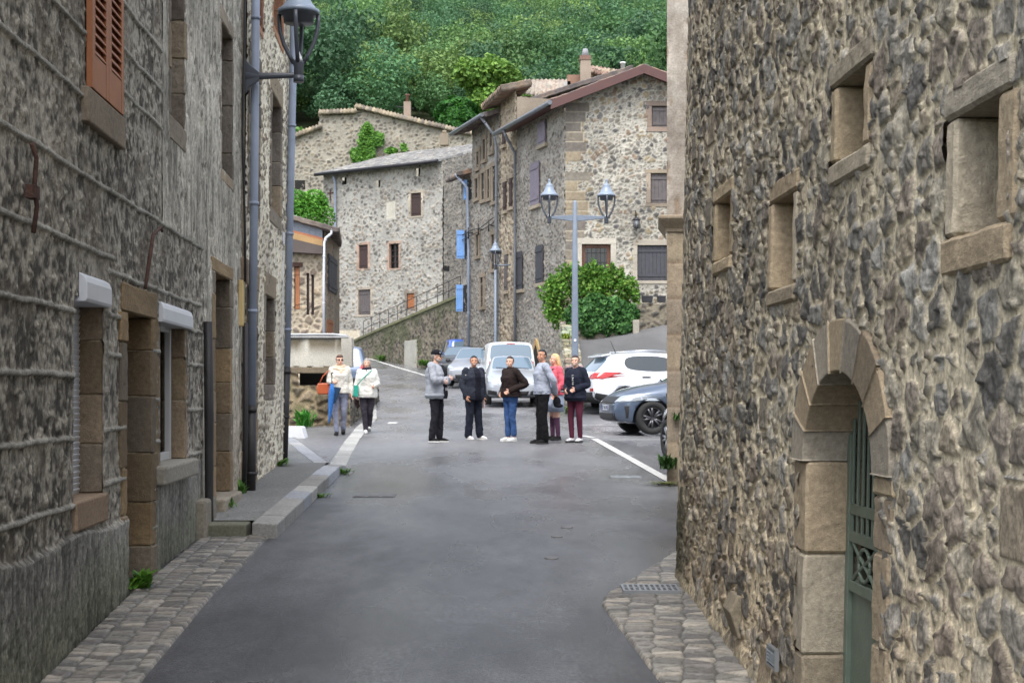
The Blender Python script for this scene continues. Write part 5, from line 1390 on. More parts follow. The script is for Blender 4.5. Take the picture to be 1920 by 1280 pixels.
# ------------------------------------------------------------------ retaining walls below the gabled house
t = thing('dry_stone_wall', 'pale dry stone wall holding up the side road beside the pointed doorway', 'stone wall', (1.9, 44, 1))
WD = Wall((1.55, 39.6), (1.75, 51.9), (-1, -.2))
WDe = Wall((1.55, 39.6), (2.05, 39.5), (0, -1))
topD = lambda u: ramp_z(np.full(np.shape(u), 2.0), WD.Y(u)) + .55 + .12 * np.sin(u * 3) * .5
RUB_L = rubble(481, .30, .12, .012, .05, [(168, 162, 150), (150, 144, 134), (184, 178, 164), (136, 132, 122)], (104, 98, 86), .3, edge=.02, warp=.05)
wall_grid('wall', WD, 0, WD.len, .8, 5, .04, .03, RUB_L, [], M['farstone'], t, top=topD)
WDb = Wall((2.0, 39.5), (2.15, 51.9), (1, .0))
wall_grid('back_wall', WDb, 0, WDb.len, .8, 5, .08, .05, RUB_L, [], M['farstone'], t, top=lambda u: topD(u) - .05)
wall_grid('end_wall', WDe, 0, .5, .8, 1.9, .04, .03, RUB_L, [], M['farstone'], t, top=lambda u: topD(u * 0) )
mb = MB(); rnd = random.Random(5)
y = 39.6
while y < 51.8:
    l = rnd.uniform(.16, .34); xx = 1.55 + .2 * (y - 39.6) / 12.3; z = float(topD(WD.uy(y))) - .05
    mb.col(tuple(c * rnd.uniform(.8, 1.1) for c in lin(150, 146, 128)))
    w2 = xx + rnd.uniform(.1, .35)
    mb.box((xx - .04 + rnd.uniform(-.03, .05), y, z - .08), (w2, y + l - .01, z + rnd.uniform(.0, .1)), Matrix.Identity(4)); mb.box((w2 + .01, y + .02, z - .08), (xx + .52, y + l, z + rnd.uniform(.0, .1)), Matrix.Identity(4)); y += l
weather(mb.build('capping_stones', M['dressed'], t, True, bevel=.03), .05, 2)
t = thing('planter_wall', 'low mossy stone wall along the foot of the bush by the side road', 'stone wall', (4, 49.5, 3.4))
W1 = Wall((2.15, 49.2), (6.6, 49.9), (0, -1)); b0 = lambda u: ramp_z(W1.X(u), W1.Y(u))
wall_grid('wall', W1, 0, W1.len, 2.6, 6, .05, .04, RUB_D, [], M['farstone'], t, top=lambda u: np.where(u < 2.35, b0(u) + .4, b0(u) + .75))
W2 = Wall((XT(1194, 50.2), 50.2), (8.4, 50.8), (0, -1)); b2 = lambda u: ramp_z(W2.X(u), W2.Y(u))
def hf_moss(u, z):
    h, c = RUB_D(u, z); return h, mixc(c, L3(84, 92, 50) * np.ones_like(c), sst(.45, .65, fbm(u / .4, z / .3, 3, 72)) * .7)
wall_grid('back_terrace_wall', W2, 0, W2.len, 3, 7, .05, .04, hf_moss, [], M['farstone'], t, top=lambda u: CH + (HZ - 568) / F * 50.4 + 0 * u)
MB().col(lin(170, 164, 150)).box((XT(1185, 49.6), 49.2, 3.2), (XT(1197, 49.6), 49.9, CH + (HZ - 600) / F * 49.4)).build('gate_stone', M['dressed'], t, True, bevel=.03)
mb = MB().col(lin(110, 102, 84)).quad((2.1, 49.4, 3.75), (8.4, 50.2, 4.6), (8.4, 52, 4.7), (2.1, 52, 3.8)); mb.build('terrace_soil', M['dressed'], t, True)
for i, (a_, b_) in enumerate(((1203, 1224), (1232, 1248))):
    k = thing('trough', ('left' if i == 0 else 'right') + ' dark trough on the terrace wall under the charcoal shutters', 'planter', (0, 0, 0))
    zt_ = CH + (HZ - 566) / F * 50.5
    k.location = (XT((a_ + b_) / 2, 50.6), 50.6, zt_)
    w_ = (b_ - a_) / 2 / F * 50.6
    MB().prism([(-w_ * .85, -.15, 0), (w_ * .85, -.15, 0), (w_, -.15, .22), (-w_, -.15, .22)], (0, .3, 0)).build('trough_body', M['iron'], k, bevel=.01)
    MB().box((-w_ * .9, -.12, .18), (w_ * .9, .12, .205)).build('soil', M['bark'], k)
# ------------------------------------------------------------------ trees and shrubs
GREENS = lambda *cs: np.array([lin(*c) for c in cs])
def plant(name, label, cat, loc, lobes, n, size, pal, trunk=None, flat=.5, inner=.5, group=None, seed=1, part='crown'):
    rg = np.random.default_rng(seed)
    t = thing(name, label, cat, loc, 0, group)
    q, k = crown_leaves(rg, n, lobes, size, flat, inner)
    c = pal[rg.integers(len(pal), size=n)] * (.7 + .6 * rg.random((n, 1))) * (.85 + .3 * rg.random(len(lobes)))[k][:, None]
    o = link(part, leaf_mesh(part, q, c), M['leaf'], t)
    if trunk:
        mb = MB()
        for pts, r in trunk: mb.tube(pts, r, 8)
        mb.build('trunk', M['bark'], t)
    return t
def branchy(h, r, n, seed):
    rd = random.Random(seed); T = [([(0, 0, -.5), (.05, 0, h * .25), (-.05, .05, h * .5), (0, 0, h * .75)], [r, r * .8, r * .6, r * .3])]
    for i in range(n):
        a = rd.random() * 6.28; z = h * rd.uniform(.25, .6); L = h * rd.uniform(.22, .36)
        T.append(([(0, 0, z), (math.cos(a) * L * .5, math.sin(a) * L * .5, z + L * .45), (math.cos(a) * L, math.sin(a) * L, z + L * .75)], [r * .5, r * .3, r * .12]))
    return T
def at_hill(px, Y): x = (px - 960) / F * Y; return (x, Y, float(hill_z(np.array([x]), np.array([Y]))[0]) - .3)
rg_ = np.random.default_rng(77)
BR = GREENS((104, 140, 66), (122, 156, 76), (90, 126, 58), (112, 146, 62))
loc = at_hill(920, 136.0)
top = CH + (HZ - 92) / F * 136 - loc[2]; w_ = 68 / F * 136
L = [((rg_.uniform(-.75, .75) * w_, rg_.uniform(-.6, .6) * w_, top * rg_.uniform(.5, .88)), (w_ * rg_.uniform(.24, .42),) * 3) for _ in range(16)]
L += [((0, 0, top * .86), (w_ * .42, w_ * .42, w_ * .4)), ((0, 0, top * .65), (w_ * .7, w_ * .6, w_ * .5))]
plant('broadleaf_tree', 'tall bright yellow-green tree at the foot of the wooded hill', 'tree', loc, L, 9000, .26, BR, branchy(top * .8, .35, 7, 3), .45, .6, seed=3)
loc = at_hill(858, 124.0); top = CH + (HZ - 184) / F * 124 - loc[2]; w_ = 38 / F * 124
plant('clipped_tree', 'round dense dark green clipped tree above the roofs', 'tree', loc, [((0, 0, top - w_ * .8), (w_, w_, w_ * .8)), ((0, 0, top - w_ * 1.3), (w_ * .95, w_ * .95, w_ * .8))], 9000, .17, GREENS((44, 92, 30), (56, 106, 36), (38, 80, 28)), [([(0, 0, 0), (0, 0, top * .5)], .22)], .75, .2, seed=4)
loc = at_hill(1030, 128.0); top = CH + (HZ - 145) / F * 128 - loc[2]
plant('young_tree', 'small bright green tree peeping over the ridge beside the tall chimney', 'tree', loc, [((-1.2, 0, top * .8), (1.3, 1.2, 1.6)), ((.9, 0, top * .84), (1.3, 1.2, 1.5)), ((0, 0, top * .6), (2, 1.6, 2))], 3500, .24, BR, branchy(top * .8, .2, 4, 5), .45, .6, seed=5)
loc = at_hill(578, 126.0); top = CH + (HZ - 226) / F * 126 - loc[2]
plant('young_tree', 'small pale green tree left of the old ochre building behind the grey downpipe', 'tree', loc, [((-1.2, 0, top * .75), (1.7, 1.4, 1.7)), ((1.0, 0, top * .72), (1.6, 1.4, 1.5)), ((0, 0, top * .5), (2.4, 1.8, 2))], 3500, .24, GREENS((112, 156, 80), (96, 140, 66), (128, 168, 90)), branchy(top * .8, .2, 4, 6), .45, .6, seed=6)
# shrub over the side building
loc = ((576 - 960) / F * 76, 76, 4.0); zt = CH + (HZ - 380) / F * 76 - 4.0
plant('round_shrub', 'bright green feathery shrub above the roof of the side building', 'shrub', loc, [((-.5, 0, zt), (.75, .6, .68)), ((.45, .1, zt - .05), (.7, .6, .7)), ((-1.2, .2, zt - .2), (.7, .6, .6)), ((0, 0, zt - .8), (1.3, .9, .9))], 6000, .085, GREENS((90, 146, 54), (108, 162, 62), (74, 128, 46)), branchy(zt, .1, 4, 7), .4, .6, seed=7)
# bush in front of the gabled house
loc = (3.2, 50.3, 3.7)
def px_l(px, py, Y=50.3): v = P(px, py, Y); return (v.x - loc[0], v.z - loc[2])
Lb = []
for px, py, r in ((1050, 545, 34), (1075, 530, 32), (1110, 525, 30), (1145, 525, 28), (1170, 535, 24), (1045, 580, 30), (1060, 600, 28), (1130, 545, 34), (1090, 550, 38), (1180, 555, 20)):
    x, z = px_l(px, py); rr = r * .86 / F * 50.3; Lb.append(((x + rg_.uniform(-.15, .15), rg_.uniform(-.1, .35), z + rg_.uniform(-.1, .12)), (rr, rr * .8, rr)))
for px, py, h_ in ((1034, 530, 26), (1048, 512, 24), (1062, 505, 24), (1078, 500, 26), (1094, 512, 20), (1112, 498, 24), (1128, 505, 20), (1148, 503, 24), (1166, 510, 22), (1184, 522, 20), (1030, 556, 20), (1195, 545, 16), (1100, 505, 20)):
    x, z = px_l(px, py); z -= .2; rr = h_ / F * 50.3; Lb.append(((x, rg_.uniform(-.1, .3), z), (rr * .35, rr * .35, rr)))
stems = [([(x * .3, 0, -.3), (x * .7, .05, z * .5), (x, .1, z)], [.03, .022, .01]) for (x, _, z), _ in Lb]
plant('tall_shrub', 'airy yellow-green shrub rising behind the dark bush in front of the gabled house', 'shrub', loc, Lb, 9500, .07, GREENS((88, 132, 50), (106, 150, 60), (72, 112, 44), (122, 152, 72)), stems, .25, .95, seed=8)
loc = (3.2, 49.75, 3.5)
Lb = []
for px, py, r in ((1090, 590, 32), (1120, 575, 34), (1150, 580, 34), (1175, 590, 24), (1100, 615, 28), (1135, 610, 30), (1165, 612, 24), (1080, 610, 22), (1130, 625, 20)):
    v = P(px, py, 49.75); rr = r * rg_.uniform(.75, 1.08) / F * 49.75; Lb.append(((v.x - loc[0], rg_.uniform(-.25, .2), v.z - loc[2]), (rr, rr * .9, rr * .9)))
stems = [([(x * .2, 0, -.2), (x * .6, .05, z * .5), (x, .0, z)], [.035, .025, .012]) for (x, _, z), _ in Lb]
plant('dark_bush', 'dense dark green bush on the planter wall beside the double lamp post', 'bush', loc, Lb, 9000, .085, GREENS((62, 102, 54), (78, 122, 62), (52, 88, 48), (92, 134, 74)), stems, .45, .5, seed=9)
# ivy on the old building
rg = np.random.default_rng(12); pts = []
for cx, cy, sx, sy, n in ((688, 270, 14, 30, 900), (680, 292, 20, 14, 700), (708, 262, 12, 12, 250), (690, 245, 8, 12, 200), (735, 285, 10, 5, 80), (758, 278, 4, 6, 60)):
    a = rg.random(n) * 6.283; r = np.sqrt(rg.random(n)) * (.7 + .5 * rg.random(n))
    pts.append(np.stack([cx + sx * r * np.cos(a), cy + sy * r * np.sin(a)], 1))
pts = np.concatenate(pts); n = len(pts); Yv = 111.9
C_ = np.stack([(pts[:, 0] - 960) / F * Yv, Yv - .15 - .3 * rg.random(n), CH + (HZ - pts[:, 1]) / F * Yv], 1)
nn = rg.normal(size=(n, 3)) * .5 + np.array([0, -1, .3]); nn /= np.linalg.norm(nn, axis=1)[:, None]
t_ = np.cross(nn, rg.normal(size=(n, 3))); t_ /= np.linalg.norm(t_, axis=1)[:, None]; b_ = np.cross(nn, t_); s_ = .16 + .12 * rg.random((n, 1))
iv = thing('ivy', 'bright green ivy climbing the wall of the old ochre building around its small window', 'climbing plant', (C_[0, 0], 111.9, 10))
off = np.array([C_[0, 0], 111.9, 10])
link('leaves', leaf_mesh('leaves', np.stack([C_ - t_ * s_, C_ - b_ * s_ * .7, C_ + t_ * s_, C_ + b_ * s_ * .7], 1) - off, GREENS((84, 128, 50), (100, 146, 58), (70, 112, 44))[rg.integers(3, size=n)]), M['leaf'], iv)
mb = MB()
for k in range(6): mb.tube([(0.2 * k - .3, -.02, -.5 + .6 * (k % 2)), (.1 * k, -.04, 1 + .1 * k), (.3 * k - .5, -.03, 2.2 + .3 * k)], .03, 5)
mb.build('stems', M['bark'], iv)

# weeds along the walls
def weed(label, loc, n, h, r, seed, broad=.02, pal=None, group='weeds at the foot of the walls', name='weed'):
    rg = np.random.default_rng(seed); pal = pal if pal is not None else GREENS((86, 128, 48), (104, 146, 56), (70, 108, 44))
    t = thing(name, label, 'weed', loc, 0, group); V = []; Q = []; C = []
    for i in range(n):
        a = rg.random() * 6.283; L = h * (.5 + .7 * rg.random()); out = r * (.3 + .9 * rg.random()); w = broad * (.6 + .8 * rg.random())
        bx, by = rg.normal(size=2) * r * .25; d = np.array([math.cos(a), math.sin(a), 0]); p = np.array([-d[1], d[0], 0])
        c = pal[rg.integers(len(pal))] * (.75 + .5 * rg.random()); b0_ = len(V)
        for tt, ww in ((0, .5), (.4, 1), (.75, .8), (1, .08)):
            m = np.array([bx, by, 0]) + d * out * tt ** 1.3 + np.array([0, 0, L * (tt - .35 * tt * tt * (1 + rg.random() * .5))])
            V += [m - p * w * ww, m + p * w * ww]; C += [c, c]
        for k in range(3): Q.append((b0_ + 2 * k, b0_ + 2 * k + 1, b0_ + 2 * k + 3, b0_ + 2 * k + 2))
    link('blades', np_mesh('blades', np.array(V), np.array(Q), np.array(C)), M['leaf'], t)
    return t
def foot(px, py, Y, dz=0): return ((px - 960) / F * Y, Y, float(gz(Y)) + dz)
weed('leafy weed growing at the foot of the first stone door on the left', foot(258, 1110, 10.3, .02), 40, .2, .2, 1, .022)
weed('grass tuft by the black drain pipe at the start of the pavement', foot(420, 940, 14.5, .14), 60, .16, .16, 2, .012)
weed('weed at the base of the first grey downpipe', foot(451, 915, 16.0, .14), 40, .26, .12, 3, .016)
weed('low spreading weed at the foot of the beige rubble house', foot(516, 872, 20.0, .14), 70, .16, .3, 4, .014)
weed('grass growing in the gutter beside the kerb end', foot(640, 893, 20.3, 0), 60, .14, .2, 5, .01)
weed('grass in the gutter halfway along the kerb', foot(600, 935, 17.0, 0), 40, .09, .18, 6, .009)
weed('green clump of weeds below the culvert wall', (-4.75, 32.6, .85), 90, .6, .25, 7, .03, GREENS((80, 150, 60), (96, 168, 70), (60, 124, 50)))
weed('fern sprouting at the base of the plastered house corner', (2.06, 18.9, .6), 60, .3, .14, 8, .016, GREENS((66, 100, 50), (54, 84, 42)))
weed('small fern sprouting higher on the plastered house corner', (2.2, 18.93, 1.25), 30, .16, .1, 9, .012, GREENS((66, 100, 50), (54, 84, 42)))
weed('weed at the foot of the dry stone wall behind the two women', (1.62, 39.3, 1.06), 60, .4, .35, 10, .02)
weed('moss and grass patch where the white line meets the plastered house', (2.02, 18.6, .42), 80, .05, .3, 11, .01, GREENS((96, 104, 56), (110, 116, 66)))
weed('tuft of weeds on top of the dry stone wall', (1.7, 45.5, 3.35), 60, .3, .3, 12, .02, GREENS((128, 140, 50), (108, 130, 50)))
weed('grass strip tuft at the foot of the ramp wall by the meter cabinet', (-4.2, 70.2, 2.98), 120, .5, .7, 13, .03)
weed('grass tuft at the foot of the ramp wall near the blue car', (-3.0, 66.3, 2.72), 120, .45, .6, 14, .03)
weed('grass tuft at the low end of the ramp wall', (-6.8, 77.4, 3.4), 120, .5, .9, 15, .03)

# ------------------------------------------------------------------ street lamps
def lantern(parent, loc):
    """cap on a rim over four curved arms; loc = centre of the rim"""
    x, y, z = loc; T = Matrix.Translation(Vector(loc))
    cap = MB().lathe([(.235, 0), (.24, .02), (.235, .045), (.205, .06), (.15, .13), (.115, .21), (.098, .27), (.10, .28), (.06, .325), (.032, .34), (.03, .40), (.038, .42), (.02, .45)], loc, 24).build('lamp_cap', M['lamp_cap'], parent)
    MB().lathe([(.17, -.10), (.175, -.02), (.232, -.004)][::1], loc, 24).build('lamp_reflector', M['lamp_metal'], parent)
    for k in range(4):
        a = math.pi / 4 * 0 + k * math.pi / 2; c, s_ = math.cos(a), math.sin(a)
        arc = [(.222, -.005), (.222, -.10), (.205, -.22), (.165, -.35), (.105, -.47), (.055, -.56)]
        MB().tube([(x + r * c, y + r * s_, z + h) for r, h in arc], [(.014, .024)] * 6, 8).build('arm', M['lamp_metal'], parent)
    MB().lathe([(.045, -.72), (.055, -.70), (.055, -.60), (.07, -.56), (.07, -.54), (.04, -.53)], loc, 16).build('collar', M['lamp_metal'], parent)
    MB().lathe([(.05, -.535), (.04, -.50), (.018, -.45), (.012, -.43)], loc, 12).build('lamp_tip', M['white_lamp'], parent)
Yl = 16.2
t = thing('wall_lamp', 'dark grey street lantern on a bracket arm fixed beside the first grey downpipe', 'street lamp', (XL(Yl) + .05, Yl, 5.25))
lx = (560 - 960) / F * Yl - t.location.x; rzm = CH + (HZ - 27) / F * Yl - 5.25
lantern(t, (lx, 0, rzm))
za = CH + (HZ - 143) / F * Yl - 5.25
MB().tube([(.0, 0, za), (.18, 0, za + .0), (lx + .0, 0, za + .01)], [(.045, .06), (.03, .04), (.03, .03)], 10).prism([(0, -.03, za + .2), (.05, -.03, za + .13), (.16, -.03, za + .04), (.16, -.03, za - .05), (.05, -.03, za - .12), (0, -.03, za - .2)], (0, .06, 0)).build('bracket', M['lamp_metal'], t, bevel=.006)
MB().tube([(lx, 0, za - .07), (lx, 0, rzm - .7)], .06, 14).build('socket', M['lamp_metal'], t)

Y2 = 37.5
t = thing('double_lamp_post', 'blue-grey double street lamp post with two lanterns on a cross arm, beside the parked cars', 'street lamp', ((1078 - 960) / F * Y2, Y2, float(gz(Y2))))
gz2 = float(gz(Y2)); zz = lambda py: CH + (HZ - py) / F * Y2 - gz2
MB().loft([(0, 0, 0, .105, .105), (0, 0, .6, .10, .10), (0, 0, zz(560), .085, .085), (0, 0, zz(380), .055, .055), (0, 0, zz(376), .03, .03)], 16, 3.2).build('post', M['grey_metal'], t)
for px in (1030, 1137):
    x = (px - 1078) / F * Y2; za = zz(408)
    MB().prism([(math.copysign(.04, x), -.035, za + .07), (x * .8, -.035, za + .04), (x + math.copysign(.05, x), -.035, za + .03), (x + math.copysign(.05, x), -.035, za - .03), (x * .8, -.035, za - .035), (math.copysign(.04, x), -.035, za - .10)], (0, .07, 0)).build('cross_arm', M['grey_metal'], t, bevel=.008)
    lantern(t, (x, 0, zz(368))); MB().tube([(x, 0, za - .02), (x, 0, zz(368) - .7)], .05, 12).build('socket', M['grey_metal'], t)
MB().tube([(0, -.075, zz(638)), (0, -.105, zz(638))], .035, 10).build('sticker', M['white_lamp'], t)
Y3 = 56.5
t = thing('single_lamp_post', 'slim grey street lamp post with one lantern in front of the row of houses', 'street lamp', ((929 - 960) / F * Y3, Y3, float(gz(Y3))))
g3 = float(gz(Y3)); zz = lambda py: CH + (HZ - py) / F * Y3 - g3
lantern(t, (0, 0, zz(471)))
MB().tube([(0, 0, 0), (0, 0, 1), (0, 0, zz(490) - .35)], [.075, .065, .05], 12).build('post', M['grey_metal'], t)
MB().tube([(0, 0, zz(497)), (.35, .05, zz(497)), (.6, .12, zz(496))], .03, 8).build('stay', M['grey_metal'], t)

# covers and grates in the road
M['cover'] = plain('worn cast iron cover', lin(96, 95, 95), .5, metal=.2, bump=.3, var=.2, vscale=20)
def cover(name, label, x, y, w, d, mat, kind, group=None):
    t = thing(name, label, 'manhole cover' if kind != 'grate' else 'drain grate', (x, y, float(gz(y)) + .004), 0, group); t.rotation_euler = (math.atan((gz(y + .5) - gz(y - .5))), 0, 0)
    if kind == 'round':
        MB().lathe([(w, -.02), (w, .006), (w * .93, .007)], seg=24).build('ring', mat, t); MB().lathe([(w * .9, -.02), (w * .9, .004), (.01, .005)], seg=24).build('lid', mat, t)
    elif kind == 'rect':
        n = 3
        MB().box((-w / 2, -d / 2, -.02), (w / 2, d / 2, .003)).build('frame', mat, t)
        for i in range(n): MB().box((-w / 2 + w / n * i + .02, -d / 2 + .02, .0), (-w / 2 + w / n * (i + 1) - .02, d / 2 - .02, .009)).build('plate', mat, t, bevel=.003)
    else:
        MB().box((-w / 2, -d / 2, -.1), (w / 2, d / 2, -.06)).build('pit', M['dark'], t)
        mb = MB()
        for y0, y1 in ((-d / 2, -d / 2 + .02), (-.008, .008), (d / 2 - .02, d / 2)): mb.box((-w / 2, y0, -.05), (w / 2, y1, .014))
        for x_ in np.linspace(-w / 2, w / 2 - .016, 11): mb.box((x_, -d / 2 + .001, -.05), (x_ + .016, d / 2 - .001, .013))
        mb.build('bars', M['tin'], t)
    return t
cover('drain_grate', 'long slotted metal drain grate in the cobbles at the foot of the big stone wall', .985, 10.15, .40, .26, M['tin'], 'grate').location.z += .03
t_ = cover('manhole_cover', 'flat rectangular manhole cover on the left side of the road', -1.66, 17.2, .50, .42, M['cover'], 'rect')
cover('manhole_cover', 'pale rectangular three-plate cover near the right end of the white line', 1.58, 19.75, .42, .34, M['tin'], 'rect')
cover('valve_cover', 'small round valve cover farthest up the middle of the road', .54, 14.0, .06, 0, M['cover'], 'round')
cover('valve_cover', 'small round valve cover between the other two in the road', .42, 13.3, .055, 0, M['cover'], 'round')
cover('valve_cover', 'small round valve cover nearest the camera in the road', .33, 11.9, .06, 0, M['cover'], 'round')
# ------------------------------------------------------------------ cars
def carpaint(name, c, metal=.35, rough=.3): return plain(name, c, rough, metal=metal, coat=.7, var=.03, vscale=2)
M['tyre'] = plain('tyre rubber', (.018, .018, .018), .8, bump=.2)
M['rim'] = plain('alloy rim', lin(150, 152, 156), .3, metal=.7)
M['dark_rim'] = plain('dark alloy rim', lin(86, 86, 90), .3, metal=.6)
M['car_glass'] = plain('tinted car glass', (.02, .026, .028), .05, spec=.9, coat=.5)
M['screen_glass'] = plain('windscreen glass with painted sky reflection', lin(92, 112, 126), .06, spec=.9, coat=.8)  # blue-grey base colour stands in for the reflected sky
M['black_trim'] = plain('black plastic trim', (.02, .02, .021), .55)
M['red_lamp'] = plain('red tail lamp', lin(176, 26, 24), .15, coat=.8)
M['clear_lamp'] = plain('clear headlamp', lin(176, 184, 192), .12, metal=.3, coat=.8)
M['plate'] = plain('number plate', lin(206, 210, 216), .5)
M['plate_blue'] = plain('blue plate band', lin(40, 70, 160), .5)
M['chrome'] = plain('chrome strip', lin(190, 192, 196), .15, metal=.9)

def car(name, label, loc, rz, paint, st, wheels, wr, hw, lamps, rim='rim', glass_pillars=True, dark_sill=False, screen='screen_glass', group='parked cars'):
    """st: stations (x, zb, zmid, zbelt, ztop, w, wtop, kind): kind marks what lies between this station and the next:
       f windscreen, c cabin side glass, r rear screen, b body. Forward is +x."""
    t = thing(name, label, 'car' if 'van' not in name else 'van', loc, rz, group)
    rings = []
    for (x, zb, zm, zt, zr, w, wt, k) in st:
        half = [(0, zb), (w * .86, zb), (w * .97, zb + .10), (w, zm), (w * .955, zt), (wt, zr - .05), (wt * .80, zr), (0, zr + .015)]
        full = [(x, y, z) for y, z in half] + [(x, -y, z) for y, z in half[-2:0:-1]]
        rings.append(full)
    n = len(rings[0]); bm = bmesh.new(); V = [[bm.verts.new(p) for p in r] for r in rings]
    # points: 0 bottom, 1..7 left to the roof centre (7), 8.. back down the right side
    gl = {}
    for i in range(len(st) - 1):
        k = st[i][7]
        for j in range(n):
            j2 = (j + 1) % n
            f = bm.faces.new((V[i][j], V[i][j2], V[i + 1][j2], V[i + 1][j])); f.smooth = True
            m = 0
            if k == 'f' and j in (5, 6, 7, 8): m = 1
            if k == 'r' and j in (5, 6, 7, 8): m = 2
            if k == 'c' and j == 4: m = 3
            if k == 'c' and j == 9: m = 4
            f.material_index = m
    for r in (V[0][::-1], V[-1]):
        f = bm.faces.new(r); f.smooth = True
    bmesh.ops.recalc_face_normals(bm, faces=bm.faces)
    for m in (1, 2, 3, 4):
        fs = [f for f in bm.faces if f.material_index == m]
        if fs:
            r = bmesh.ops.inset_region(bm, faces=fs, thickness=.055 if m < 3 else .045, depth=0, use_even_offset=True)
            for f in r['faces']: f.material_index = 5 if m < 3 else 0; f.smooth = True
    cr = bm.edges.layers.float.get('crease_edge') or bm.edges.layers.float.new('crease_edge')
    for e in bm.edges:
        ms = {f.material_index for f in e.link_faces}
        if len(ms) > 1: e[cr] = .85
    for i in range(len(st) - 1):
        for j in (1, 4, 12, 15 - 0 if n > 15 else 13, n - 4, n - 1):
            if j < n:
                e = bm.edges.get((V[i][j], V[i + 1][j]))
                if e: e[cr] = max(e[cr], .35)
    for r in (V[0], V[-1]):
        for j in range(n):
            e = bm.edges.get((r[j], r[(j + 1) % n]));
            if e: e[cr] = .45
    me = bpy.data.meshes.new('body'); bm.to_mesh(me); bm.free()
    tmp = bpy.data.objects.new('tmp', me); COL.objects.link(tmp)
    for m_ in (paint, M['car_glass'], M['car_glass'], M['car_glass'], M['car_glass'], M['black_trim']): me.materials.append(m_)
    sb = tmp.modifiers.new('s', 'SUBSURF'); sb.levels = 2
    cut = MB()
    for wx in wheels:
        for s in (-1, 1):
            pts = []
            for k in range(24):
                a = k / 24 * 2 * math.pi; pts.append((wx + (wr + .06) * math.cos(a), s * (hw - .30), wr + (wr + .06) * math.sin(a)))
            cut.prism(pts, (0, s * .6, 0))
    cme = cut.mesh('cut'); cob = bpy.data.objects.new('cut', cme); COL.objects.link(cob)
    bmm = bmesh.new(); bmm.from_mesh(cme); bmesh.ops.recalc_face_normals(bmm, faces=bmm.faces); bmm.to_mesh(cme); bmm.free()
    for _ in range(6): cme.materials.append(M['black_trim'])
    cme.polygons.foreach_set('material_index', [5] * len(cme.polygons))
    bo = tmp.modifiers.new('b', 'BOOLEAN'); bo.object = cob; bo.operation = 'DIFFERENCE'; bo.solver = 'EXACT'
    dg = bpy.context.evaluated_depsgraph_get(); ev = tmp.evaluated_get(dg)
    full = bpy.data.meshes.new_from_object(ev)
    bpy.data.objects.remove(tmp); bpy.data.objects.remove(cob)
    bvh = BVHTree.FromPolygons([v.co for v in full.vertices], [p.vertices[:] for p in full.polygons])
    def sub(idx, name, mat, par):
        b = bmesh.new(); b.from_mesh(full)
        bmesh.ops.delete(b, geom=[f for f in b.faces if f.material_index not in idx], context='FACES')
        if not b.faces: b.free(); return None
        for f in b.faces: f.material_index = 1 if f.material_index == 5 else 0
        m = bpy.data.meshes.new(name); b.to_mesh(m); b.free(); o = link(name, m, None, par)
        m.materials.clear()
        for x in (mat if isinstance(mat, list) else [mat]): m.materials.append(x)
        return o
    body = sub((0, 5), 'body', [paint, M['black_trim']], t)
    for idx, nm, mt in ((1, 'windscreen', M[screen]), (2, 'rear_window', M[screen]), (3, 'side_window', M['car_glass']), (4, 'side_window', M['car_glass'])):
        sub((idx,), nm, mt, t)
    # wheels
    for wx in wheels:
        for s in (-1, 1):
            y = s * (hw - .11)
            Mx = Matrix.Translation((wx, y, wr)) @ Matrix.Rotation(R(90), 4, 'X')
            prof = [(wr * .64, -.10), (wr * .93, -.11), (wr, -.075), (wr, .075), (wr * .93, .11), (wr * .64, .10)]
            ty = MB(); vs = []; sg = 32
            for r_, z_ in prof:
                for k in range(sg): a = k / sg * 6.28318; vs.append(Mx @ Vector((r_ * math.cos(a), r_ * math.sin(a), z_)))
            ty.add(vs, [(i * sg + k, i * sg + (k + 1) % sg, ((i + 1) % 6) * sg + (k + 1) % sg, ((i + 1) % 6) * sg + k) for i in range(6) for k in range(sg)], True)
            w = ty.build('wheel', M['tyre'], t)
            rm = MB(); d_ = -s * .07
            for k in range(5):
                for off in (-.13, .13):
                    a = k / 5 * 6.28318 + off; a2 = k / 5 * 6.28318 + off * 1.6
                    rm.tube([Mx @ Vector((wr * .1 * math.cos(a), wr * .1 * math.sin(a), d_)), Mx @ Vector((wr * .62 * math.cos(a2), wr * .62 * math.sin(a2), d_ * 1.25))], [.03, .022], 6)
            for r0, r1, z0 in ((.60, .66, d_ * 1.3), (.0, .16, d_ * 1.15)):
                vs = [Mx @ Vector((wr * q_ * math.cos(k / 24 * 6.28318), wr * q_ * math.sin(k / 24 * 6.28318), z0)) for q_ in (r0 + .001, r1) for k in range(24)]
                rm.add(vs, [(k, (k + 1) % 24, 24 + (k + 1) % 24, 24 + k) for k in range(24)])
            rm.build('rim', M[rim], w)
            vs = [Mx @ Vector((wr * .64 * math.cos(k / 24 * 6.28318), wr * .64 * math.sin(k / 24 * 6.28318), d_ * .3)) for k in range(24)]
            MB().add(vs, [tuple(range(24))]).build('brake_disc', M['black_trim'], w)
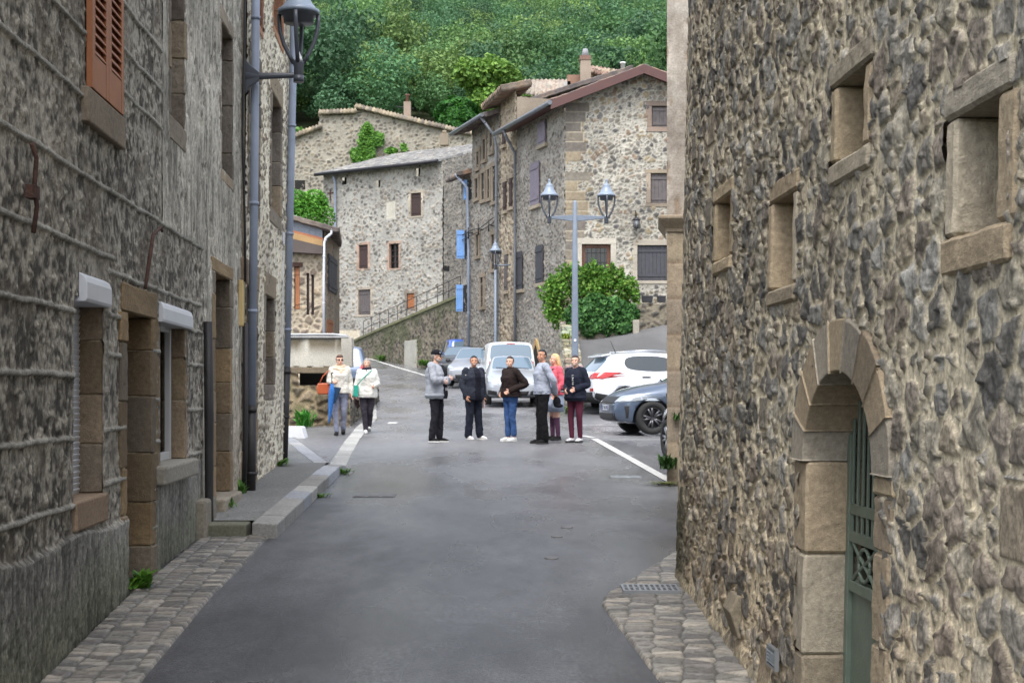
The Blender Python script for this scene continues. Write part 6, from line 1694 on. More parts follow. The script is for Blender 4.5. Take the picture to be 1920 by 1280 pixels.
    # pieces laid on the bodywork: polygon in (a, z), projected along x (front/back) or y (sides)
    def patch(name, poly, axis, mat, off=.006, res=14, par=None):
        xs = [p[0] for p in poly]; zs = [p[1] for p in poly]; x0, x1, z0, z1 = min(xs), max(xs), min(zs), max(zs)
        A, Z = np.meshgrid(np.linspace(x0, x1, res), np.linspace(z0, z1, res))
        b = bmesh.new(); grid = {}
        f_in = inpoly(poly)
        # rows across the polygon, so that the outline stays clean
        rows = []
        for z in np.linspace(z0 + 1e-4, z1 - 1e-4, res):
            cs = []
            for i in range(len(poly)):
                (xa, za), (xb, zb) = poly[i], poly[(i + 1) % len(poly)]
                if (za > z) != (zb > z): cs.append(xa + (xb - xa) * (z - za) / (zb - za))
            if len(cs) >= 2: rows.append((z, min(cs), max(cs)))
        vv = []
        for z, a0, a1 in rows:
            r = []
            for q_ in np.linspace(a0, a1, res):
                if axis in ('+x', '-x'):
                    sg = 1 if axis == '+x' else -1; o = Vector((sg * 6, q_, z)); d = Vector((-sg, 0, 0))
                else:
                    sg = 1 if axis == '+y' else -1; o = Vector((q_, sg * 4, z)); d = Vector((0, -sg, 0))
                h = bvh.ray_cast(o, d)
                r.append(None if h[0] is None else b.verts.new(h[0] - d * off))
            vv.append(r)
        for i in range(len(vv) - 1):
            for j in range(res - 1):
                q_ = (vv[i][j], vv[i][j + 1], vv[i + 1][j + 1], vv[i + 1][j])
                if all(q_) and max((q_[0].co - q_[2].co).length, 0) < .5: f = b.faces.new(q_); f.smooth = True
        bmesh.ops.recalc_face_normals(b, faces=b.faces)
        m = bpy.data.meshes.new(name); b.to_mesh(m); b.free()
        o = link(name, m, mat, par or t); s_ = o.modifiers.new('th', 'SOLIDIFY'); s_.thickness = .008; s_.offset = 0
        return o
    mir = lambda poly: [(-a, z) for a, z in poly]
    for spec in lamps:
        nm, poly, ax, mt = spec[:4]
        if ax in ('+x', '-x') and len(spec) > 4:
            patch(nm, poly, ax, M[mt], spec[4] if len(spec) > 4 and spec[4] else .006); patch(nm, mir(poly), ax, M[mt], spec[4] if spec[4] else .006)
        elif ax == 'y':
            patch(nm, poly, '+y', M[mt]); patch(nm, poly, '-y', M[mt])
        else:
            patch(nm, poly, ax, M[mt])
    t['_h'] = 0; del t['_h']
    return t, bvh, patch

def mirrors(t, x, y, z, paint):
    for s in (-1, 1):
        m = MB().ball((x, s * (y + .09), z), (.055, .10, .075), None, 12, 8).tube([(x, s * (y - .06), z - .04), (x, s * (y + .04), z - .02)], .025, 6).build('mirror', paint, t)
def plate(t, x, z, sg, text, y=0.0):
    p = MB().box((x - .008, y - .26, z - .055), (x + .008, y + .26, z + .055)).build('number_plate', M['plate'], t, bevel=.004)
    MB().box((x + sg * .009 - .002, y - .255, z - .052), (x + sg * .009 + .002, y - .215, z + .052)).box((x + sg * .009 - .002, y + .215, z - .052), (x + sg * .009 + .002, y + .255, z + .052)).build('plate_band', M['plate_blue'], p)
    cu = bpy.data.curves.new('plate_text', 'FONT'); cu.body = text; cu.size = .105; cu.align_x = 'CENTER'; cu.align_y = 'CENTER'; cu.extrude = .001
    ob = bpy.data.objects.new('plate_text', cu); COL.objects.link(ob)
    me = bpy.data.meshes.new_from_object(ob.evaluated_get(bpy.context.evaluated_depsgraph_get())); bpy.data.objects.remove(ob)
    Mt = Matrix.Translation((x + sg * .010, y, z)) @ Matrix.Rotation(R(90) * sg, 4, 'Z') @ Matrix.Rotation(R(90), 4, 'X')
    me.transform(Mt); link('plate_text', me, M['black_trim'], p)
def wipers(t, x0, x1, zz, y0=.55):
    mb = MB()
    for y in (-.05, .5): mb.tube([(x0, y, zz[0]), (x1, y - .45, zz[1])], .014, 6)
    mb.build('wiper', M['black_trim'], t)

def hatch(L=3.95, Hh=1.48, w=.84, hood=.92, cowl=.78, rf=-.05, nose=1.0):
    f = L / 2; r = -L / 2
    return [(r, .42, .55, .72, .78, w * .80, w * .66, 'b'), (r + .06, .28, .55, .86, .92, w * .93, w * .78, 'r'), (r + .42, .20, .56, .94, Hh - .10, w * .98, w * .66, 'b'),
            (r + .62, .19, .56, .95, Hh - .03, w, w * .68, 'c'), (-.55, .19, .56, .94, Hh, w, w * .70, 'c'), (rf, .19, .56, .93, Hh - .02, w, w * .70, 'f'),
            (cowl, .19, .55, .90, hood + .08, w, w * .80, 'b'), (f - .55, .20, .54, .82, hood - .02, w * .98, w * .80, 'b'), (f - .16, .24, .52, .72, hood - .16, w * .90, w * .74, 'b'), (f, .32, .50, .62, .66, w * .74, w * .62, 'b')]

# silver hatchback facing the camera
pv = carpaint('silver paint', lin(176, 181, 188), .35, .3)
Yc = 42.5; Xc = -.02
t, bvh, patch = car('silver_hatchback', 'silver hatchback facing the camera behind the standing group', (Xc, Yc + 2.0, float(gz(Yc + 2))), R(-90 + 2), pv, hatch(4.05, 1.52, .87, .98, .95, .1), (1.28, -1.28), .30, .87,
    [('headlight', [(.44, .62), (.78, .66), (.80, .88), (.66, .86), (.50, .72)], '+x', 'clear_lamp', .008), ('lower_grille', [(-.40, .27), (.40, .27), (.46, .40), (-.46, .40)], '+x', 'black_trim'),
     ('fog_vent', [(.50, .28), (.76, .30), (.78, .44), (.50, .40)], '+x', 'black_trim', 0), ('upper_grille', [(-.36, .64), (.36, .64), (.40, .71), (-.40, .71)], '+x', 'black_trim'), ('door_handle', [(-.45, .82), (-.27, .82), (-.27, .86), (-.45, .86)], 'y', 'chrome')])
plate(t, 2.035, .50, 1, 'CA-294-ZN'); mirrors(t, .72, .87, 1.0, M['black_trim']); wipers(t, .98, .90, (1.09, 1.13))
MB().lathe([(.001, 0), (.06, 0), (.06, .012), (.001, .013)], (0, 0, 0), 12).mesh() if 0 else None
# white van, rear towards the camera
pw = carpaint('white paint', lin(226, 230, 232), .0, .3)
vst = [(-2.0, .42, .6, .95, 1.0, .80, .76, 'b'), (-1.98, .30, .6, 1.05, 1.10, .87, .80, 'r'), (-1.86, .24, .6, 1.08, 1.76, .89, .76, 'b'), (-1.6, .22, .6, 1.08, 1.80, .90, .77, 'b'), (-.9, .22, .6, 1.08, 1.82, .90, .78, 'c'), (.2, .22, .6, 1.06, 1.80, .90, .76, 'f'),
       (.95, .22, .58, 1.00, 1.12, .89, .80, 'b'), (1.6, .24, .56, .86, .98, .87, .76, 'b'), (1.95, .34, .52, .70, .76, .74, .62, 'b')]
Yv = 49.0
t, bvh, patch = car('white_van', 'white van parked tail first right behind the silver hatchback', ((947 - 960) / F * Yv, Yv + 2.0, float(gz(Yv + 2))), R(90 + 6), pw, vst, (1.2, -1.25), .31, .90,
    [('tail_light', [(.66, .78), (.78, .78), (.78, 1.12), (.68, 1.12)], '-x', 'red_lamp', .008), ('brake_light', [(-.15, 1.715), (.15, 1.715), (.15, 1.75), (-.15, 1.75)], '-x', 'red_lamp'), ('bumper', [(-.8, .34), (.8, .34), (.8, .52), (-.8, .52)], '-x', 'black_trim')])
plate(t, -2.03, .78, -1, 'BX-517-LM'); mirrors(t, .75, .90, 1.15, M['black_trim'])
# grey hatchback, dark car and blue car along the row
pg = carpaint('grey silver paint', lin(160, 164, 170), .5, .32)
Yg = 54.4; Xg = (888 - 960) / F * Yg
t, b_, p_ = car('grey_hatchback', 'grey hatchback parked left of the white van with a black front mirror', (Xg, Yg + 1.9, float(gz(Yg + 1.9))), R(-90 - 10), pg, hatch(3.9, 1.55, .84, .98, .85, .1), (1.22, -1.2), .30, .84,
    [('headlight', [(.40, .66), (.74, .70), (.76, .86), (.52, .78)], '+x', 'clear_lamp', .008), ('grille', [(-.35, .30), (.35, .30), (.38, .44), (-.38, .44)], '+x', 'black_trim')]); mirrors(t, .72, .84, 1.02, M['black_trim'])
pd = carpaint('dark grey paint', lin(48, 52, 54), .4, .3)
Yd = 59.4; Xd = (866 - 960) / F * Yd
t, b_, p_ = car('dark_hatchback', 'dark grey hatchback between the blue car and the grey hatchback', (Xd - .1, Yd + 1.9, float(gz(Yd + 1.9))), R(-90 - 12), pd, hatch(3.9, 1.50, .84, .96, .85, .1), (1.22, -1.2), .30, .84,
    [('headlight', [(.40, .66), (.74, .70), (.76, .86), (.52, .78)], '+x', 'clear_lamp', .008), ('grille', [(-.35, .30), (.35, .30), (.38, .44), (-.38, .44)], '+x', 'black_trim')]); mirrors(t, .72, .84, 1.02, pd)
pb_ = carpaint('bright blue paint', lin(52, 96, 190), .2, .3)
Yb = 64.5; Xb = (857 - 960) / F * Yb
t, b_, p_ = car('blue_car', 'bright blue car at the far end of the parked row by the cottage', (Xb, Yb + 1.5, float(gz(Yb + 1.5))), R(90 + 12), pb_, hatch(3.95, 1.62, .87, .98, .85, .1), (1.25, -1.25), .31, .87,
    [('tail_light', [(.60, .74), (.76, .74), (.76, .92), (.62, .90)], '-x', 'red_lamp', .008)]); mirrors(t, .72, .87, 1.04, M['black_trim'])
# car behind the parapet on the left
ps = carpaint('slate blue paint', lin(96, 110, 134), .3, .35)
Ye = 50.0; Xe = (655 - 960) / F * Ye
t, b_, p_ = car('slate_car', 'slate blue car with red tail lamps half hidden behind the white parapet', (Xe - .38, Ye + 2.1, float(gz(Ye + 2.1))), R(90 + 6), ps, hatch(4.0, 1.66, .88, .98, .85, .1), (1.25, -1.25), .31, .88,
    [('tail_light', [(.52, .78), (.80, .78), (.80, 1.0), (.56, .98)], '-x', 'red_lamp', .008), ('bumper', [(-.76, .34), (.76, .34), (.76, .50), (-.76, .50)], '-x', 'black_trim')])

# white SUV, tail to the left
sst_ = [(-2.2, .50, .66, .86, .92, .80, .72, 'b'), (-2.14, .34, .66, 1.02, 1.08, .88, .76, 'r'), (-1.66, .26, .66, 1.10, 1.55, .91, .66, 'b'), (-1.38, .26, .66, 1.13, 1.63, .92, .70, 'c'), (-.75, .25, .66, 1.09, 1.67, .92, .72, 'c'), (.25, .25, .66, 1.05, 1.64, .92, .70, 'f'),
        (1.0, .25, .64, 1.02, 1.12, .92, .82, 'b'), (1.65, .26, .62, .92, 1.04, .90, .78, 'b'), (2.05, .32, .58, .80, .90, .82, .70, 'b'), (2.2, .44, .56, .70, .74, .66, .6, 'b')]
pwh = carpaint('white gloss paint', lin(226, 230, 236), .0, .25)
a_ = R(17); fwd = Vector((math.cos(a_), math.sin(a_))); rear = Vector(((1108 - 960) / F * 38.3, 38.3)); left = Vector((-fwd.y, fwd.x))
ctr = rear + fwd * 2.15 - left * -.5
t, bvh, patch = car('white_suv', 'white SUV parked on the right, its long red tail lamp towards the road', (ctr.x, ctr.y, float(gz(ctr.y)) + .0), a_, pwh, sst_, (1.35, -1.32), .34, .92,
    [('tail_light', [(.50, .94), (.86, .92), (.90, 1.10), (.64, 1.10), (.48, 1.02)], '-x', 'red_lamp', .008), ('tail_light_wrap', [(-2.13, .94), (-1.93, .93), (-1.40, 1.11), (-1.86, 1.12), (-2.10, 1.06)], 'y', 'red_lamp'),
     ('bumper', [(-.82, .30), (.82, .30), (.82, .58), (-.82, .58)], '-x', 'black_trim'), ('bumper_side', [(-2.16, .30), (-1.78, .30), (-1.78, .50), (-2.14, .56)], 'y', 'black_trim'), ('sill_trim', [(-.95, .27), (.95, .27), (.95, .40), (-.95, .40)], 'y', 'black_trim'), ('fog_light', [(.56, .60), (.80, .60), (.80, .68), (.60, .68)], '-x', 'red_lamp', .014), ('door_handle', [(-.82, .96), (-.58, .96), (-.58, 1.0), (-.82, 1.0)], 'y', 'black_trim'), ('door_handle', [(.18, .93), (.42, .93), (.42, .97), (.18, .97)], 'y', 'black_trim')], rim='rim', screen='screen_glass')
plate(t, -2.19, .80, -1, 'DF-308-KT')
MB().prism([(-1.60, -.58, 1.60), (-1.60, .58, 1.60), (-1.86, .54, 1.53), (-1.86, -.54, 1.53)], (0, 0, .03)).build('roof_spoiler', pwh, t, bevel=.01)
MB().tube([(-1.25, 0, 1.66), (-1.40, 0, 1.98)], [.012, .006], 6).build('aerial', M['black_trim'], t)
for s in (-1, 1): MB().tube([(-1.2, s * .60, 1.685), (-.4, s * .63, 1.715), (.2, s * .61, 1.69)], .018, 6).build('roof_rail', M['chrome'], t)
mirrors(t, .82, .92, 1.10, pwh)
# grey-blue crossover, nose to the left
pc = carpaint('grey blue paint', lin(84, 98, 118), .25, .3)
cst = hatch(4.15, 1.52, .89, 1.00, .80, 0)
a_ = R(180 + 10); ctr = Vector((4.01, 30.15))
t, bvh, patch = car('blue_grey_crossover', 'blue-grey crossover parked nose to the road in front of the white SUV', (ctr.x, ctr.y, float(gz(ctr.y))), a_, pc, cst, (1.30, -1.30), .34, .89,
    [('grille', [(-.60, .64), (.60, .64), (.66, .78), (-.66, .78)], '+x', 'black_trim'), ('headlight', [(1.50, .70), (1.98, .66), (2.02, .74), (1.86, .80), (1.52, .84)], 'y', 'clear_lamp'), ('headlight_front', [(.58, .66), (.84, .68), (.86, .80), (.62, .78)], '+x', 'clear_lamp', .012),
     ('lower_grille', [(-.62, .28), (.62, .28), (.66, .44), (-.66, .44)], '+x', 'black_trim'), ('bumper_slot', [(1.80, .34), (1.84, .34), (1.88, .58), (1.78, .60)], 'y', 'black_trim'), ('splitter', [(-.7, .225), (.7, .225), (.7, .265), (-.7, .265)], '+x', 'chrome'), ('sill_trim', [(-.85, .20), (.85, .20), (.85, .30), (-.85, .30)], 'y', 'black_trim'), ('door_handle', [(-.50, .82), (-.28, .82), (-.28, .86), (-.50, .86)], 'y', 'black_trim')], rim='dark_rim')
plate(t, 2.09, .55, 1, 'GT-462-RB'); mirrors(t, .62, .89, 1.05, pc); wipers(t, .84, .76, (1.10, 1.14))
# black car, nose just showing past the house corner
pk = carpaint('black paint', lin(30, 32, 36), .2, .25)
a_ = R(100); ctr = Vector((3.63, 22.4))
t, bvh, patch = car('black_car', 'black car mostly hidden by the plastered house corner, front wheel showing', (ctr.x, ctr.y, float(gz(ctr.y))), a_, pk, hatch(4.1, 1.50, .88, 1.0, .80, 0), (1.30, -1.30), .33, .88,
    [('headlight', [(1.40, .72), (1.92, .66), (1.96, .76), (1.46, .86)], 'y', 'clear_lamp'), ('grille', [(-.5, .62), (.5, .62), (.55, .74), (-.55, .74)], '+x', 'black_trim')], rim='rim')
mirrors(t, .62, .88, 1.05, pk)
# ------------------------------------------------------------------ people
M['skin'] = plain('skin', lin(226, 178, 154), .5, var=.05)
M['skin_tan'] = plain('tanned skin', lin(200, 146, 118), .5, var=.05)
M['eye'] = plain('dark eyes', (.015, .012, .012), .2)
M['lips'] = plain('lips', lin(168, 92, 86), .45)
M['teeth'] = plain('teeth', lin(230, 226, 218), .3)
def cloth(name, c, var=.10, bump=.5, rough=.85): return plain(name, c, rough, bump=bump, bscale=16, var=var, vscale=9, spec=.2)
def fabric(*c, **k): return cloth('cloth %d %d %d' % c, lin(*c), **k)
def cat_pts(pts, rs, n=4):
    pts = [Vector(p) for p in pts]; out = []; ro = []
    for i in range(len(pts) - 1):
        p0, p1, p2, p3 = pts[max(i - 1, 0)], pts[i], pts[i + 1], pts[min(i + 2, len(pts) - 1)]
        for k in range(n):
            t = k / n
            out.append(.5 * ((2 * p1) + (p2 - p0) * t + (2 * p0 - 5 * p1 + 4 * p2 - p3) * t * t + (3 * p1 - p0 - 3 * p2 + p3) * t ** 3)); ro.append(rs[i] + (rs[i + 1] - rs[i]) * t)
    return out + [pts[-1]], ro + [rs[-1]]
def limb(mb, pts, rs, seg=14, n=4, ends=True):
    p, r = cat_pts(pts, rs, n); mb.tube(p, r, seg)
    if ends: mb.ball(p[0], r[0] * .98).ball(p[-1], r[-1] * .98)
    return mb
FOLD = bpy.data.textures.new('folds', 'CLOUDS'); FOLD.noise_scale = .085; FOLD.noise_depth = 2
FOLDS = {'jacket', 'coat', 'trousers', 'jeans', 'jumper', 'cardigan'}
def solid(name, mb, mat, parent, voxel=.012, smooth=5):
    me = mb.mesh(name); o = bpy.data.objects.new(name, me); COL.objects.link(o)
    rm = o.modifiers.new('r', 'REMESH'); rm.mode = 'VOXEL'; rm.voxel_size = voxel; rm.use_smooth_shade = True
    sm = o.modifiers.new('s', 'SMOOTH'); sm.iterations = smooth; sm.factor = .5
    out = bpy.data.meshes.new_from_object(o.evaluated_get(bpy.context.evaluated_depsgraph_get()))
    bpy.data.objects.remove(o); out.materials.clear()
    ob = link(name, out, mat, parent)
    if name in FOLDS:
        d = ob.modifiers.new('folds', 'DISPLACE'); d.texture = FOLD; d.strength = .026; d.mid_level = .3; d.texture_coords = 'LOCAL'
    return ob
def hand(mb, w, d, side, curl=.5, s=1.0, thumb=1):
    """palm and five fingers from wrist w along d; side: across the palm, towards the thumb"""
    d = Vector(d).normalized(); side = (Vector(side) - d * Vector(side).dot(d)).normalized(); nrm = d.cross(side)
    w = Vector(w)
    for i in range(5):
        t = i / 4; mb.ball(w + d * (.02 + .065 * t) * s + side * 0, (.001, .001, .001)) if 0 else None
    Mx = Matrix((side, d, nrm)).transposed()
    mb.ball(w + d * .048 * s, (.042 * s, .055 * s, .017 * s), Mx, 12, 8); mb.ball(w + d * .072 * s, (.041 * s, .034 * s, .015 * s), Mx, 12, 8)
    for k, (off, L) in enumerate(((.030, .070), (.010, .080), (-.011, .074), (-.030, .058))):
        p = w + d * (.085 - .004 * abs(k - 1)) * s + side * off * s; pts = [p - d * .02 * s, p]; a = 0
        for seg, f in enumerate((.42, .32, .26)):
            a += curl * (.75 + .12 * k) * (.8 if seg == 0 else 1.0); q = d * math.cos(a) - nrm * math.sin(a) * 1.0; p = p + q * L * f * s; pts.append(p)
        mb.tube(pts, [.0095 * s, .0095 * s, .009 * s, .0085 * s, .007 * s], 8); mb.ball(pts[-1], .007 * s)
    p = w + d * .028 * s + side * .034 * s; q1 = p + (d * .55 + side * .7 - nrm * .35).normalized() * .035 * s; q2 = q1 + (d * .85 + side * .25 - nrm * .5).normalized() * .03 * s
    mb.tube([p - side * .015 * s, p, q1, q2], [.014 * s, .013 * s, .0105 * s, .008 * s], 8); mb.ball(q2, .008 * s)

def person(label, loc, rz, H, J=None, hyaw=0.0, hpitch=0.0, build=1.0, skin='skin', top=None, trousers=None, shoes=None, hair=None, smile=True, group=None, curls=(.5, .5), female=False):
    J0 = dict(pel=(0, 0, .93), waist=(0, 0, 1.08), chest=(0, -.005, 1.28), neck=(0, .01, 1.455), head=(0, -.015, 1.60),
              shL=(.175, .01, 1.405), elL=(.235, .03, 1.13), wrL=(.235, -.05, .89), shR=(-.175, .01, 1.405), elR=(-.235, .03, 1.13), wrR=(-.235, -.05, .89),
              hiL=(.088, 0, .90), knL=(.10, -.015, .50), anL=(.105, .02, .085), hiR=(-.088, 0, .90), knR=(-.10, -.015, .50), anR=(-.105, .02, .085),
              ftL=0.12, ftR=-.12, hsL=(0, -1, 0), hsR=(0, -1, 0))
    if J: J0.update(J)
    J = J0; s = H / 1.72
    if female:
        for k in ('shL', 'elL', 'wrL', 'shR', 'elR', 'wrR'): x, y, z = J[k]; J[k] = (x * .9, y, z)
    t = thing('person', label, 'person', loc, rz, group); t.scale = (s, s, s)
    V = {k: Vector(v) for k, v in J.items() if isinstance(v, tuple)}
    b = build; ct = lambda za: V['pel'].lerp(V['waist'], (za - .93) / .15) if za < 1.08 else (V['waist'].lerp(V['chest'], (za - 1.08) / .20) if za < 1.28 else V['chest'].lerp(V['neck'], (za - 1.28) / .175))
    hipf = 1.06 if female else 1.0; shf = .9 if female else 1.0
    TR = [(.82, .150 * hipf, .105), (.90, .168 * hipf, .115), (.98, .158 * hipf, .11), (1.08, .135 * (.95 if female else 1.06), .10), (1.18, .145 * shf, .11), (1.28, .160 * shf, .118), (1.36, .165 * shf, .105), (1.42, .125 * shf, .075), (1.455, .062, .055)]
    def torso(mb, add=0.0, z0=.8, z1=1.5, addf=None):
        rings = []
        for z, rx, ry in TR:
            if z < z0 - .05 or z > z1 + .02: continue
            c = ct(z); a = add if addf is None else addf(z); rings.append((c.x, c.y, z, (rx + a) * (.5 + .5 * b), (ry + a) * b))
        mb.loft(rings, 24, 2.3)
    # the body: one continuous surface
    mb = MB(); torso(mb, 0)
    for sd in 'LR':
        limb(mb, [V['sh' + sd], V['sh' + sd].lerp(V['el' + sd], .5), V['el' + sd], V['el' + sd].lerp(V['wr' + sd], .4), V['wr' + sd]], [.055, .046, .039, .036, .026])
        limb(mb, [V['hi' + sd], V['hi' + sd].lerp(V['kn' + sd], .5), V['kn' + sd], V['kn' + sd].lerp(V['an' + sd], .35), V['an' + sd]], [.088, .074, .054, .052, .036])
        mb.ball(V['an' + sd] + Vector((0, -.015, -.035)), (.028, .045, .028))
        d = V['wr' + sd] - V['el' + sd]; hs = Vector(J['hs' + sd])
        hand(mb, V['wr' + sd], d, hs, curls[0] if sd == 'L' else curls[1])
    hc = V['head']; RH = Matrix.Rotation(hyaw, 3, 'Z') @ Matrix.Rotation(hpitch, 3, 'X'); h = lambda x, y, z: hc + RH @ Vector((x, y, z))
    mb.tube([V['neck'] - Vector((0, 0, .06)), V['neck'], h(0, .012, -.05)], [.06, .053, .052], 14)
    for c, r in (((0, .012, .022), (.073, .092, .093)), ((0, -.018, -.035), (.060, .066, .070)), ((0, -.040, -.072), (.036, .040, .034)), ((0, -.088, -.012), (.012, .018, .024)), ((0, -.098, -.022), (.014, .014, .011)),
                 ((.036, -.062, -.022), (.022, .018, .02)), ((-.036, -.062, -.022), (.022, .018, .02)), ((.072, .012, -.002), (.010, .020, .030)), ((-.072, .012, -.002), (.010, .020, .030)), ((0, -.078, -.050), (.024, .014, .012))):
        mb.ball(h(*c), r, RH.to_4x4())
    body = solid('body', mb, M[skin], t, .0068, 3)
    for sx in (-1, 1):
        MB().ball(h(sx * .030, -.074, .008), (.009, .006, .0055), RH.to_4x4(), 10, 6).build('eye', M['eye'], body)
        MB().tube([h(sx * .015, -.086, .026), h(sx * .032, -.084, .031), h(sx * .047, -.070, .026)], .003, 6).build('eyebrow', hair[1] if hair else M['eye'], body)
    mo = MB().tube([h(-.022, -.084, -.049), h(-.011, -.0905, -.055), h(.011, -.0905, -.055), h(.022, -.084, -.049)], [.003, .005, .005, .003], 8).build('mouth', M['teeth'] if smile else M['lips'], body)
    # clothes
    sl = top.get('sleeve', .058); tk = top.get('thick', .028); hem = top.get('hem', .82); tm = top['mat']; open_ = top.get('open')
    mb = MB(); fl = top.get('flare', .012)
    torso(mb, 0, hem, 1.47, lambda z: tk + (fl if z < 1.1 else 0) + (top.get('bust', .012) if 1.15 < z < 1.35 else 0))
    for sd in 'LR':
        wr = V['el' + sd].lerp(V['wr' + sd], top.get('slen', .97))
        limb(mb, [V['sh' + sd] + Vector((0, 0, -.002)), V['sh' + sd].lerp(V['el' + sd], .5), V['el' + sd], V['el' + sd].lerp(wr, .5), wr], [sl * 1.22, sl * 1.08, sl * .98, sl * .9, sl * .74])
    if top.get('collar'):
        c = V['neck']; mb.loft([(c.x, c.y, c.z - .06, .10, .09), (c.x, c.y, c.z, .083, .078), (c.x, c.y - .005, c.z + top['collar'], .078, .074)], 18)
    if top.get('hood'):
        c = V['neck']; mb.ball(c + Vector((0, .075, -.03)), (.125, .085, .085)); mb.ball(c + Vector((.08, .0, -.015)), (.055, .075, .05)); mb.ball(c + Vector((-.08, .0, -.015)), (.055, .075, .05))
    jk = solid(top.get('name', 'jacket'), mb, tm, t, .011, 4)
    if top.get('hemband'):
        z = hem + .03; c = ct(max(z, .93)); rx = np.interp(z, [a[0] for a in TR], [a[1] for a in TR]); ry = np.interp(z, [a[0] for a in TR], [a[2] for a in TR])
        MB().loft([(c.x, c.y, z - .045, (rx + tk + .012) * (.5 + .5 * b), (ry + tk + .012) * b), (c.x, c.y, z - .01, (rx + tk + .022) * (.5 + .5 * b), (ry + tk + .022) * b), (c.x, c.y, z + .02, (rx + tk + .016) * (.5 + .5 * b), (ry + tk + .016) * b)], 24, 2.3).build('hem_band', top['hemband'], jk)
    if open_:   # the shirt seen between the open fronts, lying on the chest
        mb = MB(); torso(mb, 0, open_.get('hem', .84), 1.44, lambda z: tk * .9 + .012 + (fl * .9 if z < 1.1 else 0))
        for v_i, (x, y, z) in enumerate(mb.v):
            c = ct(z)
            wmax = open_.get('w', .075)
            mb.v[v_i] = (c.x + max(-wmax, min(wmax, x - c.x)), min(y, c.y - .02) - (.014 if y < c.y else 0), z)
        sh = solid('shirt', mb, open_['mat'], t, .010, 3)
    # trousers or skirt
    tr = trousers; mb = MB(); rr = tr.get('r', (.100, .082, .066, .064, .060)); an_end = tr.get('end', .98)
    rings = []
    for z, rx, ry in TR[:3] + [(1.04, .142 * hipf, .104)]:
        c = ct(max(z, .93)); rings.append((c.x, c.y, z, rx + .010, ry * b + .010))
    mb.loft(rings, 24, 2.3)
    for sd in 'LR':
        e = V['kn' + sd].lerp(V['an' + sd], an_end)
        limb(mb, [V['hi' + sd] + Vector((0, 0, -.02)), V['hi' + sd].lerp(V['kn' + sd], .5), V['kn' + sd], V['kn' + sd].lerp(e, .4), e], list(rr))
    solid(tr.get('name', 'trousers'), mb, tr['mat'], t, .0105, 4)
    if tr.get('skirt'):
        c = ct(.93); zb = .56
        mb = MB().loft([(c.x, c.y, 1.0, .165, .125), (c.x, c.y, .9, .195, .15), (c.x, c.y - .01, .75, .215, .175), (c.x, c.y - .01, zb, .225, .19), (c.x, c.y - .01, zb + .01, .20, .165), (c.x, c.y, .9, .17, .125)], 26)
        mb.build('skirt', tr['skirt'], t)
    # shoes
    for sd in 'LR':
        a = V['an' + sd]; yaw = J['ft' + sd]; pit = J.get('pt' + sd, 0.0); RM = Matrix.Rotation(yaw, 4, 'Z') @ Matrix.Rotation(pit, 4, 'X'); T_ = Matrix.Translation((a.x, a.y, a.z - .085)) @ RM
        mb = MB(); cuff = shoes.get('cuff', .0)
        mb.ball(T_ @ Vector((0, .01, .05)), (.040, .055, .048)); mb.ball(T_ @ Vector((0, -.06, .042)), (.042, .085, .042)); mb.ball(T_ @ Vector((0, -.125, .033)), (.044, .060, .030))
        if cuff: mb.tube([T_ @ Vector((0, .012, .06)), T_ @ Vector((0, .012, .09 + cuff))], [.046, .044], 12)
        for i in range(len(mb.v)):
            v = T_.inverted() @ Vector(mb.v[i]); v.z = max(v.z, .014); mb.v[i] = tuple(T_ @ v)
        so = solid('shoe', mb, shoes['mat'], t, .008, 2)
        out = [(.0, .072), (.034, .055), (.040, .0), (.046, -.08), (.046, -.13), (.030, -.178), (0, -.192), (-.030, -.178), (-.046, -.13), (-.046, -.08), (-.040, 0), (-.034, .055)]
        th = shoes.get('sole_h', .026)
        MB().prism([T_ @ Vector((x, y, 0)) for x, y in out], (T_.to_3x3() @ Vector((0, 0, th)))).build('sole', shoes['sole'], so, bevel=.004)
    # hair
    if hair:
        kind, hm = hair; mb = MB()
        n_ = len(mb.v); mb.ball((0, 0, 0), (.083, .100, .102), None, 28, 20)
        for i in range(len(mb.v)):
            x, y, z = mb.v[i]; y += .016; z += .026
            face = y < -.012 + .05 * max(0, (z - .03) / .08) and z < (.078 if kind != 'bob' else .062) and abs(x) < .085
            nape = z < (-.035 if kind in ('short', 'bun', 'pony') else -.07)
            if kind == 'short' and y < .05 and z < .0: nape = True
            if face or nape: x, y, z = x * .78, y * .78, z * .78
            mb.v[i] = tuple(h(x, y, z))
        if kind == 'bun': mb.ball(h(0, .105, .045), (.036, .034, .036))
        if kind == 'pony': limb(mb, [h(0, .10, .05), h(0, .135, .0), h(.0, .13, -.10)], [.026, .030, .012])
        if kind == 'long':
            for sx, yy in ((.055, .045), (-.055, .045), (0, .075), (.03, .07), (-.03, .07)):
                limb(mb, [h(sx, yy - .01, .05), h(sx * 1.25, yy + .015, -.06), h(sx * 1.2, yy + .03, -.15), h(sx * 1.1, yy + .03, -.24)], [.038, .040, .036, .018])
        if kind == 'bob':
            for sx in (-1, 1): limb(mb, [h(sx * .062, .0, .05), h(sx * .082, .0, -.01), h(sx * .078, .0, -.07)], [.026, .026, .018])
            limb(mb, [h(-.05, .075, -.02), h(0, .09, -.05), h(.05, .075, -.02)], [.04, .04, .04])
        if kind == 'volume': mb.ball(h(0, .0, .085), (.072, .085, .045)); mb.ball(h(0, .07, .05), (.07, .05, .06))
        solid('hair', mb, hm, t, .009, 3)
    return t, V, h, RH

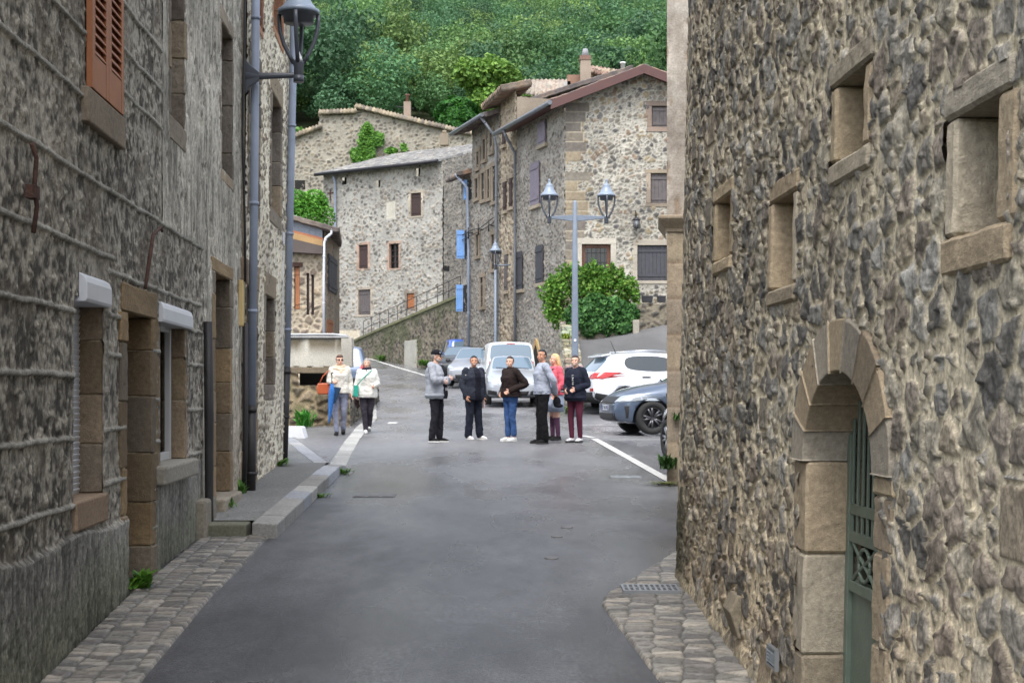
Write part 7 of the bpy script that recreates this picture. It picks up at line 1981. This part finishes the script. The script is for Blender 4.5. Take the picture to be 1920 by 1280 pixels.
def pl(px, Y, dz=0.0): return ((px - 960) / F * Y, Y, float(gz(Y)) + dz)
HM_ = {k: plain(k + ' hair', lin(*c), .55, bump=.4, bscale=40, var=.2, vscale=25) for k, c in dict(black=(26, 22, 22), brown=(66, 48, 40), darkbrown=(46, 34, 32), blonde=(206, 176, 126), grey=(146, 138, 130), chestnut=(94, 68, 52)).items()}
SH = lambda m, s_, **k: dict(mat=m, sole=s_, **k)
white_sole = plain('white rubber sole', lin(214, 214, 210), .6); black_sole = plain('black rubber sole', (.015, .015, .015), .7)
GRP = 'people standing in the road'

# 1 man with the cap, arms crossed
hoodie = fabric(150, 154, 162)
t, V, h, RH = person('man in a black cap and grey hooded jacket standing with crossed arms', pl(818, 27.0), R(68), 1.74,
    dict(elR=(-.28, -.10, 1.15), wrR=(.07, -.225, 1.19), elL=(.28, -.10, 1.15), wrL=(-.09, -.24, 1.13), hsL=(0, 0, 1), hsR=(0, 0, 1), knL=(.10, -.03, .5), ftL=.15, ftR=-.15, anL=(.10, -.02, .085), anR=(-.10, .05, .085)),
    hyaw=R(4), build=1.2, top=dict(mat=hoodie, sleeve=.064, thick=.036, hem=.86, hood=True, hemband=hoodie, open=dict(mat=fabric(30, 30, 34), hem=.82)), trousers=dict(mat=fabric(34, 34, 40)), shoes=SH(fabric(28, 28, 30), white_sole), hair=('short', HM_['grey']), smile=False, group=GRP, curls=(.4, .4))
capm = fabric(22, 22, 28)
mb = MB().ball((0, 0, 0), (.088, .106, .080), None, 20, 14)
for i in range(len(mb.v)):
    x, y, z = mb.v[i]; mb.v[i] = tuple(h(x, y + .014, max(z, -.028) + .066))
mb.prism([h(-.07, -.07, .05), h(-.05, -.14, .035), h(0, -.165, .032), h(.05, -.14, .035), h(.07, -.07, .05)], h(0, 0, .012) - h(0, 0, 0))
solid('cap', mb, capm, t, .008, 2)
MB().ball(h(-.035, -.078, .075), (.014, .006, .012), RH.to_4x4()).build('cap_badge', M['white_lamp'], t)
MB().tube([h(-.074, .0, .012), h(-.066, -.066, .012)], .004, 6).ball(h(.031, -.082, .006), (.022, .008, .016), RH.to_4x4()).ball(h(-.031, -.082, .006), (.022, .008, .016), RH.to_4x4()).build('sunglasses', M['eye'], t)
solid('beard', MB().ball(h(0, -.045, -.075), (.048, .044, .034), RH.to_4x4()).ball(h(.045, -.02, -.055), (.018, .035, .03), RH.to_4x4()).ball(h(-.045, -.02, -.055), (.018, .035, .03), RH.to_4x4()), HM_['grey'], t, .008, 2)
mb = MB()
for i, (dx, dz) in enumerate(((-.05, .0), (-.025, .004), (0, 0), (.025, -.004), (.05, .0), (-.04, -.03), (-.01, -.028), (.03, -.03))):
    mb.tube([(dx, -.212 , 1.00 + dz), (dx + .006, -.212, 1.02 + dz), (dx + .014, -.212, 1.0 + dz)], .004, 5)
mb.build('shirt_print', M['white_lamp'], t)

# 2 man in the dark striped jacket
jk2 = fabric(44, 48, 58)
t, V, h, RH = person('smiling man in a dark jacket with cream and brown sleeve stripes and white trainers', pl(888, 27.8), R(34), 1.64,
    dict(elR=(-.26, .02, 1.13), wrR=(-.225, -.07, .90), elL=(.25, .05, 1.13), wrL=(.255, .03, .88), anL=(.14, -.02, .085), anR=(-.12, .02, .085), ftL=.45, ftR=.05), hyaw=R(-28), build=1.12, skin='skin_tan',
    top=dict(mat=jk2, sleeve=.066, thick=.034, hem=.84, collar=.03, open=dict(mat=fabric(24, 26, 36), w=.07)), trousers=dict(mat=fabric(32, 36, 48), r=(.106, .09, .078, .074, .07)), shoes=SH(fabric(206, 204, 202), white_sole), hair=('short', HM_['black']), group=GRP)
for f, c in ((.30, (214, 208, 200)), (.42, (150, 116, 84)), (.53, (34, 34, 40))):
    p = V['shR'].lerp(V['elR'], f); d = (V['elR'] - V['shR']).normalized(); MB().tube([p - d * .013, p + d * .013], .0735 - f * .004, 18).build('sleeve_stripe', fabric(*c), t)
w = V['wrL'] + Vector((.0, .0, -.1)); MB().prism([w + Vector((-.02, -.05, -.14)), w + Vector((-.02, .06, -.12)), w + Vector((-.02, .05, .05)), w + Vector((-.02, -.04, .05))], (.03, 0, 0)).build('paper_bag', fabric(206, 186, 180), t, bevel=.01)

# 3 young woman in the brown bomber jacket
jk3 = fabric(40, 31, 30)
t, V, h, RH = person('young woman in a dark brown bomber jacket, blue jeans and white slip-on shoes', pl(957, 27.3), R(-52), 1.63,
    dict(elL=(.33, .16, 1.16), wrL=(.17, -.12, 1.02), elR=(-.22, .02, 1.15), wrR=(-.14, -.14, .98), hsL=(0, 0, 1), hsR=(0, 0, 1), anL=(.06, .05, .085), anR=(-.06, -.01, .085), knL=(.07, .0, .5), knR=(-.07, -.02, .5)), hyaw=R(34), female=True,
    top=dict(mat=jk3, sleeve=.068, thick=.045, hem=.94, collar=.045, hemband=fabric(36, 28, 28)), trousers=dict(mat=fabric(58, 86, 132, var=.2), name='jeans', r=(.098, .078, .062, .058, .056), end=.86), shoes=SH(fabric(214, 216, 216), white_sole), hair=('bun', HM_['darkbrown']), group=GRP)

# 4 tall man in the grey jumper
jm = fabric(160, 166, 180)
t, V, h, RH = person('tall man in a light grey jumper with both hands clasped behind his back', pl(1017, 26.6), R(-76), 1.765,
    dict(elR=(-.25, .13, 1.14), wrR=(-.04, .20, .95), elL=(.26, .14, 1.14), wrL=(.05, .23, .92), hsL=(0, 0, 1), hsR=(0, 0, 1), anL=(.08, .03, .085), anR=(-.09, -.02, .085)), hyaw=R(40), skin='skin_tan',
    top=dict(mat=jm, name='jumper', sleeve=.058, thick=.026, hem=.93, collar=.015, hemband=fabric(136, 142, 154)), trousers=dict(mat=fabric(20, 20, 22), r=(.104, .088, .074, .07, .068)), shoes=SH(fabric(22, 22, 24), black_sole), hair=('short', HM_['black']), smile=False, group=GRP)
w = V['wrL'] + Vector((0, .03, -.16)); solid('cap_in_hand', MB().ball(w, (.06, .075, .10)).ball(w + Vector((0, .03, -.07)), (.07, .09, .035)), capm, t, .01, 2)

# 5 blonde woman in pink
pk5 = fabric(218, 98, 112)
t, V, h, RH = person('blonde woman in a pink cardigan and pale skirt behind the man in the grey jumper', pl(1041, 27.7), R(-64), 1.68,
    dict(elL=(.25, .03, 1.13), wrL=(.22, -.10, .93), elR=(-.24, .0, 1.13), wrR=(-.16, -.16, 1.0), anL=(.07, .03, .085), anR=(-.07, -.02, .085)), hyaw=R(-6), female=True,
    top=dict(mat=pk5, name='cardigan', sleeve=.056, thick=.028, hem=.90, collar=.01), trousers=dict(mat=fabric(92, 62, 84), name='leggings', r=(.094, .072, .054, .054, .044), skirt=fabric(156, 166, 184)), shoes=SH(fabric(30, 28, 28), black_sole, sole_h=.035), hair=('long', HM_['blonde']), group=GRP)
MB().tube([(.09, -.15, 1.40), (.0, -.185, 1.20), (-.13, -.13, .98)], .012, 6).tube([(.09, -.15, 1.40), (.1, .05, 1.45), (.0, .16, 1.2)], .012, 6).build('bag_strap', M['black_trim'], t)
solid('tied_jacket', MB().loft([(0, .0, .93, .215, .175), (0, 0, .99, .225, .185), (0, 0, 1.03, .20, .165)], 24), fabric(34, 34, 38), t, .012, 3)
MB().loft([(0, .0, .965, .228, .188), (0, 0, .985, .230, .190)], 24).build('white_stripe', white_sole, t)

# 6 woman in the navy hoodie
nv = fabric(30, 34, 48)
t, V, h, RH = person('smiling woman in a navy hooded top with white letters and maroon leggings', pl(1079, 27.0), R(-36), 1.65,
    dict(elL=(.29, .04, 1.14), wrL=(.13, -.16, 1.05), elR=(-.24, .02, 1.14), wrR=(-.13, -.17, 1.03), hsL=(0, 0, 1), hsR=(0, 0, 1), anL=(.08, .05, .085), anR=(-.07, -.02, .085)), hyaw=R(20), female=True, build=1.06,
    top=dict(mat=nv, sleeve=.066, thick=.036, hem=.86, hood=True, hemband=nv), trousers=dict(mat=fabric(84, 38, 54), name='leggings', r=(.104, .082, .062, .058, .046), end=.95), shoes=SH(fabric(206, 204, 206), black_sole, sole_h=.032), hair=('pony', HM_['darkbrown']), group=GRP)
mb = MB()
for i in range(5):
    z = 1.31 - i * .043; y = -.178 - .004 * (i > 0)
    g_ = [((-.015, -.012), (-.015, .012), (.015, .012)), ((-.015, .012), (0, -.012), (.015, .012)), ((-.014, -.012), (-.014, .012), (.014, 0)), ((-.015, 0), (.015, 0), (.015, .012)), ((-.014, .012), (.014, .012), (0, -.012))][i]
    mb.tube([(.055 + a, y, z + b_) for a, b_ in g_], .006, 5)
mb.build('lettering', M['white_lamp'], t)

# 7 woman walking with the umbrella and orange bag
cr = fabric(206, 202, 192)
t, V, h, RH = person('woman in a cream coat and sunglasses walking with a scarf and grey jeans', pl(637, 29.4), R(4), 1.66,
    dict(elR=(-.25, .03, 1.16), wrR=(-.15, -.15, 1.14), elL=(.25, .04, 1.13), wrL=(.27, -.02, .90), hsR=(.3, 0, 1), knL=(.09, -.02, .5), anL=(.07, .10, .11), anR=(-.06, -.10, .085), knR=(-.085, -.07, .5), ptL=-.25, ftL=.05, ftR=-.05), hyaw=R(16), female=True,
    top=dict(mat=cr, name='coat', sleeve=.060, thick=.034, hem=.88, flare=.018), trousers=dict(mat=fabric(126, 130, 148), name='jeans', r=(.098, .08, .064, .058, .05)), shoes=SH(fabric(30, 28, 28), black_sole, cuff=.05), hair=('volume', HM_['chestnut']), smile=False, group='women walking beside the kerb', curls=(.4, 1.1))
MB().ball(h(.031, -.080, .008), (.024, .009, .018), RH.to_4x4()).ball(h(-.031, -.080, .008), (.024, .009, .018), RH.to_4x4()).tube([h(-.075, .0, .014), h(-.055, -.07, .014)], .004, 6).tube([h(.075, .0, .014), h(.055, -.07, .014)], .004, 6).build('sunglasses', M['eye'], t)
c = V['neck']; mb = MB()
for i, (dz, r) in enumerate(((-.05, .125), (-.015, .11), (.02, .095))):
    mb.tube([(c.x + r * math.cos(a), c.y - .015 + r * .85 * math.sin(a), c.z + dz - .02 * math.cos(a + i)) for a in np.linspace(0, 6.283, 20)], .034, 10)
mb.ball((c.x + .02, c.y - .12, c.z - .13), (.075, .04, .08))
solid('scarf', mb, fabric(214, 192, 166, var=.25), t, .011, 3)
ub = thing('umbrella', 'folded blue umbrella held upright by the woman with sunglasses', 'umbrella', (t.location.x - .13, t.location.y - .26, t.location.z), 0)
zt = V['wrR'].z * 1.66 / 1.72
MB().tube([(0, 0, zt + .14), (0, 0, zt - .1)], .011, 8).tube([(0, 0, zt + .14), (.0, -.02, zt + .18), (.03, -.03, zt + .19)], .013, 8).build('handle', M['black_trim'], ub)
MB().tube([(0, 0, zt - .04), (.0, 0, zt - .2), (-.02, 0, zt - .45), (-.05, 0, zt - .80), (-.06, 0, zt - .86)], [.03, .065, .055, .02, .006], 9).build('canopy', fabric(52, 104, 168, var=.2), ub)
MB().prism([(.03, .01, zt - .10), (.19, .03, zt - .12), (.08, .02, zt - .42), (.02, .0, zt - .45)], (0, .015, 0)).build('canopy_fold', fabric(40, 60, 84), ub, bevel=.006)
bg_ = thing('handbag', 'orange leather handbag hanging from the shoulder of the woman with sunglasses', 'handbag', (t.location.x - .33, t.location.y + .02, t.location.z), R(10))
om = plain('orange leather', lin(172, 84, 46), .45, bump=.2, var=.15)
MB().prism([(-.13, -.05, .84), (.13, -.05, .84), (.155, -.05, .98), (.12, -.05, 1.08), (-.12, -.05, 1.08), (-.155, -.05, .98)], (0, .11, 0)).build('bag', om, bg_, bevel=.03)
MB().tube([(-.09, -.03, 1.07), (-.02, -.06, 1.22), (.12, -.07, 1.36), (.16, .0, 1.41), (.13, .07, 1.34), (.07, .03, 1.06)], .013, 8).build('strap', om, bg_)

# 8 grey-haired woman in the cream jacket
cw = fabric(216, 214, 206)
t, V, h, RH = person('grey-haired woman in a cream jacket and dark trousers walking on the kerb line', pl(688, 30.2), R(6), 1.585,
    dict(elR=(-.25, .04, 1.13), wrR=(-.26, -.01, .88), elL=(.27, .02, 1.15), wrL=(.17, -.20, 1.08), hsL=(0, 0, 1), anL=(.05, .13, .13), knL=(.08, .0, .5), anR=(-.03, -.08, .085), knR=(-.06, -.06, .5), ptL=-.35, ftL=.0, ftR=0.0), hyaw=R(-3), female=True, build=1.15,
    top=dict(mat=cw, sleeve=.064, thick=.038, hem=.86, collar=.02), trousers=dict(mat=fabric(52, 48, 56), r=(.104, .084, .066, .058, .05)), shoes=SH(fabric(216, 216, 214), white_sole), hair=('bob', HM_['grey']), smile=False, group='women walking beside the kerb', curls=(.9, .9))
c = V['neck']; mb = MB()
for dz, r in ((-.045, .098), (-.005, .09), (.03, .082)): mb.tube([(c.x + r * math.cos(a), c.y - .01 + r * .9 * math.sin(a), c.z + dz) for a in np.linspace(0, 6.283, 20)], .03, 10)
mb.ball((c.x, c.y - .13, c.z - .10), (.06, .03, .08)); solid('scarf', mb, fabric(40, 38, 52), t, .011, 3)
tl = fabric(52, 150, 132)
tb = thing('crossbody_bag', 'small teal crossbody bag with a thin strap worn by the grey-haired woman', 'handbag', (t.location.x, t.location.y, t.location.z), R(6))
MB().prism([(-.30, -.16, .78), (-.19, -.19, .76), (-.17, -.19, 1.0), (-.27, -.16, 1.02)], (.0, .05, 0)).build('bag', tl, tb, bevel=.015)
MB().tube([(-.22, -.17, 1.0), (-.10, -.205, 1.14), (.06, -.16, 1.30), (.12, -.02, 1.345), (.08, .12, 1.25), (-.12, .15, 1.1), (-.24, .02, 1.0)], .010, 6).build('strap', tl, tb)
w = V['wrR'] * (1.585 / 1.72); gl_ = thing('glove', 'dark glove held low in the hand of the grey-haired woman', 'glove', tuple(Vector(t.location) + Vector((w.x, w.y - .02, w.z - .15))))
solid('glove', MB().ball((0, 0, 0), (.055, .045, .085)).ball((.03, -.01, -.08), (.04, .03, .06)), fabric(44, 30, 32), gl_, .01, 2)
